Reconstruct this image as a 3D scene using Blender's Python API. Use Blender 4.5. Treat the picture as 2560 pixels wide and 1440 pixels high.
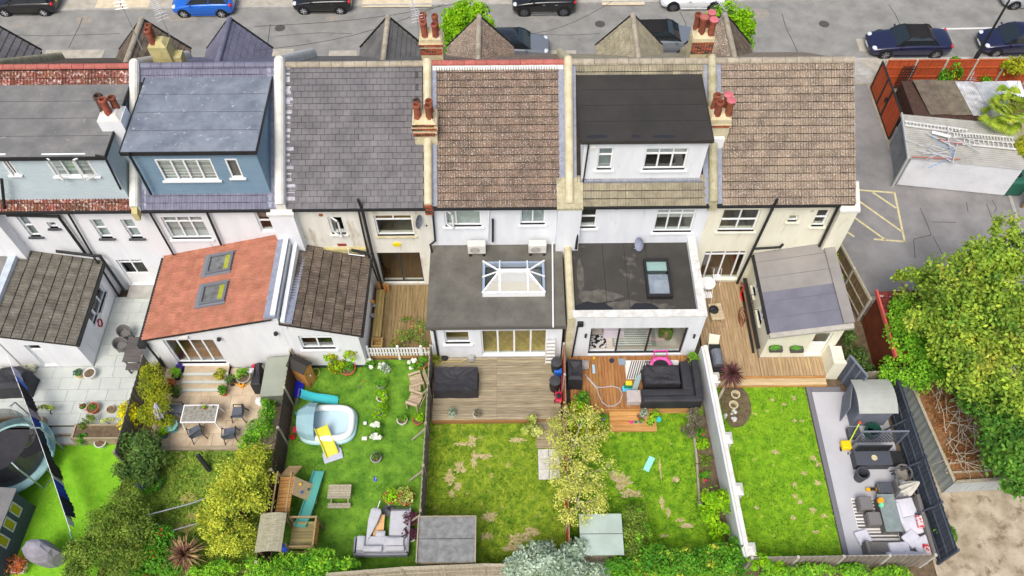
import bpy, bmesh, math, random
import numpy as np
from mathutils import Vector, Matrix
for o in list(bpy.data.objects): bpy.data.objects.remove(o)
SC = bpy.context.scene
COL = SC.collection
rad = math.radians
# ---------------------------------------------------------------- camera, sky, sun, exposure
HC = 34.0; PITCH = rad(56.2); FPX = 2107.0; U0 = 1284.0; ROLL = rad(.5)
cam_d = bpy.data.cameras.new('camera'); cam = bpy.data.objects.new('camera', cam_d); COL.objects.link(cam)
_up = Vector((0, math.sin(PITCH), math.cos(PITCH))); _x = Vector((1, 0, 0))
_r = _x * math.cos(ROLL) - _up * math.sin(ROLL); _u = _x * math.sin(ROLL) + _up * math.cos(ROLL)
_m = Matrix((_r, _u, _r.cross(_u))).transposed().to_4x4(); _m.translation = (0, 0, HC); cam.matrix_world = _m
cam_d.sensor_width = 36; cam_d.lens = FPX / 2560 * 36; cam_d.shift_x = (1280 - U0) / 2560
cam_d.clip_start = .5; cam_d.clip_end = 800
SC.camera = cam
world = bpy.data.worlds.new('World'); SC.world = world; world.use_nodes = True
nt = world.node_tree; bg = nt.nodes['Background']
sky = nt.nodes.new('ShaderNodeTexSky'); sky.sky_type = 'NISHITA'; sky.sun_disc = False
SUN_EL = 58; SUN_AZ = 200
sky.sun_elevation = rad(SUN_EL); sky.sun_rotation = rad(SUN_AZ); sky.air_density = 1.0; sky.dust_density = 5.0; sky.ozone_density = .45
nt.links.new(sky.outputs[0], bg.inputs[0]); bg.inputs[1].default_value = .13
sun_d = bpy.data.lights.new('sun', 'SUN'); sun = bpy.data.objects.new('sun', sun_d); COL.objects.link(sun)
sun_d.energy = 1.5; sun_d.angle = rad(28); sun_d.color = (1, .985, .95)
_a = rad(SUN_AZ); _e = rad(SUN_EL)
sun.rotation_euler = Vector((math.sin(_a) * math.cos(_e), math.cos(_a) * math.cos(_e), math.sin(_e))).to_track_quat('Z', 'Y').to_euler()
sun.location = (0, 0, 60)
SC.view_settings.view_transform = 'Standard'; SC.view_settings.look = 'None'
SC.view_settings.exposure = .36; SC.view_settings.gamma = 1
SC.view_settings.use_curve_mapping = False
# ---------------------------------------------------------------- pixel of the photograph -> place
CP, SP = math.cos(PITCH), math.sin(PITCH)
def _ray(u, v):
    p, q = u - U0, v - 720
    a = (p * math.cos(ROLL) - q * math.sin(ROLL)) / FPX; s = (p * math.sin(ROLL) + q * math.cos(ROLL)) / FPX
    return a, CP - s * SP, SP + s * CP
def P(u, v, z=0.0):
    a, y, d = _ray(u, v); t = (HC - z) / d
    return Vector((a * t, y * t, z))
def PY(u, v, y0):
    a, y, d = _ray(u, v); t = y0 / y
    return Vector((a * t, y0, HC - d * t))
def V(*a): return Vector(a)
# ---------------------------------------------------------------- mesh builder
class MB:
    def __init__(s): s.v = []; s.f = []
    def add(s, vs, fs):
        b = len(s.v); s.v += [tuple(p) for p in vs]; s.f += [tuple(b + i for i in f) for f in fs]; return s
    def box(s, x0, y0, z0, x1, y1, z1):
        if x0 > x1: x0, x1 = x1, x0
        if y0 > y1: y0, y1 = y1, y0
        if z0 > z1: z0, z1 = z1, z0
        return s.add([(x0,y0,z0),(x1,y0,z0),(x1,y1,z0),(x0,y1,z0),(x0,y0,z1),(x1,y0,z1),(x1,y1,z1),(x0,y1,z1)],
                     [(0,3,2,1),(4,5,6,7),(0,1,5,4),(1,2,6,5),(2,3,7,6),(3,0,4,7)])
    def mark(s): return len(s.v)
    def xf(s, M, a=0):
        for i in range(a, len(s.v)): s.v[i] = tuple(M @ Vector(s.v[i]))
        return s
    def bar(s, p, q, w, h):
        p, q = Vector(p), Vector(q); d = q - p; L = d.length
        if L < 1e-6: return s
        d /= L; up = V(0,0,1) if abs(d.z) < .95 else V(0,1,0)
        x = d.cross(up).normalized(); z = x.cross(d)
        M = Matrix((x, d, z)).transposed().to_4x4(); M.translation = p
        a = s.mark(); s.box(-w/2, 0, -h/2, w/2, L, h/2); return s.xf(M, a)
    def cyl(s, p, q, r0, r1=None, n=10, caps=True):
        if r1 is None: r1 = r0
        p, q = Vector(p), Vector(q); d = (q - p).normalized(); up = V(0,0,1) if abs(d.z) < .95 else V(0,1,0)
        x = d.cross(up).normalized(); y = d.cross(x); b = len(s.v)
        for c, r in ((p, r0), (q, r1)):
            for i in range(n):
                t = 2*math.pi*i/n; s.v.append(tuple(c + x*(r*math.cos(t)) + y*(r*math.sin(t))))
        for i in range(n): j = (i+1) % n; s.f.append((b+i, b+j, b+n+j, b+n+i))
        if caps: s.f.append(tuple(b+i for i in reversed(range(n)))); s.f.append(tuple(b+n+i for i in range(n)))
        return s
    def tube(s, pts, r, n=6):
        pts = [Vector(p) for p in pts]
        for a, b in zip(pts, pts[1:]): s.cyl(a, b, r, r, n)
        return s
    def lathe(s, c, prof, n=16, capb=True, capt=False):
        b = len(s.v)
        for r, z in prof:
            for i in range(n): t = 2*math.pi*i/n; s.v.append((c[0]+r*math.cos(t), c[1]+r*math.sin(t), c[2]+z))
        for k in range(len(prof)-1):
            for i in range(n): j = (i+1) % n; s.f.append((b+k*n+i, b+k*n+j, b+(k+1)*n+j, b+(k+1)*n+i))
        if capb: s.f.append(tuple(b+i for i in reversed(range(n))))
        if capt: s.f.append(tuple(b+(len(prof)-1)*n+i for i in range(n)))
        return s
    def ell(s, c, r, n=10, m=6, jit=0, rng=None):
        b = len(s.v)
        for k in range(1, m):
            ph = math.pi*k/m
            for i in range(n):
                t = 2*math.pi*i/n; q = 1 + (rng.uniform(-jit, jit) if rng else 0)
                s.v.append((c[0]+q*r[0]*math.sin(ph)*math.cos(t), c[1]+q*r[1]*math.sin(ph)*math.sin(t), c[2]+q*r[2]*math.cos(ph)))
        T = len(s.v); s.v.append((c[0], c[1], c[2]+r[2])); s.v.append((c[0], c[1], c[2]-r[2]))
        for k in range(m-2):
            for i in range(n): j = (i+1) % n; s.f.append((b+k*n+i, b+(k+1)*n+i, b+(k+1)*n+j, b+k*n+j))
        for i in range(n):
            j = (i+1) % n; s.f.append((T, b+i, b+j)); s.f.append((T+1, b+(m-2)*n+j, b+(m-2)*n+i))
        return s
    def poly(s, pts): return s.add(pts, [tuple(range(len(pts)))])
    def prism(s, pts, z0, z1):
        n = len(pts); A = sum(pts[i][0]*pts[(i+1)%n][1]-pts[(i+1)%n][0]*pts[i][1] for i in range(n))
        if A < 0: pts = pts[::-1]
        return s.add([(p[0],p[1],z0) for p in pts] + [(p[0],p[1],z1) for p in pts],
                     [tuple(reversed(range(n))), tuple(range(n, 2*n))] + [(i,(i+1)%n,n+(i+1)%n,n+i) for i in range(n)])
    def slab(s, pts, t=.05):   # polygon in space, thickened straight down
        n = len(pts); pts = [Vector(p) for p in pts]
        A = sum(pts[i][0]*pts[(i+1)%n][1]-pts[(i+1)%n][0]*pts[i][1] for i in range(n))
        if A < 0: pts = pts[::-1]
        return s.add([p - V(0,0,t) for p in pts] + pts, [tuple(reversed(range(n))), tuple(range(n, 2*n))] + [(i,(i+1)%n,n+(i+1)%n,n+i) for i in range(n)])
    def ext_x(s, yz, x0, x1):
        n = len(yz); A = sum(yz[i][0]*yz[(i+1)%n][1]-yz[(i+1)%n][0]*yz[i][1] for i in range(n))
        if A < 0: yz = yz[::-1]
        return s.add([(x0,)+tuple(p) for p in yz] + [(x1,)+tuple(p) for p in yz], [tuple(reversed(range(n))), tuple(range(n,2*n))] + [(i,(i+1)%n,n+(i+1)%n,n+i) for i in range(n)])
    def ext_y(s, xz, y0, y1):
        n = len(xz); A = sum(xz[i][0]*xz[(i+1)%n][1]-xz[(i+1)%n][0]*xz[i][1] for i in range(n))
        if A > 0: xz = xz[::-1]
        return s.add([(p[0],y0,p[1]) for p in xz] + [(p[0],y1,p[1]) for p in xz], [tuple(reversed(range(n))), tuple(range(n,2*n))] + [(i,(i+1)%n,n+(i+1)%n,n+i) for i in range(n)])
    def rbox(s, x0, y0, z0, x1, y1, z1, r=.04, seg=2, puff=0):
        bm = bmesh.new(); bmesh.ops.create_cube(bm, size=1)
        for q in bm.verts: q.co = V((x0+x1)/2+q.co.x*(x1-x0), (y0+y1)/2+q.co.y*(y1-y0), (z0+z1)/2+q.co.z*(z1-z0))
        bmesh.ops.bevel(bm, geom=bm.edges[:], offset=r, segments=seg, profile=.5, affect='EDGES')
        if puff:
            bmesh.ops.subdivide_edges(bm, edges=[e for e in bm.edges if e.calc_length() > .12], cuts=3, use_grid_fill=True)
            cx, cy = (x0+x1)/2, (y0+y1)/2
            for q in bm.verts:
                w = max(0, 1-(2*(q.co.x-cx)/(x1-x0))**2) * max(0, 1-(2*(q.co.y-cy)/(y1-y0))**2)
                q.co.z += puff*w*(1 if q.co.z > (z0+z1)/2 else 0)
        bm.verts.index_update(); s.add([q.co for q in bm.verts], [[q.index for q in f.verts] for f in bm.faces]); bm.free(); return s
    def loft(s, rings, close=True, caps=True):
        n = len(rings[0]); b = len(s.v)
        for r in rings: s.v += [tuple(p) for p in r]
        for k in range(len(rings)-1):
            for i in range(n if close else n-1):
                j = (i+1) % n; s.f.append((b+k*n+i, b+k*n+j, b+(k+1)*n+j, b+(k+1)*n+i))
        if caps: s.f.append(tuple(b+i for i in reversed(range(n)))); s.f.append(tuple(b+(len(rings)-1)*n+i for i in range(n)))
        return s
    def mesh(s, name, m, smooth=False, off=(0,0,0)):
        me = bpy.data.meshes.new(name); vs = s.v
        if any(off): vs = [(p[0]-off[0], p[1]-off[1], p[2]-off[2]) for p in vs]
        me.from_pydata(vs, [], s.f)
        if m: me.materials.append(m)
        if smooth: me.polygons.foreach_set('use_smooth', [True]*len(me.polygons))
        me.update(); return me
    def build(s, name, m, parent=None, world=True, smooth=False, kind=None):
        off = root_loc(parent) if (parent and world) else (0,0,0)
        o = bpy.data.objects.new(name, s.mesh(name, m, smooth, off)); COL.objects.link(o)
        if parent: o.parent = parent
        if kind: o['kind'] = kind
        return o
ROOT = {}
def root_loc(o):
    while o.parent: o = o.parent
    return ROOT.get(o.name, (0,0,0))
def thing(name, label, cat, loc=(0,0,0), rz=0, group=None):
    o = bpy.data.objects.new(name, None); COL.objects.link(o); o.empty_display_size = .2
    o.location = loc; o.rotation_euler = (0,0,rz); ROOT[o.name] = tuple(loc) if not rz else tuple(loc)
    o['label'] = label; o['category'] = cat
    if group: o['group'] = group
    return o
def tag(o, label, cat, group=None, kind=None):
    o['label'] = label; o['category'] = cat
    if group: o['group'] = group
    if kind: o['kind'] = kind
    return o
def struct(name, mb, m): o = mb.build(name, m); o['kind'] = 'structure'; return o
def copy_thing(root, loc, rz, label, group=None):
    def rec(o, par):
        c = o.copy(); COL.objects.link(c); c.parent = par
        for ch in kids.get(o.name, []): rec(ch, c)
        return c
    kids = {}
    for o in bpy.data.objects:
        if o.parent: kids.setdefault(o.parent.name, []).append(o)
    r = rec(root, None); r.location = loc; r.rotation_euler = (0,0,rz); ROOT[r.name] = tuple(loc); r['label'] = label
    if group: r['group'] = group
    return r
def inst(me, name, parent, M):
    o = bpy.data.objects.new(name, me); COL.objects.link(o); o.parent = parent; o.matrix_local = M; return o
def frame(o, ax, au):
    ax = Vector(ax).normalized(); au = Vector(au).normalized(); n = ax.cross(au)
    M = Matrix((ax, au, n)).transposed().to_4x4(); M.translation = Vector(o); return M
# ---------------------------------------------------------------- materials
def S(r, g, b, k=1.0):
    f = lambda c: ((c/255+.055)/1.055)**2.4 if c/255 > .04045 else c/255/12.92
    return (f(r)*k, f(g)*k, f(b)*k)
MATS = {}
def mat(name, c1, c2=None, sc=3.0, rough=.85, bump=0.0, bsc=40, rnd=0.0, c3=None, t3=.62, s3=12, spec=.3, metal=0, det=6, vec=None, island=0.0, lo=.35, hi=.65, trans=0, coat=0):
    if name in MATS: return MATS[name]
    m = bpy.data.materials.new(name); m.use_nodes = True; N = m.node_tree.nodes; L = m.node_tree.links
    b = N['Principled BSDF']; b.inputs['Roughness'].default_value = rough; b.inputs['Metallic'].default_value = metal
    b.inputs['Specular IOR Level'].default_value = spec
    if coat: b.inputs['Coat Weight'].default_value = coat; b.inputs['Coat Roughness'].default_value = .06
    g = N.new('ShaderNodeNewGeometry'); pos = g.outputs['Position']
    if vec:
        mp = N.new('ShaderNodeMapping'); mp.inputs['Scale'].default_value = vec; L.new(pos, mp.inputs[0]); pos = mp.outputs[0]
    def noise(scale, d=det):
        n = N.new('ShaderNodeTexNoise'); n.inputs['Scale'].default_value = scale; n.inputs['Detail'].default_value = d; n.inputs['Roughness'].default_value = .62
        L.new(pos, n.inputs['Vector']); return n.outputs['Fac']
    def ramp(f, a, z):
        r = N.new('ShaderNodeMapRange'); r.inputs[1].default_value = a; r.inputs[2].default_value = z; L.new(f, r.inputs[0]); return r.outputs[0]
    def mix(f, a, z, mode='MIX'):
        x = N.new('ShaderNodeMix'); x.data_type = 'RGBA'; x.blend_type = mode
        if isinstance(f, float): x.inputs[0].default_value = f
        else: L.new(f, x.inputs[0])
        for i, q in ((6, a), (7, z)):
            if isinstance(q, tuple): x.inputs[i].default_value = (*q, 1)
            else: L.new(q, x.inputs[i])
        return x.outputs[2]
    col = c1
    if c2: col = mix(ramp(noise(sc), lo, hi), c1, c2)
    if c3: col = mix(ramp(noise(s3, 8), t3, t3+.13), col, c3)
    if rnd or island:
        if rnd: src = N.new('ShaderNodeObjectInfo').outputs['Random']; k = rnd
        else: src = g.outputs['Random Per Island']; k = island
        h = N.new('ShaderNodeHueSaturation'); r = N.new('ShaderNodeMapRange'); r.inputs[3].default_value = 1-k; r.inputs[4].default_value = 1+k
        L.new(src, r.inputs[0]); L.new(r.outputs[0], h.inputs['Value'])
        w = N.new('ShaderNodeTexWhiteNoise'); w.noise_dimensions = '1D'; L.new(src, w.inputs['W'])
        r2 = N.new('ShaderNodeMapRange'); r2.inputs[3].default_value = .5-k*.035; r2.inputs[4].default_value = .5+k*.05; L.new(w.outputs[0], r2.inputs[0]); L.new(r2.outputs[0], h.inputs['Hue'])
        if isinstance(col, tuple): h.inputs['Color'].default_value = (*col, 1)
        else: L.new(col, h.inputs['Color'])
        col = h.outputs[0]
    if isinstance(col, tuple): b.inputs['Base Color'].default_value = (*col, 1)
    else: L.new(col, b.inputs['Base Color'])
    if bump:
        bp = N.new('ShaderNodeBump'); bp.inputs['Strength'].default_value = bump; bp.inputs['Distance'].default_value = .03; L.new(noise(bsc, 4), bp.inputs['Height']); L.new(bp.outputs[0], b.inputs['Normal'])
    if trans:
        t = N.new('ShaderNodeBsdfTranslucent'); ms = N.new('ShaderNodeMixShader'); ms.inputs[0].default_value = trans
        if isinstance(col, tuple): t.inputs[0].default_value = (*col, 1)
        else: L.new(col, t.inputs[0])
        L.new(b.outputs[0], ms.inputs[1]); L.new(t.outputs[0], ms.inputs[2]); L.new(ms.outputs[0], N['Material Output'].inputs[0])
    MATS[name] = m; return m
def glass_mat(name, tint, clear):
    m = bpy.data.materials.new(name); m.use_nodes = True; N = m.node_tree.nodes; L = m.node_tree.links; N.remove(N['Principled BSDF'])
    t = N.new('ShaderNodeBsdfTransparent'); t.inputs[0].default_value = (*tint, 1)
    gl = N.new('ShaderNodeBsdfGlossy'); gl.inputs['Roughness'].default_value = .02; gl.inputs[0].default_value = (.75,.75,.75,1)
    f = N.new('ShaderNodeFresnel'); gm = N.new('ShaderNodeNewGeometry'); mr = N.new('ShaderNodeMapRange')
    mr.inputs[3].default_value = 1.5; mr.inputs[4].default_value = 1/1.5; L.new(gm.outputs['Backfacing'], mr.inputs[0]); L.new(mr.outputs[0], f.inputs[0])
    ad = N.new('ShaderNodeMath'); ad.operation = 'ADD'; ad.inputs[1].default_value = 1-clear; L.new(f.outputs[0], ad.inputs[0])
    mx = N.new('ShaderNodeMixShader'); L.new(ad.outputs[0], mx.inputs[0]); L.new(t.outputs[0], mx.inputs[1]); L.new(gl.outputs[0], mx.inputs[2])
    L.new(mx.outputs[0], N['Material Output'].inputs[0]); MATS[name] = m; return m
GLASS = glass_mat('glass', (.95,.97,.96), .98)
RG = random.Random(11)
# ---------------------------------------------------------------- palette
TARMAC = mat('tarmac', S(150,149,144), S(128,128,124), sc=.9, rough=.95, bump=.15, bsc=90, c3=S(110,110,107), t3=.66, s3=1.6)
LOT = mat('lot_tarmac', S(146,144,143), S(120,119,118), sc=.55, rough=.95, bump=.15, bsc=80, c3=S(175,173,168), t3=.74, s3=4)
CONC = mat('concrete', S(188,182,168), S(164,158,143), sc=2.2, rough=.95, bump=.2, bsc=60, c3=S(132,128,110), t3=.68, s3=5)
CONCG = mat('concrete_grey', S(178,176,170), S(158,156,150), sc=2.2, rough=.95, bump=.2, bsc=60, rnd=.1)
SOIL = mat('soil', S(120,104,84), S(92,78,60), sc=4, rough=1, bump=.6, bsc=25, c3=S(150,136,112), t3=.6, s3=9)
SAND = mat('dry_earth', S(190,178,156), S(150,136,114), sc=1.3, rough=1, bump=1, bsc=8, c3=S(120,100,80), t3=.54, s3=1.7)
BARE = mat('bare_earth', S(204,186,148), S(176,158,112), sc=6, rough=1, bump=.3, bsc=30, c3=S(146,146,66), t3=.5, s3=9)
WHITEP = mat('road_paint_white', S(232,232,228), S(215,215,210), sc=9, rough=.8)
YELP = mat('road_paint_yellow', S(222,210,158), S(190,180,138), sc=5, rough=.8, c3=S(150,146,132), t3=.68, s3=7)
CRACK = mat('crack_tar', S(82,82,80), S(60,60,58), sc=20, rough=.9)
G_A = mat('turf_bright', S(138,200,46,.92), S(118,184,36,.9), sc=2, rough=.95, bump=.3, bsc=120, island=.2)
G_B = mat('grass_rough', S(146,168,66,.9), S(106,146,50,.9), sc=2.4, rough=1, bump=.4, bsc=80, island=.4, c3=S(196,184,110), t3=.6, s3=3)
G_C = mat('turf_deep', S(120,168,52,.9), S(76,128,34,.85), sc=1.6, rough=.95, bump=.3, bsc=120, island=.3)
G_D = mat('grass_patchy', S(146,170,48,.95), S(92,132,30,.9), sc=2.8, rough=1, bump=.4, bsc=80, island=.4, c3=S(200,182,120,.95), t3=.6, s3=2.3)
G_E = mat('grass_green', S(138,182,38,.92), S(82,136,24,.88), sc=2.6, rough=1, bump=.4, bsc=80, island=.38, c3=S(186,196,96,.9), t3=.6, s3=2.5)
G_F = mat('grass_fresh', S(138,184,38,.92), S(98,152,28,.9), sc=2.6, rough=1, bump=.4, bsc=80, island=.38, c3=S(190,200,100,.9), t3=.6, s3=2.4)
SLABW = mat('slab_white', S(222,222,216), S(200,200,192), sc=6, rough=.9, rnd=.05)
# ---------------------------------------------------------------- ground, street, car park
struct('ground', MB().poly([(-150,-60,-.06),(150,-60,-.06),(150,260,-.06),(-150,260,-.06)]), SOIL)
road = struct('road', MB().poly([(-60,38.85,0),(60,38.85,0),(60,44.6,0),(-60,43.6,0)]), TARMAC)
pv = struct('pavement_far', MB().slab([(-60,43.75,.08),(60,44.75,.08),(60,50,.08),(-60,50,.08)], .2), CONC)
b = MB()
b.slab([(-60,43.6,.09),(60,44.6,.09),(60,44.75,.09),(-60,43.75,.09)], .2); b.build('kerb', CONCG, pv)
for u0, u1 in ((240, 372), (1505, 1612), (905, 1080)):
    x0, x1 = P(u0, 18).x, P(u1, 18).x
    MB().slab([(x0,43.9,.086),(x1,43.9,.086),(x1,49.9,.086),(x0,49.9,.086)], .02).build('driveway_slab', mat('drive', S(222,208,178), S(200,186,156), sc=3, rough=.95), pv)
pn = struct('pavement_near', MB().slab([(-60,36.7,.08),(60,36.7,.08),(60,38.7,.08),(-60,38.7,.08)], .2), CONC)
MB().slab([(-60,38.7,.09),(60,38.7,.09),(60,38.85,.09),(-60,38.85,.09)], .2).build('kerb', CONCG, pn)
sl = MB().box(0,0,0,.88,.6,.03).mesh('paving_slab', CONCG)
for i in range(4):
    for j in range(3): inst(sl, 'paving_slab', pn, Matrix.Translation((17+i*.9+(j%2)*.45, 36.75+j*.62, .07)))
for u0,u1,v0,v1 in ((820,893,126,147),(660,735,122,140),(1360,1440,126,140),(105,262,124,150)):
    a, c = P(u0,v1), P(u1,v0); MB().poly([(a.x,max(a.y,38.86),.004),(c.x,max(a.y,38.86),.004),(c.x,c.y,.004),(a.x,c.y,.004)]).build('crossover_patch', CONC, road)
def strip(name, m, parent, pts, w, z=.004):
    b = MB()
    for p, q in zip(pts, pts[1:]):
        d = (q-p); d.z = 0; n = V(-d.y, d.x, 0).normalized()*w/2
        b.poly([(p-n)+V(0,0,z), (q-n)+V(0,0,z), (q+n)+V(0,0,z), (p+n)+V(0,0,z)])
    return b.build(name, m, parent)
strip('centre_line', WHITEP, road, [P(2321,73), P(2526,69)], .13)
MB().poly([P(2140,97,.004), P(2185,97,.004), P(2198,128,.004), P(2150,128,.004)]).build('repair_patch', CONC, road)
for cx, cy, rx, ry in ((210,50,22,12),(50,62,16,6),(450,45,45,9),(830,47,16,7),(1890,35,35,14)):
    MB().poly([P(cx+rx*math.cos(t*.6)*(1+.15*math.sin(t*3)), cy+ry*math.sin(t*.6)*(1+.15*math.cos(t*5)), .004) for t in range(10)]).build('repair_patch', mat('patch', S(160,152,140), S(140,136,128), sc=5, rough=.95), road)
for u,v in ((1120,95),(700,70),(1500,60),(2060,60),(90,30)): c = P(u,v,.004); MB().cyl(c, c+V(0,0,.002), .32, n=18).build('manhole_cover', mat('iron_cover', S(92,90,86), S(74,72,70), sc=20, rough=.7), road)
for pts in ([(172,120),(185,92),(200,62),(206,45)], [(1955,35),(1965,70),(1985,110),(1998,140)], [(2222,12),(2238,35),(2250,62)], [(1700,30),(1715,60),(1708,90)],
            [(668,120),(672,90),(676,60)], [(0,86),(120,90),(300,84)], [(1280,84),(1420,88),(1500,84)], [(690,90),(800,82),(880,84)]):
    strip('road_crack', CRACK, road, [P(*p) for p in pts], .04)
lot = struct('car_park', MB().poly([(14.3,22.4,0),(33,20.5,0),(33,30.6,0),(20.5,31.5,0),(20.5,36.7,0),(14.3,36.7,0)]), LOT)
for pts in ([(2134,474),(2236,482)],[(2236,480),(2262,606)],[(2262,604),(2185,598)],[(2182,481),(2240,520)],[(2148,503),(2256,580)],[(2128,538),(2214,600)],[(2106,572),(2136,592)]):
    strip('yellow_line', YELP, lot, [P(*p) for p in pts], .105)
for pts in ([(2300,520),(2318,560),(2328,588),(2284,598),(2288,645)],[(2332,590),(2358,640)],[(2416,505),(2420,530)],[(2466,510),(2484,555)],[(2480,500),(2492,520),(2486,530)],[(2330,555),(2390,556)]):
    strip('lot_crack', CRACK, lot, [P(*p) for p in pts], .035)
strip('kerb_edge', CONCG, lot, [P(2524,490), P(2560,600), P(2590,690)], .18, .03)
struct('yard', MB().poly([(20.5,31.5,.003),(33,30.6,.003),(33,36.7,.003),(20.5,36.7,.003)]), mat('yard_dirt', S(172,158,136), S(146,136,120), sc=1.2, rough=1, bump=.4, bsc=20, c3=S(190,182,168), t3=.58, s3=1.5))
struct('waste_ground', MB().poly([(16.6,4,-.01),(40,4,-.01),(40,22.3,-.01),(16.6,22.3,-.01)]), SAND)
# ---------------------------------------------------------------- lawns with bare patches and blades
def inpoly(x, y, poly):
    r = False; n = len(poly)
    for i in range(n):
        x1,y1 = poly[i]; x2,y2 = poly[(i+1)%n]
        if (y1 > y) != (y2 > y) and x < (x2-x1)*(y-y1)/(y2-y1)+x1: r = not r
    return r
def lawn(name, label, poly, m, patches, dens, hmax, z=0.0, pm=BARE):
    o = struct(name, MB().poly([(x,y,z) for x,y in poly]), m)
    rg = random.Random(len(label)); holes = []
    for (u,v,ru,rv) in patches:
        c = P(u,v,z); rx = ru/58; ry = rv/54; n = 22; q = []
        for i in range(n):
            t = 2*math.pi*i/n; k = rg.uniform(.4,1.1); q.append((c.x+rx*k*math.cos(t), c.y+ry*k*math.sin(t), z+.004+.0012*len(holes)))
        MB().poly(q).build('bare_patch', pm, o); holes.append((c.x,c.y,rx*.85,ry*.85))
    x0 = min(p[0] for p in poly); x1 = max(p[0] for p in poly); y0 = min(p[1] for p in poly); y1 = max(p[1] for p in poly)
    b = MB()
    for i in range(int((x1-x0)*(y1-y0)*dens)):
        x = rg.uniform(x0,x1); y = rg.uniform(y0,y1)
        if not inpoly(x,y,poly): continue
        if any(((x-h[0])/h[2])**2+((y-h[1])/h[3])**2 < 1 for h in holes) and rg.random() < .5: continue
        k = .5+.5*math.sin(x*1.7+math.sin(y*1.3)*2)*math.sin(y*1.9+x*.6)
        h = hmax*(.35+.65*rg.random())*(.6+.7*k); a = rg.uniform(0,6.28); w = rg.uniform(.015,.035); lx = rg.uniform(-.7,.7)*h; ly = rg.uniform(-.7,.7)*h
        dx, dy = math.cos(a)*w, math.sin(a)*w; i0 = len(b.v)
        b.v += [(x-dx,y-dy,z),(x+dx,y+dy,z),(x+lx,y+ly,z+h)]; b.f.append((i0,i0+1,i0+2))
    g = b.build('grass', m); tag(g, label, 'grass', kind='stuff'); return o
PATCH_D = [(1178,1105,14,18),(1185,1150,12,28),(1150,1170,20,16),(1125,1195,18,24),(1210,1140,30,8),(1145,1215,12,14),(1130,1235,10,10),(1235,1165,20,10),(1300,1345,32,16),(1340,1290,18,14),(1225,1290,22,14),(1260,1250,24,14),(1215,1340,16,10),(1330,1180,12,8),(1290,1100,30,8),(1100,1085,20,7),(1280,1370,30,12),(1225,1375,14,10),(1330,1330,20,12),(1385,1370,18,26),(1160,1110,30,6),(1230,1220,12,16)]
PATCH_E = [(1555,1205,28,26),(1575,1235,32,14),(1535,1190,14,18),(1690,1200,12,8),(1655,1255,8,20),(1670,1280,7,14),(1715,1315,20,7),(1700,1300,14,6),(1650,1170,5,30),(1660,1340,14,4)]
PATCH_F = [(2005,1052,9,5),(1985,1052,8,6),(1938,1130,14,7),(2032,1145,8,9),(2045,1160,8,8),(2010,1183,9,6),(2045,1207,12,8),(1985,1212,8,7),(1988,1240,8,8),(2000,1255,8,7),(2032,1275,10,10),(2062,1290,12,6),(1982,1295,7,8),(1892,1270,6,6),(1930,1000,7,8),(1960,1012,7,5),(1985,995,7,8),(2040,1330,9,5)]
lawn('lawn', 'bright smooth artificial turf of the far left garden', [(-24,8.6),(-16.6,8.6),(-16.6,15.5),(-24,15.5)], G_A, [], 260, .03, .002)
lawn('lawn', 'rough yellowing grass below the sandstone patio with chairs', [(-16.5,8.6),(-9.9,8.6),(-9.9,14.6),(-16.5,14.6)], G_B, [(470,1245,24,14),(480,1290,22,10),(460,1320,30,14),(455,1140,10,6)], 420, .16, 0, mat('dry_grass', S(196,186,110,.9), S(150,150,70,.8), sc=8, rough=1))
lawn('lawn', 'deep green turf under the paddling pool and play slide', [(-9.78,9.0),(-3.8,9.0),(-3.8,18.85),(-9.78,18.85)], G_C, [], 330, .045)
lawn('lawn', 'patchy olive grass with brown bare patches below the weathered deck', [(-3.7,9.0),(2.08,9.0),(2.08,15.9),(-3.7,15.9)], G_D, PATCH_D[::2]+PATCH_D[1:6:2], 420, .09)
lawn('lawn', 'green grass between the orange fence and the white garden wall', [(2.14,8.8),(8.5,8.8),(8.3,16.4),(2.14,16.4)], G_E, PATCH_E, 420, .08)
lawn('lawn', 'fresh green lawn beside the pale grey patio strip', [(8.75,9.3),(13.05,9.3),(13.02,17.45),(8.45,17.45)], G_F, PATCH_F, 420, .08)
# ---------------------------------------------------------------- walls, roofs, windows
YW = 22.85; ZE = 6.35; YE = 22.65; YR = 27.68; ZR = 9.67; YF = 32.7; ZF = 5.8
TB = (ZR-ZE)/(YR-YE); TF = (ZR-ZF)/(YF-YR)
def zroof(y): return ZE+(y-YE)*TB if y <= YR else ZR-(y-YR)*TF
WALLW = mat('render_white', S(236,238,240), S(226,228,231), sc=1.2, vec=(1.6,1.6,.35), rough=.9, bump=.04, bsc=30, c3=S(200,200,197), t3=.62, s3=1.3)
WALLB = mat('render_blue_white', S(232,236,240), S(220,225,230), sc=1.2, vec=(1.6,1.6,.35), rough=.9, bump=.04, bsc=30, c3=S(200,203,203), t3=.62, s3=1.3)
WALLC = mat('render_cream_white', S(232,230,220), S(218,215,203), sc=1.2, vec=(1.6,1.6,.35), rough=.9, bump=.05, bsc=30, c3=S(186,178,156), t3=.55, s3=1.6)
WALLF = mat('render_cream', S(236,234,214), S(226,223,202), sc=1.2, vec=(1.6,1.6,.35), rough=.9, bump=.04, bsc=30, c3=S(208,203,180), t3=.58, s3=1.4)
UPVC = mat('upvc_white', S(240,242,243), rough=.45, spec=.4)
BLACKP = mat('black_plastic', S(46,47,48), S(38,39,40), sc=6, rough=.55)
LEAD = mat('lead', S(150,156,172), S(128,134,150), sc=5, rough=.7, c3=S(190,194,204), t3=.62, s3=7)
STONE = mat('coping_cream', S(214,205,176), S(190,181,146), sc=2.5, rough=.95, bump=.15, c3=S(168,160,118), t3=.6, s3=4)
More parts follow.
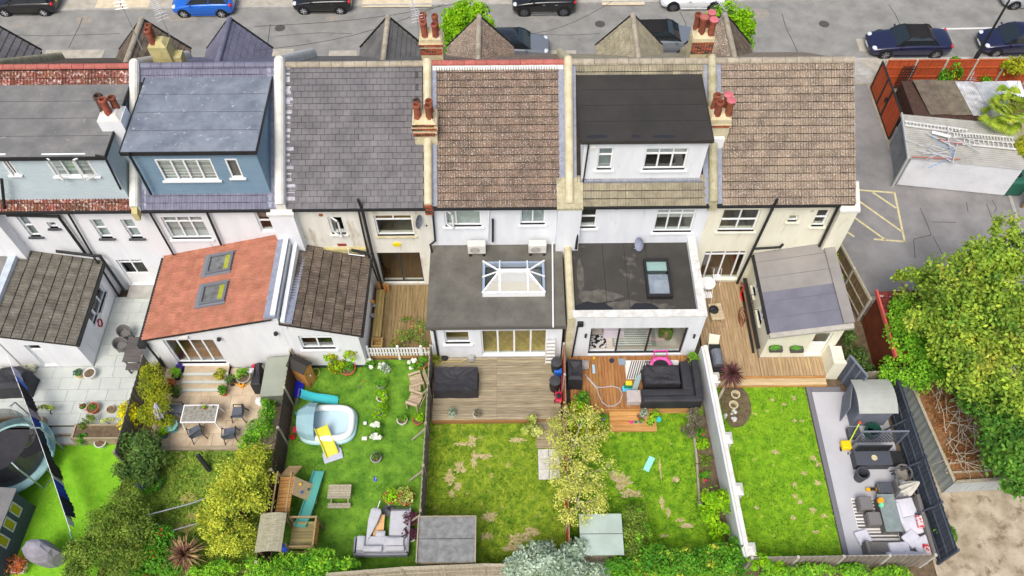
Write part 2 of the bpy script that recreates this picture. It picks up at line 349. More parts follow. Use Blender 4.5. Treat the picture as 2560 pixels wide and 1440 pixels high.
STONEW = mat('coping_white', S(226,225,218), S(206,205,195), sc=2.5, rough=.95, bump=.1, c3=S(170,166,140), t3=.68, s3=4)
STONEG = mat('coping_mossy', S(188,182,156), S(158,152,118), sc=3, rough=.95, bump=.2, c3=S(112,108,80), t3=.58, s3=7)
T_BROWN = mat('tile_brown', S(144,122,104), S(110,94,82), sc=1.6, rough=.95, bump=.3, bsc=60, rnd=.1, c3=S(214,208,198), t3=.53, s3=22)
T_TAN = mat('tile_tan', S(154,137,117), S(124,110,96), sc=1.6, rough=.95, bump=.3, bsc=60, rnd=.09, c3=S(218,212,202), t3=.53, s3=22)
T_RED = mat('tile_lichen_red', S(140,86,70), S(110,70,60), sc=2, rough=.95, bump=.3, bsc=60, rnd=.3, c3=S(212,204,196), t3=.53, s3=9)
T_GREY = mat('tile_weathered', S(124,120,110), S(96,92,84), sc=3, rough=.95, bump=.3, bsc=60, rnd=.14, c3=S(186,182,172), t3=.62, s3=8)
T_DKBR = mat('tile_dark_weathered', S(116,104,92), S(86,77,68), sc=3, rough=.95, bump=.3, bsc=60, rnd=.18, c3=S(182,172,156), t3=.62, s3=9)
T_LICH = mat('tile_grey_lichen', S(166,158,134), S(138,132,114), sc=2, rough=.95, bump=.3, bsc=60, rnd=.13, c3=S(206,200,182), t3=.6, s3=10)
T_SLATE = mat('slate_grey', S(120,118,120), S(100,98,100), sc=1.1, rough=.75, bump=.1, bsc=30, rnd=.1, c3=S(98,95,98), t3=.64, s3=2.2)
T_SLATD = mat('slate_dark', S(122,121,118), S(100,99,97), sc=1.1, rough=.75, bump=.1, bsc=30, rnd=.1)
T_BLUE = mat('tile_blue_grey', S(122,122,140), S(106,106,124), sc=2, rough=.6, rnd=.06)
T_TERR = mat('tile_terracotta', S(184,126,104), S(162,108,88), sc=2.4, rough=.9, rnd=.1, c3=S(176,146,98), t3=.72, s3=2)
RIDGE_R = mat('ridge_red', S(180,108,98), S(160,92,84), sc=4, rough=.85, rnd=.1)
RIDGE_G = mat('ridge_grey', S(178,168,150), S(150,142,124), sc=4, rough=.95, rnd=.1, bump=.2, c3=S(226,172,60), t3=.73, s3=5)
UNDER = mat('roof_underlay', S(62,56,50), S(48,44,40), sc=5, rough=1)
FELT = mat('felt_grey', S(132,131,128), S(108,109,108), sc=1.3, rough=.95, c3=S(160,160,156), t3=.62, s3=2.6)
FELTB = mat('felt_blue_grey', S(134,142,152), S(104,112,124), sc=1.1, rough=.9, c3=S(176,184,194), t3=.6, s3=5)
FELTK = mat('felt_black', S(62,60,57), S(54,52,50), sc=.8, rough=.85, c3=S(120,118,114), t3=.71, s3=6)
FELTM = mat('felt_mineral', S(112,110,102), S(92,90,83), sc=1.1, rough=1, bump=.3, bsc=120, c3=S(136,134,124), t3=.62, s3=14)
FELTE = mat('felt_dark_patched', S(70,68,64), S(60,58,55), sc=.9, rough=.7, c3=S(100,97,90), t3=.6, s3=1.6)
CLADA = mat('cladding_pale', S(196,212,218), S(188,204,210), sc=.7, rough=.7, rnd=.02)
CLADB = mat('cladding_blue', S(128,156,176), S(119,147,168), sc=.7, rough=.65, rnd=.02)
BRICK = mat('brick_red', S(172,92,66), S(140,74,54), sc=7, rough=.95, rnd=.25, bump=.2)
BRICKK = mat('brick_sooty', S(96,72,60), S(74,58,50), sc=7, rough=.95, rnd=.25, bump=.2)
MORT = mat('mortar_cream', S(214,204,170), S(196,180,140), sc=4, rough=.95, bump=.2, c3=S(220,190,70), t3=.63, s3=4)
RENDY = mat('render_lichen_yellow', S(200,190,140), S(176,166,110), sc=3, rough=.95, bump=.2, c3=S(224,196,60), t3=.6, s3=5)
POT = mat('terracotta_pot', S(156,88,66), S(126,70,54), sc=6, rough=.85, rnd=.15)
POTD = mat('pot_sooty', S(104,84,74), S(70,58,54), sc=5, rough=.9)
POTP = mat('pot_pink_cap', S(206,118,124), S(188,100,108), sc=4, rough=.6)
DARKIN = mat('soot', S(30,28,27), rough=1)
def blindmat(c): return mat('blind_%d_%d_%d' % c, S(*c), S(*[int(q*.92) for q in c]), sc=5, rough=.9)
def blind_slat(c): return mat('slat_%d_%d_%d' % c, S(*c), S(*[int(q*.72) for q in c]), sc=1.2, rough=.9, vec=(.05,.05,14), lo=.45, hi=.55, det=1)
def rect(u0, v0, u1, v1, y):
    a, c = PY(u0,v0,y), PY(u1,v1,y); return min(a.x,c.x), max(a.x,c.x), c.z, a.z
def rectm(w, y): # window given by top-left and bottom-right corner; width taken at the top corners
    return rect(*w, y)
def wall_holes(b, x0, x1, z0, z1, y0, y1, holes):
    xs = sorted({x0,x1,*[min(max(h[i],x0),x1) for h in holes for i in (0,1)]}); zs = sorted({z0,z1,*[min(max(h[i],z0),z1) for h in holes for i in (2,3)]})
    for i in range(len(xs)-1):
        run = None
        for j in range(len(zs)-1):
            cx, cz = (xs[i]+xs[i+1])/2, (zs[j]+zs[j+1])/2
            solid = not any(h[0] < cx < h[1] and h[2] < cz < h[3] for h in holes)
            if solid and run is None: run = zs[j]
            if not solid and run is not None: b.box(xs[i],y0,run,xs[i+1],y1,zs[j]); run = None
        if run is not None: b.box(xs[i],y0,run,xs[i+1],y1,z1)
    return b
def window(par, r, y, vs=(), hs=(), sill=None, blind=None, fr=None, fw=.06, name='window', slat=False, cells=None, inset=.09, open_cells=(), dark=()):
    """vs: mullions as fractions across; hs: transoms as fractions from the bottom; faces -y"""
    x0,x1,z0,z1 = r; fr = fr or UPVC; b = MB(); ya, yb = y+inset, y+inset+.07
    b.box(x0,ya,z0,x0+fw,yb,z1).box(x1-fw,ya,z0,x1,yb,z1).box(x0+fw,ya,z0,x1-fw,yb,z0+fw).box(x0+fw,ya,z1-fw,x1-fw,yb,z1)
    X = [x0]+[x0+q*(x1-x0) for q in vs]+[x1]; Z = [z0]+[z0+q*(z1-z0) for q in hs]+[z1]
    for q in X[1:-1]: b.box(q-fw*.55,ya+.005,z0+fw,q+fw*.55,yb-.005,z1-fw)
    for q in Z[1:-1]: b.box(x0+fw,ya-.004,q-fw*.5,x1-fw,yb-.01,q+fw*.5)
    w = b.build(name, fr, par)
    for i in range(len(X)-1):
        for j in range(len(Z)-1):
            if (i,j) in open_cells:   # outward opening casement
                wz = Z[j+1]-Z[j]; c = MB(); a, e = X[i]+.03, X[i+1]-.03
                c.box(a,ya,Z[j]+.02,a+.06,yb-.02,Z[j+1]-.02).box(e-.06,ya,Z[j]+.02,e,yb-.02,Z[j+1]-.02).box(a,ya,Z[j]+.02,e,yb-.02,Z[j]+.08).box(a,ya,Z[j+1]-.08,e,yb-.02,Z[j+1]-.02)
                g = MB().box(a+.06,ya+.02,Z[j]+.08,e-.06,ya+.03,Z[j+1]-.08)
                top = wz < (X[i+1]-X[i])*1.1
                ax = V(1,0,0) if top else V(0,0,1); pv_ = V(a,ya,Z[j+1]) if top else V(a if i == 0 else e,ya,0)
                an = rad(-28) if top else rad(-38 if i == 0 else 38)
                M = Matrix.Translation(pv_) @ Matrix.Rotation(an,4,ax) @ Matrix.Translation(-pv_)
                c.xf(M).build('casement', fr, w); g.xf(M).build('pane', GLASS, w)
            else:
                MB().box(X[i]+.025,ya+.03,Z[j]+.025,X[i+1]-.025,ya+.042,Z[j+1]-.025).build('pane', GLASS, w)
    if blind:
        f = blind[3] if len(blind) > 3 else 0.0
        MB().box(x0+.03,yb+.05,z0+.03+(z1-z0)*f,x1-.03,yb+.06,z1-.03).build('blind', (blind_slat if slat else blindmat)(tuple(blind[:3])), w)
    if sill:
        MB().box(x0-.1,y-.1,z0-.07,x1+.1,ya,z0).build('sill', sill, w)
    return w
def roman(name, w, l, m, rolls=2, h=.045, n=3, th=.04, lap=.94):
    b = MB(); pts = []
    for k in range(rolls):
        for i in range(n+1):
            t = i/n; pts.append((w*(k+t*.5)/rolls, h*math.sin(math.pi*t)))
        pts.append((w*(k+.97)/rolls, 0))
    pts = [p for i,p in enumerate(pts) if i == 0 or p[0] > pts[i-1][0]+1e-5]
    N = len(pts); b.v = [(x,0,z+.05) for x,z in pts]+[(x,l*lap,z+.03) for x,z in pts]+[(x,0,z+.05-th) for x,z in pts]
    b.f = [(i,i+1,N+i+1,N+i) for i in range(N-1)]+[(2*N+i,2*N+i+1,i+1,i) for i in range(N-1)]
    return b.mesh(name, m)
def flat_tile(name, w, l, m, th=.03, g=.006, lap=.965):
    b = MB(); x0, x1 = g, w-g
    b.v = [(x0,0,.012+th),(x1,0,.012+th),(x1,l*lap,.008),(x0,l*lap,.008),(x0,0,0),(x1,0,0),(x1,l*lap,0),(x0,l*lap,0)]
    b.f = [(0,1,2,3),(4,5,1,0),(5,6,2,1),(7,4,0,3)]; return b.mesh(name, m)
def lay(par, me, o, ax, au, w, l, nc, nr, name='roof_tile', stag=0, jit=.004, keep=None, r0=0, clip=None):
    """tiles in courses: ax along the course, au upslope; keep(c, r, x, y) filters"""
    ax = Vector(ax).normalized(); au = Vector(au).normalized(); L = Vector(root_loc(par)); n = 0
    for r in range(r0, nr):
        for c in range(nc + (1 if stag and r % 2 else 0)):
            x = c*w - (stag*w if stag and r % 2 else 0)
            p = Vector(o)+ax*x+au*(r*l)
            if keep and not keep(p + ax*(w/2)+au*(l/2)): continue
            k = ax*RG.uniform(-jit,jit)+au*RG.uniform(-jit,jit)
            M = frame(p+k-L, ax+au*RG.uniform(-.004,.004), au)
            inst(me, name, par, M); n += 1
    return n
def half_round(b, p, q, r, n=6):
    p, q = Vector(p), Vector(q); d = (q-p).normalized(); x = d.cross(V(0,0,1)).normalized(); z = x.cross(d); rings = []
    for c in (p,q): rings.append([c+x*(r*math.cos(math.pi*i/n))+z*(r*math.sin(math.pi*i/n)) for i in range(n+1)])
    N = n+1; k = len(b.v)
    for rr in rings: b.v += [tuple(a) for a in rr]
    for i in range(n): b.f.append((k+i,k+N+i,k+N+i+1,k+i+1))
    b.f.append(tuple(k+i for i in range(N))); b.f.append(tuple(k+N+i for i in reversed(range(N)))); return b
def ridge(par, p, q, m, r=.14, step=.45):
    p, q = Vector(p), Vector(q); d = q-p; n = max(1, round(d.length/step)); e = d/n
    me = None
    for i in range(n):
        a = p+e*i
        if me is None:
            b = MB(); half_round(b, V(0,0,0), e*.97, r); me = b.mesh('ridge_tile', m)
        inst(me, 'ridge_tile', par, Matrix.Translation(a-Vector(root_loc(par))+V(0,0,RG.uniform(-.006,.006))))
def house_thing(name, label, x): return thing(name, label, 'house', (x, YW+4, 0))
def roof_slab(par, x0, x1, m, front=None):
    b = MB(); t = .14
    yz = [(YE,ZE),(YR,ZR),(YF,ZF),(YF,ZF-t),(YR,ZR-t-.03),(YE,ZE-t)]
    b.ext_x([(YE,ZE),(YR,ZR),(YR,ZR-t-.03),(YE,ZE-t)], x0, x1); b.ext_x([(YR,ZR),(YF,ZF),(YF,ZF-t),(YR,ZR-t-.03)], x0, x1)
    return b.build('roof', UNDER, par)
def shell(par, x0, x1, m, wins, z0=0, gable_r=False, y1=YF-.25):
    b = MB(); wall_holes(b, x0, x1, z0, ZE-.1, YW, YW+.3, [w for w in wins])
    b.box(x0,y1-.3,z0,x1,y1,ZF-.15)
    for xa, xb in ((x0,x0+.12),(x1-.12,x1)):
        b.ext_x([(YW+.3,z0),(y1-.3,z0),(y1-.3,ZF-.2),(YR,ZR-.2),(YW+.3,ZE-.1)], xa, xb)
    w = b.build('wall', m, par)
    MB().box(x0+.13,YW+3.2,z0,x1-.13,YW+3.3,ZE-.2).build('inner_wall', mat('room_dim', S(150,148,140), rough=1), par)
    MB().box(x0+.13,YW+.31,2.75,x1-.13,YW+3.19,2.95).build('floor_slab', mat('room_dim', S(150,148,140), rough=1), par)
    MB().box(x0+.13,YW+.31,z0,x1-.13,YW+3.19,z0+.05).build('room_floor', mat('room_floor', S(120,92,66), S(96,72,52), sc=4, vec=(3,.4,1), rough=.6), par)
    return w
def parapet(par, x, m, w=.34, y0=YE-.05, y1=YR, h=.26, front=None, name='party_wall_coping'):
    b = MB(); n = 5
    yz = [(y0,zroof(y0)-.3),(y0,zroof(max(y0,YE))+h),(y1,zroof(y1)+h),(y1,zroof(y1)-.3)]
    b.ext_x(yz, x-w/2, x+w/2)
    # weathered rounded cap
    half_round(b, (x,y0,zroof(max(y0,YE))+h-.01), (x,y1+.05,zroof(y1)+h-.01), w/2, 6)
    if front: 
        yf = YR+front; b.ext_x([(YR,ZR-.3),(YR,ZR+h),(yf,zroof(yf)+h),(yf,zroof(yf)-.3)], x-w/2, x+w/2)
        half_round(b, (x,YR-.02,ZR+h-.012), (x,yf,zroof(yf)+h-.012), w/2-.01, 6)
    return b.build(name, m, par)
def flashing(par, x0, x1, y0=YE, y1=YR, dz=.075):
    return MB().ext_x([(y0,zroof(y0)+dz),(y1,zroof(y1)+dz),(y1,zroof(y1)+dz-.02),(y0,zroof(y0)+dz-.02)], x0, x1).build('lead_flashing', LEAD, par)
def pot(par, x, y, z, m, h=.75, r=.16, capm=None, lean=(0,0)):
    r *= .88; b = MB(); b.lathe((0,0,0), [(r*1.1,0),(r,.06),(r*.92,h*.8),(r*1.15,h*.82),(r*1.18,h*.93),(r*.98,h),(r*.74,h),(r*.7,h*.6)], 14)
    M = Matrix.Translation((x,y,z)) @ Matrix.Rotation(lean[0],4,'X') @ Matrix.Rotation(lean[1],4,'Y'); b.xf(M)
    o = b.build('chimney_pot', m, par, smooth=False)
    c = MB().cyl(M @ V(0,0,h*.62), M @ V(0,0,h*.63), r*.7, n=12).build('pot_hole' if not capm else 'pot_throat', DARKIN, par)  # near-black disc: the dark of the open bore is put into its colour
    if capm: MB().xf(M) ; q = MB(); q.lathe((0,0,0), [(r*1.3,h*1.0),(r*1.35,h*1.03),(r*1.1,h*1.08),(r*.5,h*1.11)], 14, True, True); q.xf(M).build('pot_cap', capm, par, smooth=False)
    return o
def brick_band(par, x0, x1, y0, y1, z0, rows, m1, m2, bl=.23, bh=.07):
    me = [MB().box(0,0,0,bl-.012,.1,bh-.012).mesh('brick', m) for m in (m1,m2)]; L = Vector(root_loc(par))
    for r in range(rows):
        x = x0 - (bl/2 if r % 2 else 0)
        while x < x1-.03:
            xa = max(x, x0); 
            if xa + bl*.4 < x1:
                o = inst(me[RG.random() < .35], 'brick', par, Matrix.Translation(V(xa,y0-.012,z0+r*bh)-L))
                if xa+bl > x1+.02 or xa > x: o.scale.x = (min(x+bl,x1)-xa)/bl
            x += bl
    return
def chimney(hs, x, y, z0, z1, w, d, m, pots, bands=None, cap=True, capm=None):
    b = MB(); b.box(x-w/2,y-d/2,z0,x+w/2,y+d/2,z1)
    c = b.build('chimney', m, hs)
    if bands:
        for zb, rows, grow in bands:
            MB().box(x-w/2-grow,y-d/2-grow,zb,x+w/2+grow,y+d/2+grow,zb+rows*.07).build('brick_course', MORT, c)
            brick_band(c, x-w/2-grow, x+w/2+grow, y-d/2-grow, y-d/2, zb+.006, rows, BRICK, BRICKK)
    if cap: MB().loft([[(x+sx*(w/2-.02+.02*k)*(1-.42*k),y+sy*(d/2)*(1-.42*k),z1+.2*k) for sx,sy in ((-1,-1),(1,-1),(1,1),(-1,1))] for k in (0,1)]).build('flaunching', capm or MORT, c)
    for (dx,dy,pm,h,r,cp) in pots: pot(c, x+dx, y+dy, z1+(.12 if cap else 0), pm, h, r, cp, (RG.uniform(-.04,.04),RG.uniform(-.04,.04)))
    return c
def pipe(par, pts, r=.05, m=None, name='drainpipe'):
    b = MB(); b.tube(pts, r, 8)
    for p in pts[1:-1]: b.ell(p, (r*1.25,)*3, 8, 5)
    return b.build(name, m or BLACKP, par, smooth=False)
def gutter(par, p, q, m=None, r=.07):
    return MB().bar(p, q, r*1.9, r*1.5).build('gutter', m or BLACKP, par)
def gable(hs, ua, um, m_tile_l, m_tile_r, ridm, va=42, hw=1.55, slate=False, wall=WALLW):
    """street bay with its own gable roof seen from behind: ua apex column"""
    ya = 33.2; za = 7.72
    x = PY(ua, va, ya).x; ze = 5.9; y0 = 29.2
    g = MB().box(x-hw+.15,32.5,0,x+hw-.15,ya-.1,ze-.1); g.ext_y([(x-hw+.15,ze-.1),(x+hw-.15,ze-.1),(x,za-.15)], ya-.4, ya-.1); g.build('bay_wall', wall, hs)
    b = MB()
    for s in (-1,1): 
        A, B_, C_, D = V(x,y0,za), V(x,ya,za), V(x+s*hw,ya,ze), V(x+s*hw,y0,ze)
        b.slab([A,B_,C_,D], .1)
    rf = b.build('bay_roof', UNDER, hs)
    sl = math.hypot(hw, za-ze); w = .30; l = .31
    nr = max(4, round(sl/l)); l = sl/nr; nc = int((ya-y0)/w); w = (ya-y0)/nc
    for s, m in ((-1,m_tile_l),(1,m_tile_r)):
        me = flat_tile('bay_tile', w, l, m) if slate else roman('bay_tile', w, l, m, 2, .03)
        up = V(-s*hw,0,za-ze).normalized()
        if s < 0: o = V(x+s*hw, ya, ze); ax = V(0,-1,0)
        else: o = V(x+s*hw, y0, ze); ax = V(0,1,0)
        lay(rf, me, o, ax, up, w, l, nc, nr, 'bay_tile', keep=lambda p: p.z > zroof(p.y)-.35)
    ridge(rf, (x,30.0,za+.02), (x,ya+.05,za+.02), ridm, .13, .4)
    bb = MB().bar((x-hw,ya+.04,ze),(x,ya+.04,za),.04,.2); bb.bar((x,ya+.04,za),(x+hw,ya+.04,ze),.04,.2); bb.build('bargeboard', BLACKP, rf)
    return x
XA0, XAB, XBC, XCD, XDE, XEF, XF1 = -22.1, -15.87, -9.75, -3.55, 2.38, 8.43, 14.42
SLP = V(0,YR-YE,ZR-ZE); SLEN = SLP.length; SLPN = SLP.normalized()
def main_tiles(roof, me, x0, x1, w, l, rows, keep=None, name='roof_tile', stag=0):
    nc = round((x1-x0)/w); return lay(roof, me, (x0,YE-.03,ZE+.0), (1,0,0), SLPN, (x1-x0)/nc, l, nc, rows, name, stag, keep=keep)
def front_tiles(roof, m, x0, x1, w=.33, l=.36, rows=6, slate=False):
    nc = round((x1-x0)/w); w = (x1-x0)/nc; up = V(0,-(YF-YR),ZR-ZF).normalized()
    me = flat_tile('roof_tile', w, l, m) if slate else roman('roof_tile', w, l, m)
    o = V(x1,YR,ZR)-up*(rows*l+.02)
    lay(roof, me, o, (-1,0,0), up, w, l, nc, rows, 'roof_tile')
    y0 = YR+rows*l*.79-.1; MB().ext_x([(y0,zroof(y0)+.04),(YF+.03,zroof(YF)+.04),(YF+.03,zroof(YF)+.01),(y0,zroof(y0)+.01)], x0, x1).build('front_slope', m, roof)
def clad(b, x0, x1, z0, z1, y, holes, bh=.15):
    z = z0
    while z < z1-.01:
        zt = min(z+bh, z1)
        wall_holes(b, x0, x1, z, zt-.012, y, y+.12, holes); wall_holes(b, x0, x1, zt-.012, zt, y+.014, y+.12, holes); z += bh
    return b
def dormer(hs, x0, x1, yf, yb, zt, m_wall, roofm, wins, boards=True, over=.14, kerb=None, edge=None, zb=None):
    zb = zb or zroof(yf)-.05; b = MB(); R_ = [w[0] for w in wins]
    (clad(b, x0, x1, zb, zt-.12, yf, R_) if boards else wall_holes(b, x0, x1, zb, zt-.12, yf, yf+.12, R_))
    for xa, xb in ((x0,x0+.1),(x1-.1,x1)):
        if boards:
            z = zb
            while z < zt-.2:
                ya = max(yf+.12, YE+(z-ZE)/TB-.3); b.box(xa,yf+.12,z,xb,yb,z+.138); b.box(xa+.008,yf+.12,z+.138,xb-.008,yb,z+.15); z += .15
        else: b.box(xa,yf+.12,zb,xb,yb,zt-.12)
    d = b.build('dormer_wall', m_wall, hs)
    r = MB().box(x0-over,yf-over,zt-.12,x1+over*.6,yb,zt).build('dormer_roof', roofm, hs)
    e = MB().box(x0-over-.02,yf-over-.05,zt-.16,x1+over*.6,yf-over-.002,zt+.02).box(x0-over-.04,yf-over,zt-.14,x0-over-.002,yb,zt+.025).box(x1+over*.6+.002,yf-over-.05,zt-.14,x1+over*.6+.04,yb,zt+.025)
    e.build('roof_edge_trim', edge or BLACKP, r)
    n = max(2, int((x1-x0)/1.0))
    jm = mat('felt_seam', S(72,74,78), rough=.9)
    q = MB()
    for i in range(1,4): q.box(x0, yf+i*(yb-yf)/4, zt, x1, yf+i*(yb-yf)/4+.02, zt+.004)
    q.build('felt_lap', jm if roofm is not FELTK else mat('felt_seam_k', S(44,42,40), rough=.9), r)
    for w in wins: window(hs, w[0], yf, **w[1])
    return r
def win_side(par, x, yc, w, z0, z1, face, **k):
    L = Vector(root_loc(par)); o = window(par, (L.x-w/2, L.x+w/2, z0, z1), L.y, **k)
    o.matrix_local = Matrix.Translation((x-L.x, yc-L.y, 0)) @ Matrix.Rotation(rad(90*face), 4, 'Z'); return o
def pier(par, x, w, zb, zt, m, capm, d=.4, slope=True):
    b = MB().box(x-w/2,YW-d,zb,x+w/2,YW+.02,zt); o = b.build('chimney_breast', m, par)
    MB().ext_x([(YW-d-.04,zt),(YW-d-.04,zt+.12),(YW+.75,zt+.72),(YW+.9,zt+.6),(YW+.75,zt)], x-w/2-.05, x+w/2+.05).build('sloping_cap', capm, par)
    return o
DKSILL = mat('sill_dark', S(82,84,86), S(70,72,74), sc=5, rough=.8)
DKFR = mat('frame_charcoal', S(58,62,68), rough=.5)
ROOMD = mat('room_dim', S(150,148,140), rough=1)
# ================= house at the far left edge (only its rear extension and street gable show)
H = house_thing('terraced_house', 'white house at the far left edge, mostly outside the picture, with grey flat extension roof', -25)
shell(H, -28.2, XA0-.05, WALLW, []); r = roof_slab(H, -28.2, XA0-.05, T_SLATD)
b = MB().box(-26,18.6,0,-22.75,YW,2.75); b.build('extension_wall', WALLW, H); MB().box(-26,18.5,2.75,-22.7,YW,2.86).build('extension_roof', FELT, H)
gable(H, -10, 0, T_SLATD, T_SLATE, RIDGE_G, 85, 1.7, slate=True)
parapet(H, XA0, STONEG, front=4.9, y0=YE)
pier(H, XA0-.2, .8, 0, 6.3, WALLW, STONEW, .5)
# ================= house A: pale blue dormer, grey tiled rear extension
H = house_thing('terraced_house', 'white house with pale blue clad dormer and weathered grey tiled extension at the left', -19)
wa = [(rect(38,541,104,591,YW), dict(hs=(.5,), sill=DKSILL, blind=(150,160,160))), (rect(115,556,147,570,YW), dict(sill=DKSILL)),
      (rect(222,549,283,595,YW), dict(hs=(.5,), sill=DKSILL, blind=(196,206,206))), (rect(299,549,358,595,YW), dict(hs=(.5,), sill=DKSILL, blind=(196,206,206)))]
da = rect(288,650,402,727,YW); da = (da[0], min(da[1],XAB-.25), .42, da[3])
shell(H, XA0+.05, XAB, WALLW, [w[0] for w in wa]+[da]); 
for w in wa: window(H, w[0], YW, **w[1])
d = window(H, da, YW, vs=(.5,), hs=(.42,.86), name='french_door'); MB().box(da[0]+.06,YW+.1,.45,da[1]-.06,YW+.14,.42+.4*(da[3]-.42)).build('door_panel', UPVC, d)
MB().box(da[0]-.1,YW-.75,.2,da[1]+.1,YW-.01,.4).build('door_step', CONCG, H)
rf = roof_slab(H, XA0+.05, XAB-.05, T_RED)
me = roman('roof_tile', .27, .33, T_RED, 2)
main_tiles(rf, me, XA0+.1, XAB-.12, .27, .33, 18, keep=lambda p: p.y < 23.75 or p.y > 26.75 or p.x > XAB-.35)
front_tiles(rf, T_DKBR, XA0+.1, XAB-.1); ridge(rf, (XA0+.2,YR,ZR+.05), (XAB-.2,YR,ZR+.05), RIDGE_R, .14, .5)
dw = [(rect(103,386,246,439,23.0), dict(vs=(.33,.66), blind=(206,216,214), slat=True, open_cells=((0,0),(2,0)), inset=-.02, sill=UPVC)), (rect(-10,386,50,436,23.0), dict(vs=(.5,), open_cells=((0,0),), inset=-.02, sill=UPVC))]
dr = dormer(H, XA0+.35, XAB-.28, 23.0, 26.95, 9.4, CLADA, FELT, dw)
gutter(H, (XA0+.1,YE-.08,ZE-.02), (XAB-.2,YE-.08,ZE-.02)); parapet(H, XAB, STONEW, w=.4, front=4.9)
MB().ext_x([(YE-.3,ZE-.35),(YE-.3,ZE+.1),(YE+.1,ZE+.4),(YE+.1,ZE-.1)], XAB-.12, XAB+.12).build('corbel', RENDY, H)
gable(H, 362, 0, T_DKBR, T_DKBR, RIDGE_G, 66, 1.75)
c = chimney(H, XAB-.15, 24.65, 7.0, 9.95, .95, .85, WALLW, [(-.28,.12,POTD,.75,.19,None),(.2,.2,POT,.6,.16,None),(0,-.14,POT,.8,.17,None)], capm=STONEW)
c = chimney(H, P(388,120,10.2).x, 28.7, 8.5, 10.1, .8, .65, RENDY, [(-.2,.14,POT,.7,.15,None),(-.16,-.16,POT,.7,.15,None)], capm=RENDY)
MB().box(P(425,130,10).x-.3,28.5,8.9,P(425,130,10).x+.2,29.0,9.45).build('stack_shoulder', RENDY, c)
pipe(H, [PY(4,448,22.7), PY(12,528,22.7), PY(20,538,22.7), PY(146,541,22.7), PY(216,637,22.7), PY(250,640,22.6), PY(315,733,22.4)], .065)
pipe(H, [PY(170,533,22.72), PY(228,632,22.72), PY(305,752,22.3)], .045)
pipe(H, [PY(140,628,22.6), PY(240,640,22.6)], .07, name='hopper_pipe')
pipe(H, [PY(238,388,22.8), PY(262,393,22.8), PY(302,473,22.9)], .045)
# rear extension of A, roof falling to the right
x0, x1, ya = XA0-.2, -19.08, 18.45
b = MB(); dh = rect(49,854,143,912,ya); dh = (dh[0],dh[1],.4,dh[3]); zl, zr_ = 3.3, 2.42
sideh = [(21.3,1.35,1.15,2.15),(20.35,.55,1.3,2.1)]
wall_holes(b, x0, x1, 0, 2.3, ya, ya+.25, [dh]); b.ext_y([(x0,2.3),(x1,2.3),(x1,zr_-.03),(x0,zl-.03)], ya, ya+.25)
b2 = MB(); wall_holes(b2, -YW, -ya-.25, 0, 2.36, 0, .25, [(-yc-w_/2,-yc+w_/2,za_,zb_) for yc,w_,za_,zb_ in sideh])
b.add([(x1-q[1], -q[0], q[2]) for q in b2.v], [f[::-1] for f in b2.f]); b.build('extension_wall', WALLW, H)
for yc,w_,za_,zb_ in sideh: win_side(H, x1, yc, w_, za_, zb_, 1, vs=(.55,) if w_ > 1 else (), sill=UPVC)
dd = window(H, dh, ya, hs=(.62,), name='back_door'); MB().box(dh[0]+.07,ya+.1,.42,dh[1]-.07,ya+.15,.4+.58*(dh[3]-.4)).build('door_panel', UPVC, dd)
rf = MB().slab([(x0,ya-.1,zl+.04),(x1+.12,ya-.1,zr_-.0),(x1+.12,YW,zr_-.0),(x0,YW,zl+.04)], .1).build('extension_roof', UNDER, H)
up = V(x0-x1-.12,0,zl-zr_+.04); n = 8; l = up.length/n; w = (YW-ya+.1)/15; me = roman('extension_tile', w, l, T_GREY, 2, .05, lap=.92)
lay(rf, me, (x1+.14,ya-.1,zr_+.0), (0,1,0), up, w, l, 15, n, 'extension_tile')
gutter(H, (x1+.2,ya-.12,zr_-.04), (x1+.2,YW-.2,zr_-.04)); MB().box(x0-.28,ya-.05,3.1,x0+.05,YW,3.6).build('extension_parapet', mat('parapet_lead', S(196,206,214), S(176,186,196), sc=3, rough=.8), H)
MB().box(x0-.28,ya,0,x0+.05,ya+.4,3.1).build('extension_pier', WALLW, H)
# ================= house B: blue dormer, terracotta extension
H = house_thing('terraced_house', 'white house with deep blue clad dormer and terracotta tiled rear extension', -12.8)
wb = [(rect(400,543,530,597,YW), dict(vs=(.35,.66), hs=(.74,), blind=(206,212,212), slat=True, sill=UPVC)), (rect(633,528,690,580,YW), dict(hs=(.5,), blind=(150,132,124,.55)))]
shell(H, XAB, XBC, WALLW, [w[0] for w in wb])
for w in wb: window(H, w[0], YW, **w[1])
rf = roof_slab(H, XAB+.05, XBC-.05, T_BLUE); me = roman('roof_tile', .23, .3, T_BLUE, 1, .025)
main_tiles(rf, me, XAB+.22, XBC-.2, .23, .3, 20, keep=lambda p: p.y < 23.3 or p.y > 27.2)
front_tiles(rf, T_BLUE, XAB+.1, XBC-.1, .3, .36); ridge(rf, (XAB+.25,YR,ZR+.06), (XBC-.15,YR,ZR+.06), T_BLUE, .15, .45)
flashing(rf, XBC-.62, XBC-.17); flashing(rf, XAB+.2, XAB+.42, YE, 24.2)
dw = [(rect(386,398,549,449,23.15), dict(vs=(.27,.5,.74), blind=(226,230,228), slat=True, sill=UPVC, inset=-.02)), (rect(561,397,610,443,23.15), dict(blind=(120,128,124), inset=-.02, sill=UPVC))]
dormer(H, XAB+.55, XBC-.45, 23.15, 27.25, 9.47, CLADB, FELTB, dw)
gutter(H, (XAB+.2,YE-.08,ZE-.02), (XBC-.5,YE-.08,ZE-.02)); parapet(H, XBC, STONEW, w=.42, h=.34, front=4.9)
gable(H, 572, 0, T_BLUE, T_BLUE, T_BLUE, 42, 1.6)
pier(H, XBC-.08, 1.05, 3.2, 6.1, WALLW, STONEW)
pipe(H, [PY(320,382,22.9), PY(345,425,22.9), PY(378,486,22.95)], .05)
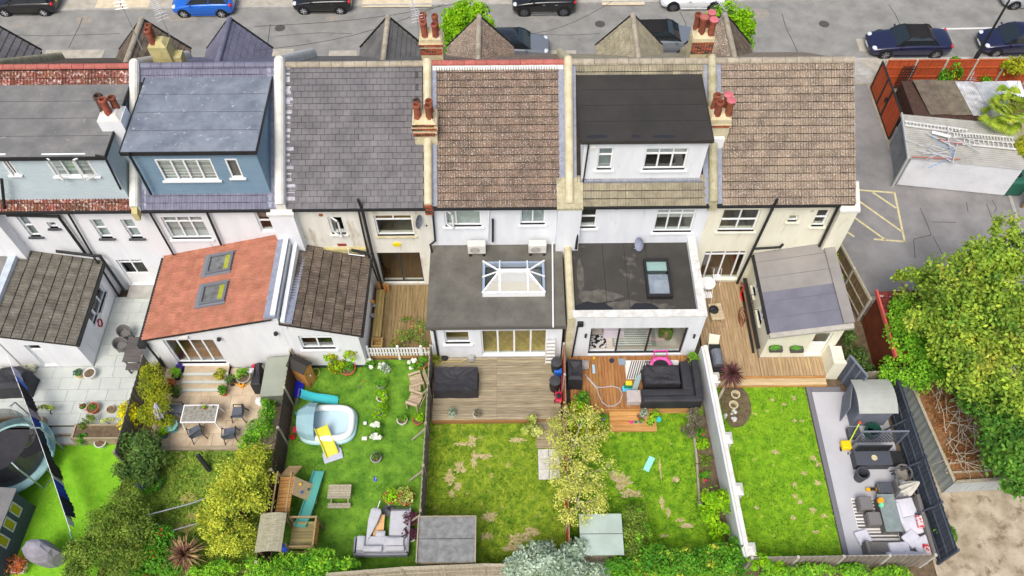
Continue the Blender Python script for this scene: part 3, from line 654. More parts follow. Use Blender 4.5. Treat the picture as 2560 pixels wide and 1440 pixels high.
pipe(H, [PY(370,524,22.72), PY(434,637,22.72)], .045); pipe(H, [PY(650,521,22.7), PY(642,527,22.7), PY(516,528,22.7), PY(553,612,22.7)], .055)
x0, x1, ya = XAB+.05, XBC-.1, 18.5; zl, zr_ = 2.72, 4.35
dh = rect(405,850,567,908,ya); dh = (dh[0],dh[1],.45,min(dh[3],2.55))
b = MB(); wall_holes(b, x0, x1, 0, 2.6, ya, ya+.25, [dh]); b.ext_y([(x0,2.6),(x1,2.6),(x1,zr_-.03),(x0,zl-.03)], ya, ya+.25); b.box(x0,ya+.25,0,x0+.25,YW,2.6); b.ext_y([(x1-.2,0),(x1+.005,0),(x1+.005,zr_+.25),(x1-.2,zr_+.25)], ya-.004, YW)
b.build('extension_wall', WALLW, H); MB().box(x0+.3,ya+.3,0,x1-.3,YW,.4).build('room_floor', mat('room_tile_floor', S(170,120,70), S(140,96,56), sc=5, rough=.5), H)
window(H, dh, ya, vs=(.25,.5,.75), name='folding_door', sill=UPVC)
rf = MB().slab([(x0-.15,ya-.12,zl),(x1-.2,ya-.12,zr_),(x1-.2,YW,zr_),(x0-.15,YW,zl)], .1).build('extension_roof', UNDER, H)
up = V(x1-.2-x0+.15,0,zr_-zl); n = 17; l = up.length/n; w = (YW-ya+.12)/16; me = roman('extension_tile', w, l, T_TERR, 2, .06, lap=.99)
lay(rf, me, (x0-.17,YW,zl), (0,-1,0), up, w, l, 16, n, 'extension_tile')
upn = up.normalized(); nrm = V(0,-1,0).cross(upn)
for (u,v) in ((552,660),(537,735)):
    t = None; c0 = P(u,v,3.45); k = (c0.x-x0+.15)/(x1-.2-x0+.15); c0 = P(u,v,zl+k*(zr_-zl)+.08); M = frame(c0, (0,-1,0), upn)
    q = MB(); q.box(-.5,-.62,0,.5,-.5,.14).box(-.5,.5,0,.5,.62,.14).box(-.5,-.5,0,-.4,.5,.14).box(.4,-.5,0,.5,.5,.14); sk = q.xf(M).build('roof_window', mat('skylight_grey', S(108,112,118), rough=.6), H)
    MB().box(-.62,-.86,.0,.62,-.62,.055).box(-.62,-.6,0,-.5,.62,.06).box(.5,-.6,0,.62,.62,.06).xf(M).build('flashing_apron', mat('skylight_flash', S(120,124,132), rough=.7), sk)
    MB().box(-.4,-.5,.09,.4,.5,.1).xf(M).build('pane', GLASS, sk); MB().box(-.4,.2,.03,.4,.5,.05).xf(M).build('blind_yellow', mat('blind_yellow', S(190,188,60), rough=.9), sk)
    MB().box(-.4,-.5,.045,.4,.2,.048).xf(M).build('lining', mat('skylight_lining', S(150,148,152), S(110,108,112), sc=3, rough=.8), sk)
gutter(H, (x0-.22,ya-.12,zl-.03), (x0-.22,YW-.1,zl-.03), r=.09); MB().ext_y([(x1-.55,zr_-.1),(x1+.02,zr_+.06),(x1+.02,zr_+.2),(x1-.5,zr_+.1)], ya-.1, YW).build('lead_flashing', LEAD, H)
pipe(H, [V(x0-.1,ya-.12,2.6), V(x0-.05,ya-.08,.3)], .05); MB().box(x0-.3,ya-.4,2.5,x0-.02,ya-.13,2.78).build('hopper', BLACKP, H)
for u,v in ((690,828),(548,842)): 
    p = PY(u,v,ya); MB().lathe((p.x,p.y-.12,p.z-.1), [(.05,0),(.1,.05),(.07,.16),(.02,.2)], 10).build('wall_light', BLACKP, H)
p = PY(460,840,ya); MB().box(p.x-.18,p.y-.14,p.z-.05,p.x+.18,p.y-.004,p.z+.05).build('flood_light', STONEW, H)
# ================= house C: slate roof, dark tiled lean-to
H = house_thing('terraced_house', 'cream house with the grey slate roof and a dark tiled lean-to extension', -6.7)
wc = [(rect(818,543,866,585,YW), dict(open_cells=((0,0),), sill=WALLC)), (rect(933,539,1037,589,YW), dict(hs=(.74,), sill=STONE)), (lambda q: (q[0],min(q[1],XCD-.15),.4,q[3]))(rect(941,632,1062,711,YW))]
wc[2] = (wc[2], dict(vs=(.5,), fr=DKFR, name='sliding_door'))
shell(H, XBC, XCD, WALLC, [w[0] for w in wc])
for w in wc: window(H, w[0], YW, **w[1])
q = wc[1][0]; MB().box((q[0]+q[1])/2-.03,YW+.085,q[2]+.74*(q[3]-q[2]),(q[0]+q[1])/2+.03,YW+.15,q[3]-.05).build('mullion', UPVC, H)
MB().box(q[0]+.05,YW+.22,q[2]+.76*(q[3]-q[2]),q[1]-.05,YW+.23,q[3]-.05).build('blind', blindmat((214,160,70)), H)
rf = roof_slab(H, XBC+.05, XCD-.05, T_SLATE); l = SLEN/23; w = (XCD-XBC-.44)/18; me = flat_tile('slate', w, l, T_SLATE)
lay(rf, me, (XBC+.22,YE-.04,ZE), (1,0,0), SLPN, w, l, 18, 17, 'slate', .5)
jm = MB()
for rr in range(17,23):
    for cc in range(18):
        M = frame(V(XBC+.22+cc*w+(w/2 if rr%2 else 0)*(cc<17),YE-.04,ZE)+SLPN*(rr*l), (1,0,0), SLPN); a = jm.mark(); jm.add([v.co for v in me.vertices], [tuple(p.vertices) for p in me.polygons]); jm.xf(M, a)
jm.build('slate_upper_courses', T_SLATE, rf, kind='stuff')
front_tiles(rf, T_SLATD, XBC+.1, XCD-.1, .32, .36, 6, True); ridge(rf, (XBC+.2,YR,ZR+.04), (XCD-.1,YR,ZR+.04), RIDGE_G, .15, .5)
q = MB()
for i in range(14):
    y = YE+.25+i*.34; w0 = RG.uniform(.12,.42); q.ext_x([(y,zroof(y)+.06),(y+.3,zroof(y+.3)+.05),(y+.3,zroof(y+.3)+.03),(y,zroof(y)+.04)], XBC+.2, XBC+.24+w0)
q.build('mortar_fillet', mat('fillet', S(196,196,204), S(150,150,160), sc=6, rough=.9), rf)
MB().box(0,0,0,.02,.02,.02)
gutter(H, (XBC+.45,YE-.08,ZE-.02), (XCD-.15,YE-.08,ZE-.02)); parapet(H, XCD, STONE, w=.34)
brick_band(H, XCD-.17, XCD+.17, YE-.08, YE, ZE-.42, 9, BRICK, BRICKK)
gable(H, 970, 0, T_SLATD, T_SLATD, RIDGE_G, 44, 1.58, slate=True)
chimney(H, XCD-.06, 25.25, 7.2, 9.05, .95, .85, STONE, [(-.3,.2,POTD,.62,.16,None),(.24,.2,POT,.62,.16,None),(-.26,-.16,POT,.72,.17,None),(.22,-.16,POT,.72,.17,None)], bands=[(8.35,3,.02),(8.72,2,.06),(8.9,2,.03)])
cc = chimney(H, P(1078,115,10.2).x, 28.55, 8.6, 10.55, .92, .7, MORT, [(-.28,.22,POT,.75,.16,None),(.24,.14,POT,.75,.14,None),(-.26,-.0,RIDGE_R,.72,.15,None),(-.22,-.22,POT,.72,.15,None),(.22,-.22,POT,.62,.15,None)], bands=[(9.75,5,.01),(10.2,2,.05)])
pipe(H, [PY(894,517,22.72), PY(920,634,22.72), PY(950,715,22.5)], .045)
pipe(H, [PY(898,510,22.6)+V(0,0,.3), PY(906,526,22.62), PY(931,634,22.62), PY(957,722,22.4)], .065); pipe(H, [PY(878,625,22.65), PY(922,634,22.65)], .07)
o = PY(992,610,YW); MB().ext_y([(o.x+.2*math.cos(i*.628),o.z+.13*math.sin(i*.628)) for i in range(10)], YW-.06, YW-.003).build('alarm_box', mat('alarm_yellow', S(226,206,40), rough=.5), H)
o = PY(802,537,YW); MB().cyl((o.x,YW-.03,o.z),(o.x,YW-.003,o.z),.09,n=12).build('air_vent', BRICK, H)
o = PY(855,612,YW); MB().box(o.x-.2,YW-.01,o.z-.1,o.x+.2,YW-.003,o.z+.1).build('bare_brick_patch', BRICK, H)
x0, x1, ya = XBC-.09, -6.72, 18.5; zl, zr_ = 3.95, 2.92
wh = rect(744,840,840,872,ya); b = MB(); wall_holes(b, x0, x1, 0, 2.85, ya, ya+.25, [wh]); b.ext_y([(x0,2.85),(x1,2.85),(x1,zr_-.03),(x0,zl-.03)], ya, ya+.25); b.box(x1-.25,ya+.25,0,x1,YW,zr_-.42); b.build('extension_wall', WALLW, H)
window(H, wh, ya, hs=(.76,), vs=(.5,), sill=UPVC)
rf = MB().slab([(x0,ya-.1,zl),(x1+.14,ya-.1,zr_),(x1+.14,YW,zr_-.25),(x0,YW,zl-.5)], .1).build('extension_roof', UNDER, H)
up = V(x0-x1-.14,0,zl-zr_); n = 8; l = up.length/n; w = (YW-ya+.1)/15; me = roman('extension_tile', w, l, T_DKBR, 2, .05, lap=.92)
lay(rf, me, (x1+.16,ya-.1,zr_+.01), V(0,YW-ya,-.3), up, w, l, 15, n, 'extension_tile')
MB().box(x0+.1,ya-.06,3.5,x0+.27,YW,4.12).build('extension_parapet', WALLW, H); MB().slab([(x0+.27,ya-.08,4.0),(x0+.55,ya-.08,3.94),(x0+.55,YW,3.5),(x0+.27,YW,3.55)], .03).build('lead_flashing', LEAD, H)
MB().box(x0+.1,YW-.14,3.0,x1+.1,YW-.003,3.32).build('mortar_fillet', RENDY, H); gutter(H, (x1+.2,ya-.12,zr_-.06), (x1+.2,YW-.2,zr_-.28)); MB().box(x0,ya-.03,0,x1+.05,ya-.003,.18).build('plinth', DKFR, H)
pipe(H, [PY(870,622,22.6), PY(872,635,22.6), PY(912,640,22.55)], .025, UPVC, 'waste_pipe')
# ================= house D: brown tiled roof, felt extension with lantern
H = house_thing('terraced_house', 'pale house with lichen-flecked brown tile roof and grey felt extension with lantern', -.6)
wd = [(rect(1109,528,1204,566,YW), dict(vs=(.31,), open_cells=((0,0),), sill=WALLB, blind=(196,206,202,.1))), (rect(1301,521,1362,561,YW), dict(vs=(.5,), sill=WALLB, blind=(170,182,182)))]
shell(H, XCD, XDE, WALLB, [w[0] for w in wd])
for w in wd: window(H, w[0], YW, **w[1])
rf = roof_slab(H, XCD+.05, XDE-.05, T_BROWN); l = SLEN/19; n = 16; w = (XDE-XCD-.75)/n; me = roman('roof_tile', w, l, T_BROWN, 3, .06, lap=.91)
lay(rf, me, (XCD+.36,YE-.04,ZE), (1,0,0), SLPN, w, l, n, 19, 'roof_tile')
front_tiles(rf, T_BROWN, XCD+.1, XDE-.1); ridge(rf, (XCD+.15,YR,ZR+.06), (XDE-.1,YR,ZR+.06), RIDGE_R, .14, .46)
MB().ext_x([(YR-.26,ZR-.06),(YR-.12,ZR+.06),(YR-.12,ZR+.02),(YR-.26,ZR-.1)], XCD+.2, XDE-.2).build('ridge_bedding', mat('bedding', S(214,220,222), S(190,196,190), sc=5, rough=.9), rf)
flashing(rf, XCD+.16, XCD+.38); flashing(rf, XDE-.42, XDE-.16); gutter(H, (XCD+.2,YE-.08,ZE-.02), (XDE-.5,YE-.08,ZE-.02)); parapet(H, XDE, STONE, w=.34, front=4.9)
gable(H, 1197, 0, T_TAN, T_BROWN, RIDGE_G, 30, 1.62)
pier(H, XDE+.02, 1.0, 2.9, 6.35, WALLB, STONEG)
pipe(H, [PY(1080,508,22.72), PY(1088,602,22.72), PY(1076,612,22.5), V(XCD+.02,22.2,.6)], .045); pipe(H, [PY(1232,548,22.7), PY(1232,604,22.7)], .05)
pipe(H, [PY(1222,524,22.75), PY(1220,600,22.75)], .03, UPVC, 'waste_pipe'); pipe(H, [PY(1187,515,22.8),PY(1187,527,22.75),PY(1222,527,22.75)], .02, UPVC, 'waste_pipe')
x0, x1, ya = XCD-.08, XDE-.28, 18.75; zt = 3.4
wh = [rect(1109,826,1176,859,ya), rect(1201,827,1366,889,ya)]; wh[1] = (wh[1][0],wh[1][1],.46,wh[1][3])
b = MB(); wall_holes(b, x0, x1, 0, zt-.12, ya, ya+.25, wh); b.box(x0,ya+.25,0,x0+.25,YW,zt-.12).box(x1-.25,ya+.25,0,x1,YW,zt-.12); b.build('extension_wall', WALLB, H)
window(H, wh[0], ya, hs=(.78,), sill=UPVC); d = window(H, wh[1], ya, vs=(.25,.5,.75), name='french_door', fw=.07)
def herring_mat():
    m = mat('herringbone', S(230,206,120), S(206,180,96), sc=6, rough=.45, rnd=.2); return m
fl = MB().box(x0+.26,ya+.26,.3,x1-.26,YW-.05,.44).build('room_floor', mat('room_floor_yellow', S(206,180,100), rough=.6), H)
me = MB().box(-.06,-.3,0,.06,.3,.012).mesh('floor_block', herring_mat()); L = Vector(root_loc(H))
for i in range(17):
    for j in range(7):
        p = V(wh[1][0]-.2+i*.205, ya+.4+j*.21, .443); inst(me, 'floor_block', fl, Matrix.Translation(p-L) @ Matrix.Rotation(rad(45 if i%2 else -45),4,'Z'))
rp = (P(1207,655,3.9), P(1362,735,3.7)); lx0, lx1, ly0, ly1 = P(1206,735,3.6).x, P(1363,735,3.6).x, P(1285,737,3.55).y, P(1285,656,3.6).y
b = MB(); wall_holes(b, x0-.1, x1+.1, ya-.2, YW, 0, 1, [(lx0+.15,lx1-.15,ly0+.15,ly1-.15)])
rf = MB(); rf.v = [(p[0],p[2],zt-.12+.12*p[1]) for p in b.v]; rf.f = [f[::-1] for f in b.f]; rf = rf.build('extension_roof', FELTM, H)
MB().box(x0-.13,ya-.26,zt-.2,x1+.12,ya-.203,zt+.03).build('gutter', mat('gutter_grey', S(96,94,88), rough=.8), H)
lan = MB(); z0 = zt+.0; zc = z0+.28; zr2 = z0+.75; cx0, cx1, cy = lx0+.75, lx1-.75, (ly0+ly1)/2
lan.box(lx0,ly0,z0,lx1,ly0+.1,zc).box(lx0,ly1-.1,z0,lx1,ly1,zc).box(lx0,ly0+.1,z0,lx0+.1,ly1-.1,zc).box(lx1-.1,ly0+.1,z0,lx1,ly1-.1,zc)
LN = lan.build('roof_lantern', UPVC, H)
bars = MB(); bars.bar((cx0,cy,zr2),(cx1,cy,zr2),.16,.1)
for ex, sx in ((cx0,lx0),(cx1,lx1)):
    for sy in (ly0,ly1): bars.bar((ex,cy,zr2),(sx,sy,zc+.03),.07,.07)
    bars.bar((ex,cy,zr2),(sx,cy,zc+.03),.05,.06)
    bars.ell((ex,cy,zr2+.04),(.12,.12,.1),8,5)
for t in (.33,.67):
    for sy in (ly0,ly1): bars.bar((cx0+(cx1-cx0)*(t-.33)/.34,cy,zr2),(cx0+(cx1-cx0)*(t-.33)/.34,sy,zc+.03),.06,.06)
bars.build('glazing_bar', UPVC, LN)
bl = glass_mat('glass_solar', (.62,.7,.8), .98)
for pts in ([(lx0,ly0,zc),(lx1,ly0,zc),(cx1,cy,zr2),(cx0,cy,zr2)],[(lx1,ly1,zc),(lx0,ly1,zc),(cx0,cy,zr2),(cx1,cy,zr2)],[(lx0,ly1,zc),(lx0,ly0,zc),(cx0,cy,zr2)],[(lx1,ly0,zc),(lx1,ly1,zc),(cx1,cy,zr2)]): MB().poly(pts).build('pane', bl, LN)
MB().cyl(P(1381,607,zt+.1),P(1383,818,zt+.1),.035,n=6).build('waste_pipe', UPVC, H)
MB().cyl((x1+.34,ya-.1,zt+.22),(x1+.34,YW-.2,zt+.22),.17,n=10).box(x1+.18,ya-.1,0,x1+.5,YW-.2,zt+.1).build('party_wall_coping', STONE, H)
pipe(H, [V(x0+.12,ya-.27,zt-.15), V(x0+.2,ya-.08,zt-.5), V(x0+.2,ya-.08,.4)], .05)
# ================= house E: black dormer, black flat extension
H = house_thing('terraced_house', 'white house with black flat-roofed dormer and black flat extension with white parapet', 5.4)
we = [(rect(1454,518,1489,570,YW), dict(hs=(.5,), sill=UPVC, blind=(150,150,140,.7))), (rect(1644,525,1727,580,YW), dict(vs=(.33,.66), hs=(.78,), sill=UPVC, blind=(214,216,214,.5)))]
shell(H, XDE, XEF, WALLB, [w[0] for w in we])
for w in we: window(H, w[0], YW, **w[1])
rf = roof_slab(H, XDE+.05, XEF-.05, T_LICH); n = 16; l = SLEN/18; w = (XEF-XDE-.6)/n; me = roman('roof_tile', w, l, T_LICH, 3, .06, lap=.91)
lay(rf, me, (XDE+.32,YE-.04,ZE), (1,0,0), SLPN, w, l, n, 18, 'roof_tile', keep=lambda p: p.y < 23.75 or p.y > 27.1 or p.x < XDE+.4)
front_tiles(rf, T_LICH, XDE+.1, XEF-.1); ridge(rf, (XDE+.15,YR,ZR+.05), (XEF-.15,YR,ZR+.05), RIDGE_G, .16, .5)
flashing(rf, XDE+.16, XDE+.32); flashing(rf, XEF-.4, XEF-.16)
dw = [(rect(1497,371,1528,424,23.55), dict(hs=(.64,), sill=UPVC, blind=(150,160,160))), (rect(1616,372,1711,424,23.55), dict(vs=(.33,.66), hs=(.7,), sill=UPVC, blind=(200,204,206,.55)))]
dormer(H, XDE+.5, XEF-.55, 23.55, 27.2, 9.47, WALLB, FELTK, dw, boards=False, edge=FELTK)
for (u,v,a_) in ((1492,341,.45),(1590,340,.2),(1660,341,.5)): c0 = P(u,v,9.475); MB().poly([(c0.x+a_*math.cos(t*.63), c0.y+.1*math.sin(t*.63)*RG.uniform(.7,1.2), 9.4745) for t in range(10)]).build('puddle', mat('puddle', S(50,50,54), rough=.08, spec=.5), H)
MB().box(XDE+.45,23.42,zroof(23.4)-.02,XEF-.5,23.54,zroof(23.5)+.12).build('lead_flashing', LEAD, H)
gutter(H, (XDE+.55,YE-.08,ZE-.02), (XEF-.15,YE-.08,ZE-.02)); parapet(H, XEF, STONEG, w=.36, front=4.9)
gable(H, 1583, 0, T_LICH, T_LICH, RIDGE_G, 33, 1.62)
pipe(H, [PY(1472,360,23.4), PY(1458,455,23.4)], .035); pipe(H, [PY(1453,508,22.7), PY(1440,622,22.4)], .06)
o = PY(1541,521,YW); MB().box(o.x-.09,YW-.03,o.z-.06,o.x+.09,YW-.003,o.z+.06).build('air_vent', STONEG, H); o = PY(1481,370,23.55); MB().box(o.x-.12,23.5,o.z-.07,o.x+.12,23.547,o.z+.07).build('air_vent', STONEW, H)
x0, x1, ya = XDE+.12, XEF-.3, 18.7; zt = 3.45
dh = rect(1478,821,1699,891,ya); dh = (dh[0],dh[1],.55,dh[3])
b = MB(); wall_holes(b, x0, x1, 0, zt+.35, ya, ya+.3, [dh]); b.box(x0,ya+.3,0,x0+.25,YW,zt-.16).box(x1-.3,ya+.3,0,x1,YW,zt+.35); b.build('extension_wall', WALLB, H)
MB().box(x0-.02,ya-.03,zt+.352,x1+.03,ya+.33,zt+.4).box(x1-.33,ya+.333,zt+.352,x1+.03,YW,zt+.4).build('parapet_coping', mat('coping_dirty', S(224,224,220), S(196,195,188), sc=4, rough=.9, c3=S(140,138,130), t3=.63, s3=7), H)
fx0, fx1 = x0+.3, x1-.35
rk = [P(1616,744,3.6), P(1690,648,3.6)]; kx0, kx1, ky0, ky1 = rk[0].x+.05, rk[0].x+1.15, rk[0].y, rk[1].y
b = MB(); wall_holes(b, x0-.02, x1-.3, ya+.3, YW, 0, 1, [(kx0+.1,kx1-.1,ky0+.1,ky1-.1)])
rf = MB(); rf.v = [(p[0],p[2],zt-.15+.15*p[1]) for p in b.v]; rf.f = [f[::-1] for f in b.f]; rf = rf.build('extension_roof', FELTE, H)
q = MB()
for u in (1512,1567,1622): p = P(u,700,zt); q.box(p.x,ya+.35,zt,p.x+.02,YW-.05,zt+.006)
q.build('felt_lap', mat('felt_seam_k', S(44,42,40), rough=.9), rf)
for (u,v,a_,b_) in ((1480,772,55,22),(1612,770,36,16)):
    c0 = P(u,v,zt+.004); MB().poly([(c0.x+a_/59*math.cos(t*.45)*RG.uniform(.75,1.1), min(max(c0.y+b_/52*math.sin(t*.45)*RG.uniform(.7,1.1),ya+.32),YW), zt+.004) for t in range(14)]).build('puddle', mat('puddle', S(50,50,54), rough=.08, spec=.5), rf)
sk = MB(); sk.box(kx0,ky0,zt,kx1,ky0+.14,zt+.24).box(kx0,ky1-.1,zt,kx1,ky1,zt+.24).box(kx0,ky0+.14,zt,kx0+.1,ky1-.1,zt+.24).box(kx1-.1,ky0+.14,zt,kx1,ky1-.1,zt+.24); sk = sk.build('rooflight', BLACKP, H)
MB().box(kx0+.1,ky0+.14,zt+.2,kx1-.1,ky1-.1,zt+.212).build('pane', glass_mat('glass_pale', (.86,.92,.92), .97), sk)
MB().box(kx0+.1,ky0+.14,zt+.08,kx1-.1,ky0+.14+(ky1-ky0)*.55,zt+.09).build('blind', mat('blind_lilac', S(206,200,212), S(180,172,190), sc=3, rough=.9), sk); MB().box(kx0+.1,ky0+.2+(ky1-ky0)*.62,zt+.08,kx1-.1,ky1-.1,zt+.09).build('lining', mat('lining_aqua', S(206,222,216), rough=.8), sk)  # added pale sheets: they stand for the interior
for (u,v,a_,b_) in ((1500,742,60,26),(1560,765,70,18),(1450,690,14,50),(1640,770,60,14)):
    c0 = P(u,v,zt+.002); MB().poly([(min(max(c0.x+a_/59*math.cos(t*.35)*RG.uniform(.6,1.1),x0+.3),x1-.35), min(max(c0.y+b_/52*math.sin(t*.35)*RG.uniform(.6,1.1),ya+.32),YW-.1), zt+.0016+.0006*(u%4)) for t in range(18)]).build('worn_patch', mat('felt_worn', S(104,101,93), S(76,74,69), sc=3, rough=.9), rf)
for sh in (dh,):
    w_ = window(H, sh, ya, vs=(.30,.62), fr=BLACKP, fw=.07, name='sliding_door', open_cells=())
    for ch in [c for c in w_.children][:1]: bpy.data.objects.remove(ch)
fl = MB().box(x0+.26,ya+.31,.3,x1-.31,YW-.05,.5).build('room_floor', mat('room_floor_pale', S(206,198,188), S(196,188,178), sc=3, rough=.5), H)
q = MB()
for i in range(11):
    q.bar((4.6+i*.0,ya+.55+i*.12,.512),(6.3,ya+.55+i*.12,.512),.05,.012)
q.build('striped_rug', mat('rug_white', S(228,226,220), rough=.95), fl); MB().box(4.5,ya+.45,.5,6.5,ya+2.0,.508).build('rug_base', mat('rug_green', S(150,158,146), rough=.95), fl)
MB().rbox(dh[0]+.75,ya+.9,.5,dh[0]+1.7,ya+1.6,1.1,.03).build('play_table', mat('table_lilac', S(222,212,224), rough=.5), fl); MB().box(dh[0]+.05,ya+.4,.501,dh[0]+.9,ya+1.1,.515).build('door_mat', mat('mat_lattice', S(200,198,196), S(40,40,40), sc=9, rough=.95, lo=.48, hi=.52, det=0), fl)
MB().ell((6.9,ya+.9,1.0),(.35,.3,.45),9,6,.2,RG).build('house_plant', mat('leaf_indoor', S(120,140,50), S(80,110,40), sc=9, rough=.8), fl)
pipe(H, [V(x0+.32,ya-.06,zt-.1), V(x0+.22,ya-.06,zt-.3), V(x0+.12,ya-.06,.5)], .04); MB().box(x0+.2,ya-.15,zt-.2,x0+.45,ya-.003,zt+.05).build('hopper', BLACKP, H)
for u,v in ((1464,835),(1735,836)): p = PY(u,v,ya); MB().cyl((p.x,ya-.1,p.z-.12),(p.x,ya-.1,p.z+.12),.05,n=8).box(p.x-.02,ya-.1,p.z-.02,p.x+.02,ya-.003,p.z+.02).build('wall_light', BLACKP, H)
# ================= house F: end of terrace
H = house_thing('terraced_house', 'cream end-of-terrace house with long tan tiled roof and grey sloping extension', 11.4)
wf = [(rect(1810,525,1884,578,YW), dict(vs=(.5,), hs=(.5,), sill=WALLF)), (rect(1974,539,1993,554,YW), dict(sill=WALLF)), (rect(2046,525,2061,566,YW), dict(hs=(.5,), sill=WALLF)), (lambda q: (q[0],q[1],.42,q[3]))(rect(1763,629,1841,704,YW))]
wf[1] = ((wf[1][0][0],wf[1][0][0]+.42)+wf[1][0][2:], wf[1][1]); wf[2] = ((wf[2][0][0],wf[2][0][0]+.55)+wf[2][0][2:], wf[2][1])
wf[3] = (wf[3], dict(vs=(.17,.5,.83), hs=(.86,), name='french_door'))
shell(H, XEF, XF1, WALLF, [w[0] for w in wf])
for w in wf: window(H, w[0], YW, **w[1])
rf = roof_slab(H, XEF+.05, XF1+.05, T_TAN); l = SLEN/18; n = 17; w = (XF1-XEF-.35)/n; me = roman('roof_tile', w, l, T_TAN, 3, .06, lap=.91)
lay(rf, me, (XEF+.4,YE-.04,ZE), (1,0,0), SLPN, w, l, n, 18, 'roof_tile')
front_tiles(rf, T_TAN, XEF+.1, XF1); ridge(rf, (XEF+.15,YR,ZR+.05), (XF1+.05,YR,ZR+.05), RIDGE_G, .16, .5)
flashing(rf, XEF+.17, XEF+.4); gutter(H, (XEF+.2,YE-.08,ZE-.02), (XF1-.6,YE-.08,ZE-.02))
gable(H, 1812, 0, T_TAN, T_DKBR, RIDGE_G, 38, 1.6)
pier(H, XF1-.12, .75, 0, 5.95, WALLF, STONEW, .35)
chimney(H, XEF+.1, 25.2, 7.0, 9.15, .92, .8, STONE, [(-.22,.2,POT,.72,.17,None),(.26,.2,POT,.7,.17,POTP),(-.14,-.18,POT,.72,.17,None),(.3,-.18,POT,.72,.17,POTP)], bands=[(8.75,2,.04)])
MB().box(XEF-.2,24.6,7.3,XEF+.42,24.77,8.25).build('chimney_skirt', WALLW, H)
chimney(H, P(1760,125,10.2).x, 28.5, 8.6, 10.5, .9, .7, MORT, [(-.3,.2,POT,.75,.15,None),(.24,.22,RIDGE_R,.75,.17,POTP),(-.12,-.1,POT,.8,.17,RIDGE_R),(.26,-.16,POT,.72,.17,POTP)], bands=[(9.72,9,.012)])
pipe(H, [PY(1943,498,22.5), PY(1930,524,22.6), PY(1843,708,22.6)], .065); pipe(H, [PY(1884,622,22.65), PY(1950,618,22.65), PY(1957,611,22.6)], .06)
pipe(H, [PY(2095,518,22.7), PY(2048,616,22.7)], .06); o = PY(2031,527,YW); MB().cyl((o.x,YW-.02,o.z),(o.x,YW-.003,o.z),.09,n=12).build('air_vent', STONE, H)
x0, x1, ya = 11.18, 14.3, 18.65; zl, zr_ = 2.6, 3.4
dh = rect(2030,828,2066,857,ya); dh = (13.2,13.85,1.35,2.35); dd_ = (13.15,13.9,.42,2.4)
sideh = [(21.6,.6,1.2,2.0),(20.2,.8,1.2,2.0)]
b = MB(); wall_holes(b, x0, x1, 0, 2.5, ya, ya+.25, [dd_]); b.ext_y([(x0,2.5),(x1,2.5),(x1,zr_-.03),(x0,zl-.03)], ya, ya+.25)
b2 = MB(); wall_holes(b2, ya+.25, YW, 0, 2.5, 0, .25, [(yc-w_/2,yc+w_/2,za_,zb_) for yc,w_,za_,zb_ in sideh]); b.add([(x0+q[1], q[0], q[2]) for q in b2.v], [f[::-1] for f in b2.f]); b.box(x1-.2,ya+.25,0,x1,YW,zr_-.1); b.build('extension_wall', WALLF, H)
for yc,w_,za_,zb_ in sideh: win_side(H, x0, yc, w_, za_, zb_, -1, sill=WALLF, vs=(.5,))
d = window(H, dd_, ya, hs=(.5,), name='back_door'); MB().box(dd_[0]+.06,ya+.1,.45,dd_[1]-.06,ya+.15,.42+.47*1.98).build('door_panel', UPVC, d)
ym = P(2010,715,3.1).y
for ya_, yb_, m_ in ((ya-.1,ym,mat('felt_new_grey', S(122,122,134), S(112,112,124), sc=1.4, rough=.95, bump=.2, bsc=90)), (ym,YW,mat('felt_old_grey', S(150,146,142), S(138,134,131), sc=1.2, rough=.95, c3=S(120,117,115), t3=.68, s3=3))):
    r_ = MB().slab([(x0-.1,ya_,zl),(x1+.1,ya_,zr_),(x1+.1,yb_,zr_),(x0-.1,yb_,zl)], .12).build('extension_roof', m_, H)
    for t in (.35,.75): yy = ya_+(yb_-ya_)*t; MB().slab([(x0-.08,yy,zl+.005),(x1+.08,yy,zr_+.005),(x1+.08,yy+.02,zr_+.005),(x0-.08,yy+.02,zl+.005)], .004).build('felt_lap', mat('felt_seam_pale', S(100,100,106), rough=.9), r_)
MB().slab([(x0-.14,ya-.3,zl-.06),(x1+.12,ya-.3,zr_-.06),(x1+.12,ya-.102,zr_),(x0-.14,ya-.102,zl)], .12).build('fascia_cap', mat('fascia_stone', S(178,174,164), S(160,156,146), sc=4, rough=.9), H)
MB().slab([(x1-.3,ya-.1,zr_+.02),(x1+.14,ya-.1,zr_+.1),(x1+.14,YW,zr_+.1),(x1-.3,YW,zr_+.02)], .05).build('verge_strip', mat('felt_old_grey', S(150,146,142)), H)
gutter(H, (x0-.16,ya-.1,zl-.06), (x0-.16,YW-.1,zl-.06)); MB().box(x0-.28,ya+.1,.9,x0-.12,YW-.3,1.0).build('wall_rail', BLACKP, H)
MB().box(x0-.32,ya+.2,.3,x0-.22,YW-.4,.42).build('base_pipe', BLACKP, H)
for u,v,lab in ((1940,874,0),(1992,875,1)):
    p = PY(u,v,ya-.15); q = MB().box(p.x-.28,ya-.25,p.z-.1,p.x+.28,ya-.01,p.z+.1).build('window_box', mat('basket', S(86,82,80), rough=.9), H)
    MB().ell((p.x-.08,ya-.14,p.z+.14),(.24,.12,.12),8,5,.35,RG).build('plants', mat('leaf_box', S(90,150,50), S(60,120,40), sc=14, rough=.8, c3=S(220,60,80) if lab else S(190,150,60), t3=.58, s3=14), q)
p = PY(1995,829,ya); MB().box(p.x-.15,ya-.06,p.z-.04,p.x+.15,ya-.003,p.z+.04).build('wall_vent', LEAD, H); p = PY(2031,823,ya); MB().box(p.x-.07,ya-.1,p.z-.12,p.x+.07,ya-.003,p.z+.12).build('wall_light', STONEW, H)
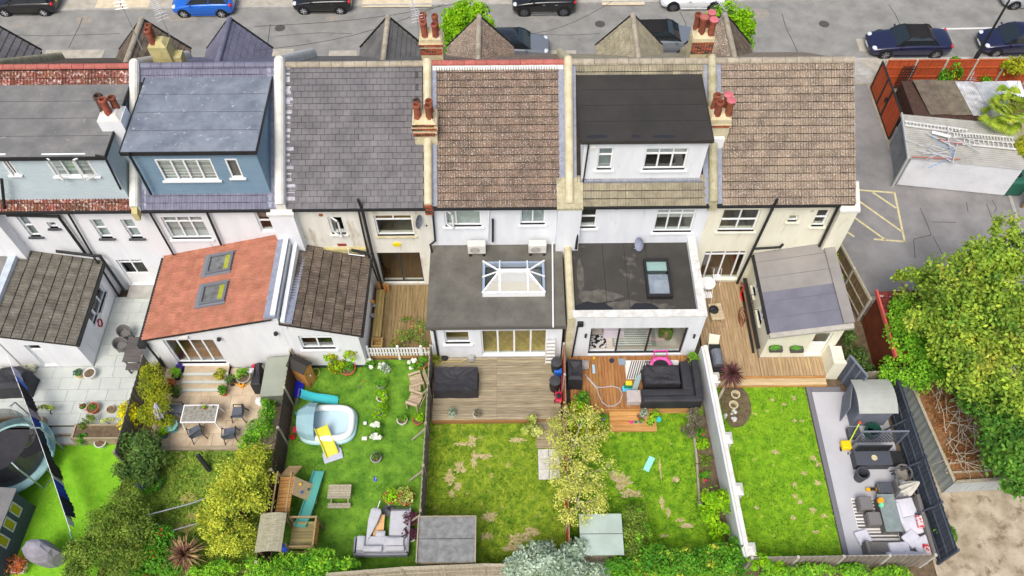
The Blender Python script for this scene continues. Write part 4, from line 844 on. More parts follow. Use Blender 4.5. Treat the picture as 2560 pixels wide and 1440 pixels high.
# low rendered return beside the back door
MB().box(13.98,17.65,0,14.12,ya,1.5).box(14.12,17.65,0,14.55,17.8,1.5).box(14.1,17.8,0,14.55,18.6,1.35).build('porch_wall', WALLF, H)
# ---------------------------------------------------------------- decks, patios, fences, walls
def wood(name, c1, c2, vec, rnd=.12, c3=None): return mat(name, S(*c1), S(*c2), sc=2.5, rough=.9, vec=vec, rnd=rnd, bump=.15, bsc=12, c3=S(*c3) if c3 else None, t3=.62, s3=2)
VX, VY, VZ = (.5,6,6), (6,.5,6), (6,6,.5)
W_C = wood('deck_wet_brown', (164,142,104), (126,106,72), VY, .14, (120,118,60))
W_D = wood('deck_weathered', (170,158,132), (134,122,98), VX, .15, (122,120,88))
W_E = wood('deck_oiled', (178,128,80), (146,100,58), VY, .15)
W_F = wood('deck_tan', (184,158,122), (150,126,94), VY, .12)
W_STEP = wood('step_pine', (206,158,98), (180,130,74), VX, .1)
W_GREY = wood('fence_grey', (150,142,130), (120,112,100), VZ, .12)
W_DARK = wood('fence_dark', (92,76,62), (66,54,46), VZ, .15)
W_ORNG = wood('fence_orange', (190,92,48), (160,72,36), VZ, .1)
W_PALE = wood('fence_pale', (178,170,150), (150,142,120), VZ, .12)
W_SLEE = wood('sleeper', (180,166,142), (150,136,112), VX, .12)
W_SLATE = wood('fence_slate_blue', (84,92,104), (66,72,84), VZ, .1)
W_BROWN = wood('fence_brown', (130,108,80), (100,84,62), VZ, .15)
CPOST = mat('concrete_post', S(192,188,178), S(168,164,154), sc=5, rough=.95, rnd=.05)
def deck(name, label, x0, x1, y0, y1, z, along, m, w=.145, parts=1, fm=None, skip=None):
    t = thing(name, label, 'deck', ((x0+x1)/2,(y0+y1)/2,0)); L = Vector(root_loc(t))
    MB().box(x0+.02,y0+.03,0,x1-.02,y1-.02,z-.04).build('deck_frame', mat('deck_void', S(60,50,40), rough=1), t)
    if along == 'y':
        n = round((x1-x0)/w); w = (x1-x0)/n; seg = (y1-y0)/parts; me = MB().box(.004,.003,-.03,w-.006,seg-.003,0).mesh('plank', m)
        for i in range(n):
            for j in range(parts): inst(me, 'plank', t, Matrix.Translation(V(x0+i*w,y0+j*seg,z+RG.uniform(-.002,.002))-L))
        fb = [MB().box(x0,y0-.03,z-.03-k*.15-.14,x1,y0-.003,z-.03-k*.15) for k in range(max(1,int(z/.15)))]
    else:
        n = round((y1-y0)/w); w = (y1-y0)/n; seg = (x1-x0)/parts; me = MB().box(.003,.004,-.03,seg-.003,w-.006,0).mesh('plank', m)
        for i in range(n):
            for j in range(parts): inst(me, 'plank', t, Matrix.Translation(V(x0+j*seg,y0+i*w,z+RG.uniform(-.002,.002))-L))
        fb = [MB().box(x0,y0-.03,z-.03-k*.15-.14,x1,y0-.003,z-.03-k*.15) for k in range(max(1,int(z/.15)))]
    for b in fb: b.build('fascia_board', fm or W_STEP, t)
    return t
deck('timber_deck', 'small damp brown deck in the courtyard behind the white picket fence', -6.62, -3.66, 18.98, 22.8, .3, 'y', W_C)
deck('timber_deck', 'broad weathered deck below the lantern extension', -3.6, 2.02, 15.62, 18.72, .4, 'x', W_D, .145, 2, wood('fascia_wet', (176,134,84), (150,110,66), VX))
deck('timber_deck', 'orange-brown oiled deck outside the black sliding doors', 2.46, 7.95, 16.05, 18.67, .5, 'y', W_E)
deck('timber_deck', 'tan deck of the side passage at the end house', 8.62, 11.1, 17.68, 22.8, .32, 'y', W_F, .14, 2)
deck('timber_deck', 'tan deck strip in front of the sloping cream extension', 11.11, 14.0, 17.68, 18.62, .32, 'y', W_F)
deck('deck_step', 'long pale timber step below the end house deck', 8.62, 14.0, 17.3, 17.64, .16, 'x', wood('step_pale', (204,184,148), (180,158,120), VX), .17)
def steps(label, x0, x1, y0, z0, n, d, m):
    t = thing('timber_steps', label, 'steps', ((x0+x1)/2,y0-n*d/2,0))
    for i in range(n):
        z = z0*(n-i)/(n+1); ya = y0-i*d
        MB().box(x0,ya-d,0,x1,ya-.01,z-.03).build('riser', m, t)
        MB().box(x0-.02,ya-d-.02,z-.028,x1+.02,ya-d/2-.004,z).build('tread', m, t); MB().box(x0-.02,ya-d/2+.004,z-.028,x1+.02,ya-.008,z).build('tread', m, t)
    return t
steps('weathered timber steps at the corner of the broad deck', .95, 1.98, 15.58, .4, 3, .38, W_D)
steps('orange-brown two-tread timber steps below the oiled deck', 4.15, 6.15, 16.0, .5, 2, .42, W_STEP)
# white picket fence
t = thing('picket_fence', 'low white picket fence closing the courtyard deck', 'fence', (-5.2,18.92,0)); PW = mat('picket_white', S(240,240,238), rough=.6)
for x in (-6.62,-5.25,-4.2,-3.68): MB().box(x-.05,18.85,0,x+.05,18.95,1.15).build('post', PW, t)
for z in (.5,.9): MB().box(-6.57,18.9,z,-3.7,18.93,z+.07).build('rail', PW, t)
me = MB().ext_y([(0,.35),(.08,.35),(.08,1.0),(.04,1.06),(0,1.0)], 0, .02).mesh('picket', PW)
for i in range(21): inst(me, 'picket', t, Matrix.Translation(V(-6.5+i*.135,18.87,0)-Vector(root_loc(t))))
# stone patios
def patio(name, m, base, regs, w, d, z, stag=.5, gap=.012, rnd=.01):
    o = struct(name, base, mat('grout', S(120,116,104), rough=1)); me = MB().box(gap/2,gap/2,-.02,w-gap/2,d-gap/2,0).mesh('paving_slab', m); cut = {}
    for (x0,x1,y0,y1) in regs:
        j = 0; y = y0
        while y < y1-.05:
            x = x0-(stag*w if j % 2 else 0); dd = min(d, y1-y)
            while x < x1-.02:
                xa, xb = max(x,x0), min(x+w,x1)
                if xb-xa > .06:
                    q = inst(me, 'paving_slab', o, Matrix.Translation((xa,y,z+RG.uniform(-.003,.003)))); q.scale = ((xb-xa)/w, dd/d, 1)
                x += w
            y += d; j += 1
    return o
SLAB_A = mat('slab_porcelain', S(196,202,196), S(184,190,184), sc=1.3, rough=.8, rnd=.05, c3=S(160,164,156), t3=.7, s3=2)
SLAB_B = mat('slab_sandstone', S(206,190,164), S(180,160,132), sc=1.6, rough=.9, rnd=.09, bump=.2, bsc=10, c3=S(160,136,108), t3=.66, s3=2.6)
pa = patio('patio', SLAB_A, MB().box(-23.5,15.55,0,-16.55,18.43,.325).box(-19.05,18.43,0,-16.2,22.2,.325), [(-23.5,-16.55,15.55,18.43),(-19.05,-16.2,18.43,22.2)], .9, .58, .35)
pb = patio('patio', SLAB_B, MB().box(-15.85,14.62,0,-9.95,18.44,.085), [(-15.85,-9.95,14.62,18.44)], .92, .6, .11)
MB().box(-15.85,14.45,0,-9.95,14.61,.16).build('timber_edging', W_SLEE, pb)
for i,(y,z) in enumerate(((17.25,.2),(17.6,.3),(17.95,.4))): 
    q = MB().box(-15.0+.1,y,0,-12.9,18.44,z); q.build('stone_step', SLAB_B, pb); MB().box(-14.92,y-.03,z-.05,-12.88,y+.1,z+.012).build('step_nosing', SLAB_A, pb)
for x0,x1,y0,y1,z1 in ((-20.2,-19.0,15.15,15.54,.24),(-20.35,-18.6,14.75,15.14,.12)):
    MB().box(x0,y0,0,x1,y1,z1).build('stone_step', W_SLEE, pa); MB().box(x0+.06,y0+.06,z1,x1-.06,y1-.02,z1+.02).build('step_slab', SLAB_A, pa)
def planter(label, x0, x1, y0, y1, h):
    t = thing('raised_planter', label, 'planter', ((x0+x1)/2,(y0+y1)/2,0))
    for k in range(int(h/.15)):
        z = k*.15
        for bx in ((x0,y0,x1,y0+.08),(x0,y1-.08,x1,y1),(x0,y0+.08,x0+.08,y1-.08),(x1-.08,y0+.08,x1,y1-.08)): MB().box(bx[0],bx[1],z,bx[2],bx[3],z+.14).build('sleeper', W_SLEE, t)
    MB().box(x0+.08,y0+.08,0,x1-.08,y1-.08,h-.1).build('soil', SOIL, t); return t
planter('long sleeper planter at the lawn edge under the yellow shrub', -19.0, -16.75, 14.8, 15.5, .62)
planter('sleeper planter beside the trampoline net', -22.9, -20.35, 15.2, 15.8, .75)
# grey patio strip of the end garden
st = struct('patio', MB().slab([(13.3,9.4,.03),(16.35,9.4,.03),(16.35,17.0,.03),(13.3,17.0,.03)], .08), mat('patio_smooth_grey', S(190,191,195), S(180,181,186), sc=.8, rough=.85, c3=S(168,169,174), t3=.68, s3=1.4))
for bx in ((13.08,9.4,13.29,17.25),(13.3,17.01,14.6,17.25)): MB().box(bx[0],bx[1],-.02,bx[2],bx[3],.04).build('edging_strip', mat('edging_dark', S(116,116,122), rough=.9), st)
q = MB()
for i in range(8):
    for j in range(2): pass
def beds(label_pts, pts, z=.03): return struct('flower_bed', MB().slab([(p[0],p[1],z) for p in pts], .08), SOIL)
c0 = P(1835,1010); beds('', [(c0.x+ .85*math.cos(a*.42)*(1 if math.cos(a*.42) > 0 else .6)-.1, c0.y+1.15*math.sin(a*.42)) for a in range(15)])
e0 = [P(1728,1090), P(1740,1180), P(1752,1285), P(1775,1320)]
eb = struct('flower_bed', MB().slab([(7.75,15.9,.03),(7.72,13.6,.03),(7.6,12.0,.03),(7.9,11.1,.03),(8.55,11.0,.03),(8.3,15.9,.03)], .08), SOIL)
for p,q in zip([(7.75,15.5),(7.7,13.6),(7.58,12.0),(7.55,11.9)],[(7.72,13.65),(7.6,12.05),(7.85,11.2),(8.2,10.9)]): MB().bar((p[0],p[1],.08),(q[0],q[1],.08),.09,.18).build('timber_edging', W_PALE, eb)
sw = struct('stepping_stones', MB().box(.98,13.02,-.02,1.9,14.38,.006), SOIL)
me = MB().box(0,0,0,.44,.44,.035).mesh('paving_slab', SLABW)
for i in range(2):
    for j in range(3): inst(me, 'paving_slab', sw, Matrix.Translation((.99+i*.46,13.03+j*.455,.008)))
# ---------------------------------------------------------------- fences
def fence(label, pts, h, m, pm, side=1, step=1.83, post_h=.05, rails=(.25,.9,1.55), bw=.11, capm=None, z0=0, group=None, horiz=False, postw=.1, fill=True, nm='garden_fence', braces=False, bm=None):
    pts = [Vector((p[0],p[1],0)) for p in pts]; t = thing(nm, label, 'fence', (pts[0].x,pts[0].y,z0), group=group); L = Vector(root_loc(t))
    for a, b in zip(pts, pts[1:]):
        d = b-a; n = max(1, round(d.length/step)); e = d/n; u = e.normalized(); nn = V(-u.y,u.x,0)*side
        for i in range(n+1):
            if i == n and b is not pts[-1]: continue
            p = a+e*i; MB().bar(p+V(0,0,z0-.05), p+V(0,0,z0+h+post_h), postw, postw).build('post', pm, t)
            if braces and 0 < i < n: MB().bar(p+nn*.75+V(0,0,z0), p+V(0,0,z0+h*.75), .06, .06).build('brace', pm, t)
        for i in range(n):
            s0 = a+e*i+u*postw*.5; ln = e.length-postw; b_ = MB(); sag = RG.uniform(-.03,.03)
            if horiz:
                k = 0
                while k*bw < h-.02: b_.bar(s0+V(0,0,z0+k*bw+bw/2), s0+u*ln+V(0,0,z0+k*bw+bw/2), .02, bw-.015); k += 1
            else:
                k = int(ln/bw)
                for j in range(k):
                    c = s0+u*((j+.5)*ln/k); off = nn*(-.012 if j%2 else .004); hh = h+sag*(j/k)+RG.uniform(-.012,.012)
                    M = Matrix((u, nn, V(0,0,1))).transposed().to_4x4(); M.translation = c+off+V(0,0,z0); q = b_.mark(); b_.box(-ln/k*.49,-.008,.04,ln/k*.49,.008,hh); b_.xf(M, q)
            b_.build('board_panel', m, t, kind='stuff')
            for r_ in rails: MB().bar(s0+nn*.03+V(0,0,z0+r_*h/1.8), s0+u*ln+nn*.03+V(0,0,z0+r_*h/1.8), .05, .07).build('rail', capm or pm, t)
            if capm: MB().bar(s0+V(0,0,z0+h+.03), s0+u*ln+V(0,0,z0+h+.03), .09, .03).build('cap_rail', capm, t)
    return t
fence('weathered grey fence between the slab patio and the sandstone patio', [(-16.42,18.3),(-16.5,13.8)], 1.5, W_GREY, W_GREY, -1, bw=.14)
fence('dark brown fence between the sandstone patio and the paddling pool lawn', [(-9.84,18.4),(-9.84,9.2)], 1.75, W_DARK, W_PALE, -1, braces=True)
fence('thin grey fence between the paddling pool lawn and the weathered deck', [(-3.7,18.6),(-3.74,9.3)], 1.7, W_GREY, W_PALE, -1, bw=.14, braces=True)
fence('orange painted fence between the weathered deck and the oiled deck', [(2.2,18.6),(2.1,14.0),(2.02,9.2)], 1.75, W_ORNG, CPOST, 1)
fence('leaning pale back fence behind the sofa and the felt-roofed shed', [(-7.1,8.75),(-4.3,8.95),(-1.2,9.05),(.8,9.0)], 1.65, W_PALE, W_PALE, -1, rails=(.35,1.1,1.7), capm=W_PALE)
fence('grey back fence with concrete posts behind the fresh lawn', [(9.0,9.25),(16.0,9.3)], 1.55, W_GREY, CPOST, 1, rails=(1.7,), step=1.75)
fence('slate-blue boarded fence along the grey patio strip', [(16.45,16.9),(16.75,9.4)], 1.85, W_SLATE, W_SLATE, -1, rails=(.35,1.0,1.65), braces=True)
fence('brown panel fence beside the car park and the end house', [(15.55,24.2),(16.25,20.8)], 1.75, W_BROWN, CPOST, -1, rails=(.3,1.0,1.75), capm=W_PALE)
fence('orange street fence with concrete posts by the dark blue car', [(20.9,36.45),(31.0,36.45)], 1.95, W_ORNG, CPOST, -1, rails=(.1,.75,1.35), capm=W_ORNG, step=1.75)
# rendered wall between gardens E and F
t = thing('garden_wall', 'long white rendered wall between the green lawn and the fresh lawn', 'wall', (8.6,14,0))
def wprism(z0, z1, w): return [(8.4-w/2,18.6),(8.4+w/2,18.6),(8.8+w/2,9.35),(8.8-w/2,9.35)]
MB().prism([(8.3,18.6),(8.52,18.6),(8.92,9.35),(8.7,9.35)], 0, 1.45).build('wall_body', mat('wall_grey_white', S(214,217,220), S(202,205,208), sc=.9, rough=.9, c3=S(180,183,184), t3=.7, s3=2), t)
MB().prism([(8.39,18.6),(8.56,18.6),(8.96,9.35),(8.79,9.35)], 1.452, 1.54).build('coping', STONEW, t)
for y in (17.0,14.2,12.0,9.6):
    x = 8.46+(18.6-y)*.0435; MB().box(x+.0,y-.22,0,x+.32,y+.22,1.5).build('pier', STONEW, t); MB().loft([[(x+.16+sx*.2*k,y+sy*.26*k,1.5+.14*(1-k)+.0) for sx,sy in ((-1,-1),(1,-1),(1,1),(-1,1))] for k in (1,.3)]).build('pier_cap', STONEW, t)
# tall orange gate of the yard, seen on its left side
t = thing('yard_gate', 'tall orange boarded gate with black frame at the car park entrance', 'gate', (20.6,34.4,0))
for ya, yb in ((36.4,35.0),(35.0,34.1),(34.1,32.3)):
    b = MB(); n = int((ya-yb-.12)/.11)
    for i in range(n): y = yb+.07+i*.11; b.box(20.62,y,.12,20.64,y+.1,1.95)
    b.build('board_panel', W_ORNG, t, kind='stuff'); f = MB().box(20.59,yb+.005,.06,20.67,yb+.06,2.0).box(20.59,ya-.06,.06,20.67,ya-.005,2.0).box(20.59,yb+.06,1.94,20.67,ya-.06,2.0).box(20.59,yb+.06,.06,20.67,ya-.06,.12); f.build('gate_frame', BLACKP, t)
MB().box(20.5,34.2,1.0,20.59,34.28,1.3).build('latch', BLACKP, t)
t = thing('trellis_panel', 'black lattice trellis leaning on the orange street fence', 'trellis', P(2232,205)); p0 = P(2225,205); 
for i in range(6): MB().box(p0.x+i*.14,36.25,.1,p0.x+i*.14+.03,36.28,1.75).build('upright', BLACKP, t)
for i in range(9): MB().box(p0.x,36.22,.15+i*.19,p0.x+.73,36.248,.18+i*.19).build('crossbar', BLACKP, t)
# louvred screen at the corner of the end house deck
t = thing('louvre_screen', 'slate-grey louvred screen panel by the end house porch', 'screen', (14.75,17.4,0)); A, B_ = V(14.55,17.75,0), V(15.05,16.75,0); u = (B_-A).normalized()
for k in range(15): MB().bar(A+V(0,0,.25+k*.115), B_+V(0,0,.25+k*.115), .03, .085).build('slat', W_SLATE, t)
for p in (A, A+(B_-A)*.33, A+(B_-A)*.67, B_): MB().bar(p, p+V(0,0,2.0), .07, .07).build('post', mat('screen_grey', S(120,126,138), rough=.7), t)
MB().bar(A+V(0,0,2.0), B_+V(0,0,2.0), .09, .05).build('top_rail', mat('screen_grey', S(120,126,138)), t)
fence('short grey fence behind the arched storage shed', [(15.1,17.2),(17.4,17.4)], 1.5, W_PALE, W_PALE, 1, step=1.2)
# brown passage wall and ivy-covered outbuilding
t = thing('outbuilding', 'red-brown rendered outbuilding almost hidden under ivy', 'outbuilding', (18,19,0)); RB = mat('render_red_brown', S(122,62,34), S(100,50,28), sc=2, rough=.9)
MB().box(16.4,17.6,0,16.6,20.7,2.2).box(16.6,17.6,0,21,17.8,2.2).box(16.6,20.5,0,21,20.7,2.2).build('wall', RB, t)
rf = MB().slab([(16.35,17.5,2.28),(21,17.5,2.6),(21,20.85,2.6),(16.35,20.85,2.28)], .1).build('roof', RB, t)
MB().box(16.28,17.5,2.2,16.36,20.9,2.42).build('bargeboard', mat('barge_red', S(206,96,84), rough=.7), t)
me = roman('roof_tile', .3, .4, mat('tile_maroon', S(124,54,48), S(96,44,40), sc=3, rough=.85, rnd=.2, c3=S(206,196,192), t3=.6, s3=4), 1)
lay(rf, me, (16.4,20.8,2.3), (0,-1,0), (4.1,0,.32), .3, .4, 4, 10, 'roof_tile')
# compost enclosure of corrugated sheet with brash on top
t = thing('compost_enclosure', 'corrugated grey enclosure heaped with dead leaves and branches', 'enclosure', (18.6,14.6,0)); CG = mat('corrugated_grey', S(186,196,194), S(160,172,170), sc=2, rough=.6, vec=(6,6,.4))
def corr(b, p, q, z0, z1, amp=.03, pitch=.12):
    p, q = Vector(p), Vector(q); d = q-p; n = int(d.length/pitch)*2; u = d.normalized(); nn = V(-u.y,u.x,0); k = len(b.v)
    for i in range(n+1):
        c = p+d*(i/n)+nn*(amp if i%2 else -amp)*.5; b.v += [(c.x,c.y,z0),(c.x,c.y,z1)]
    for i in range(n): b.f.append((k+2*i,k+2*i+2,k+2*i+3,k+2*i+1))
    return b
e1, e2, e3 = (17.15,17.2), (17.75,12.3), (20.6,12.45)
corr(MB(), (*e1,0), (*e2,0), 0, 1.25, .015, .3).build('side_sheet', CG, t); corr(MB(), (*e2,0), (*e3,0), 0, 1.25).build('front_sheet', mat('corrugated_light', S(196,202,204), S(160,168,168), sc=3, rough=.6, vec=(8,8,.4)), t)
MB().prism([(17.28,17.1),(17.88,12.42),(20.55,12.56),(21.5,17.3)], 0, 1.05).build('leaf_litter', mat('leaf_litter', S(156,112,74), S(110,84,58), sc=7, rough=1, bump=.8, bsc=14, c3=S(186,148,104), t3=.56, s3=16), t)
for a, b in ((e1,e2),(e2,e3)): MB().bar((*a,1.27),(*b,1.27),.12,.06).build('top_rail', W_PALE, t)
for k in range(2): MB().bar((17.6,12.75+k*.4,1.1),(20.4,12.9+k*.4,1.1),.08,.06).build('loose_batten', W_PALE, t)
# ---------------------------------------------------------------- vegetation
def leafmat(name, c1, c2, k=.8,  c3=None, t3=.6, s3=1.2, sc=1.6, isl=.4): return mat(name, S(*c1,k*1.22), S(*c2,k*1.0), sc=sc, rough=.7, island=isl, c3=S(*c3,k) if c3 else None, t3=t3, s3=s3, trans=.25, spec=.25)  # second tone multiplied lower: inner crown shading painted into the leaf colour
L_SYC = leafmat('leaf_sycamore', (164,186,62), (94,134,46), 1.0, (208,208,84), .57, .8, 1.3)
L_MAP = leafmat('leaf_maple_dark', (112,160,54), (66,112,42), .95, (170,196,60), .6)
L_IVY = leafmat('leaf_ivy', (146,196,48), (84,146,34), .95)
L_OLIV = leafmat('leaf_olive', (140,164,62), (84,112,40), .85, (170,166,60), .6, 2)
L_GOLD = leafmat('leaf_gold', (204,208,70), (150,168,52), .92, (110,132,44), .6, 2.5)
L_YELL = leafmat('leaf_yellow', (232,222,20), (204,200,24), .9)
L_YGRN = leafmat('leaf_yellow_green', (176,178,36), (126,146,34), .85, (206,190,60), .6, 2)
L_DKGR = leafmat('leaf_dark', (104,132,60), (66,100,44), .8, (120,84,52), .66, 2)
L_GRN = leafmat('leaf_green', (112,170,42), (74,136,34), .85, (160,190,60), .62, 2)
L_LIME = leafmat('leaf_lime', (160,206,24), (120,180,20), .85)
L_SILV = leafmat('leaf_silver', (196,212,190), (146,172,140), .85, (108,140,100), .6, 2)
L_GREY = leafmat('leaf_grey_brown', (146,140,116), (112,108,86), .85)
L_VARI = leafmat('leaf_variegated', (212,218,130), (164,184,70), .85)
L_PURP = leafmat('leaf_purple', (132,86,84), (96,60,64), .85, (170,140,70), .64, 3)
L_PLUM = leafmat('leaf_plum', (112,60,84), (80,44,62), .8)
L_CORD = leafmat('leaf_cordyline', (196,170,120), (140,92,84), .85, None, .6, 1, 3)
L_WHIT = leafmat('petal_white', (244,244,236), (220,226,206), .95, isl=.1)
L_PINK = leafmat('petal_pink', (224,70,110), (200,60,90), .9, isl=.2)
L_RED = leafmat('petal_red', (214,60,40), (180,50,36), .9, isl=.2)
L_BLUE = leafmat('petal_violet', (104,84,190), (84,70,160), .9, isl=.2)
L_ORNG = leafmat('petal_orange', (206,130,70), (180,100,60), .9, isl=.3)
BARK = mat('bark', S(128,112,92), S(96,84,68), sc=9, rough=1, bump=.6, bsc=20)
BARKP = mat('bark_pale', S(206,198,178), S(172,162,138), sc=9, rough=1)
def leaves(name, m, par, blobs, n, size, seed=1, aspect=.55, clump=.3, shell=.5, up=.5, rand=.8, kind=None, zmin=.03):
    rg = np.random.default_rng(seed); B = np.array(blobs, float); w = (B[:,3]*B[:,4])**.9+.02; w /= w.sum(); cnt = np.maximum(8,(n*w).astype(int)); Cs = []; Ds = []
    for bb, c in zip(B, cnt):
        K = max(5, c//95); d = rg.normal(size=(K,3)); d /= np.linalg.norm(d,axis=1)[:,None]; d[:,2] = np.where(d[:,2] < -.35, -d[:,2], d[:,2])
        rr = rg.uniform(shell,1,K)[:,None]*rg.uniform(.85,1.12,K)[:,None]; idx = rg.integers(0,K,c); off = rg.normal(size=(c,3))*clump
        u = d[idx]*rr[idx]+off; ln = np.linalg.norm(u,axis=1)[:,None]; u = np.where(ln > 1.15, u/ln*1.15, u)
        Cs.append(bb[:3]+u*bb[3:6]); Ds.append(u)
    C = np.vstack(Cs); D = np.vstack(Ds); N = len(C); C[:,2] = np.maximum(C[:,2], zmin)
    nr = D*.6+np.array([0,0,up])+rg.normal(size=(N,3))*rand*.6; nr /= np.linalg.norm(nr,axis=1)[:,None]
    t = np.cross(nr, rg.normal(size=(N,3))); t /= np.linalg.norm(t,axis=1)[:,None]; b = np.cross(nr, t)
    s = size*rg.uniform(.6,1.35,N)[:,None]; v = np.stack([C-t*s*.5, C+b*s*.5*aspect-t*s*.05, C+t*s*.5-nr*s*.12, C-b*s*.5*aspect-t*s*.05], 1).reshape(-1,3)
    me = bpy.data.meshes.new(name); me.vertices.add(N*4); me.vertices.foreach_set('co', (v-np.array(root_loc(par) if par else (0,0,0))).astype('f').ravel())
    me.loops.add(N*4); me.loops.foreach_set('vertex_index', np.arange(N*4,dtype='i')); me.polygons.add(N); me.polygons.foreach_set('loop_start', np.arange(0,N*4,4,dtype='i')); me.polygons.foreach_set('loop_total', np.full(N,4,dtype='i'))
    me.materials.append(m); me.update(); me.validate(); o = bpy.data.objects.new(name, me); COL.objects.link(o)
    if par: o.parent = par
    if kind: o['kind'] = kind
    return o
def bl(u, v, z, r, ry=None, rz=None):
    p = P(u,v,z); return (p.x,p.y,p.z,r,ry or r,rz or r*.8)
def stems(par, base, blobs, m=BARK, r=.05, name='trunk'):
    b = MB(); base = Vector(base)
    zc = sum(q[2] for q in blobs)/len(blobs); mid = base+V(0,0,max(.1,zc*.5)); b.cyl(base, mid, r, r*.75, 8)
    for q in blobs:
        c = V(q[0],q[1],q[2]); k = mid.lerp(c,.5)+V(RG.uniform(-.1,.1),RG.uniform(-.1,.1),.1); b.cyl(mid,k,r*.6,r*.4,6); b.cyl(k,c,r*.4,r*.15,6)
    return b.build(name, m, par)
def shrub(name, label, cat, m, blobs, n, size, seed, group=None, trunk=.04, extra=None, bark=BARK, **k):
    x = sum(q[0] for q in blobs)/len(blobs); y = sum(q[1] for q in blobs)/len(blobs); t = thing(name, label, cat, (x,y,0), group=group)
    stems(t, (x,y,0), blobs, bark, trunk, 'trunk' if cat == 'tree' else 'stem'); leaves('crown' if cat == 'tree' else 'foliage', m, t, blobs, n, size, seed, **k)
    if extra:
        for i,(em,en,es) in enumerate(extra): leaves('flowers', em, t, blobs, en, es, seed+50+i, shell=.95, clump=.15, kind='stuff')
    return t
# the big trees at the right
shrub('sycamore_tree', 'tall yellow-green sycamore tree at the right by the car park', 'tree', L_SYC,
  [bl(2515,590,6.6,.75,.75,1.1), bl(2480,660,5.6,1.3,1.2,1.3), bl(2400,700,4.6,1.5), bl(2545,720,5.6,1.6), bl(2310,725,3.4,1.1), bl(2450,800,4.9,1.9), bl(2570,860,5.2,1.9), bl(2350,800,3.9,1.4), bl(2250,705,2.6,.5), bl(2520,960,4.6,1.8), bl(2420,900,4.2,1.6)], 30000, .18, 3, trunk=.22, clump=.16)
shrub('maple_tree', 'darker green maple tree at the lower right beside the compost heap', 'tree', L_MAP,
  [bl(2510,1040,3.6,1.4), bl(2560,1120,4.0,1.6), bl(2450,985,3.0,1.0), bl(2510,1150,2.8,1.1), bl(2470,1100,2.4,.6), bl(2560,1190,2.6,1.0)], 14000, .18, 5, trunk=.15, clump=.16)
shrub('ivy_mass', 'bright ivy covering the red-brown outbuilding', 'ivy', L_IVY,
  [bl(2285,800,2.6,1.0,1.2,.5), bl(2320,870,2.5,1.2,1.2,.7), bl(2265,765,2.5,.6,.6,.3), bl(2350,800,2.8,1.3,1.3,.8), bl(2245,850,2.3,.5,.9,.4), bl(2290,940,1.9,.9,.7,.7), bl(2350,930,2.2,1,.9,.8), bl(2235,925,1.5,.6,.6,.6), bl(2400,860,2.8,1.2)], 12000, .15, 7, clump=.25, shell=.6)
shrub('ivy_bush', 'dark shrub in the passage between the porch and the brown wall', 'shrub', L_DKGR, [bl(2140,900,.6,.5,.7,.6), bl(2155,930,.5,.5,.4,.5), bl(2120,850,.6,.35,.5,.5)], 1800, .13, 8)
for (u,v,lab,sd) in ((1170,55,'bright green conifer rising behind the brown bay roof',10),(1822,62,'bright green conifer rising behind the tan bay roof at the chimney',11)):
    q = PY(u,v,35.6); z = q.z; shrub('conifer_tree', lab, 'tree', L_LIME, [(q.x,35.6,z,1.25,.9,1.1),(q.x-.25,35.6,z-1.2,1.4,1,1.2),(q.x+.4,35.5,z-.9,1.0,.8,1.0),(q.x,35.6,z-2.4,1.4,1,1.3),(q.x-.6,35.6,z-.3,.7,.7,.9),(q.x+.6,35.6,z-.1,.7,.7,.8)], 13000, .17, sd, group='conifers in the front gardens', trunk=.12, clump=.16, shell=.7)
shrub('yard_shrub', 'green shrub with yellow tips against the orange street fence', 'shrub', L_GRN, [bl(2375,190,.9,.55,.4,.7), bl(2385,160,1.5,.3,.3,.4), bl(2365,208,.45,.5,.4,.4)], 1500, .16, 12, extra=[(L_YELL,120,.1)])
shrub('yard_bush', 'small leafy bush by the tilted mesh frame in the yard', 'shrub', L_IVY, [bl(2460,205,.5,.4,.35,.4)], 500, .14, 13)
shrub('climbing_shrub', 'yellow-green shrub at the right edge below the palm', 'shrub', L_YGRN, [bl(2556,372,2.0,.5,.6,.6), bl(2556,400,1.8,.5,.5,.5), bl(2548,165,1.6,.9,.5,.6)], 2200, .17, 14)
# fan palm
t = thing('fan_palm', 'fan palm with yellowing fronds at the upper right edge', 'palm', P(2535,330)); c0 = P(2530,275,3.0)
MB().cyl((c0.x,c0.y,0),(c0.x,c0.y,2.9),.2,.17,10).build('trunk', BARK, t)
L_PALM = leafmat('leaf_palm', (176,190,60), (116,150,50), .85, (220,180,40), .62, 1.5)
for i in range(44):
    a = RG.uniform(0,6.28); el = RG.uniform(-.5,1.2); ln = RG.uniform(.6,1.25); d = V(math.cos(a)*math.cos(el),math.sin(a)*math.cos(el),math.sin(el)); h = c0+d*ln+V(0,0,-.1*ln); b = MB().cyl(c0,h,.02,.012,5)
    s = d.cross(V(0,0,1)).normalized(); n = s.cross(d)
    for k in range(13):
        f = (k-6)/6*1.35; dd = (d*math.cos(f)+s*math.sin(f)).normalized(); e = h+dd*.62*(1-.25*abs(f)/1.35)-V(0,0,.12+.1*abs(f)); w = dd.cross(n).normalized()*.045
        m_ = h+dd*.3; b.add([h-w*.3,m_-w,e,m_+w,h+w*.3], [(0,1,2,3,4)])
    b.build('frond', L_PALM, t)
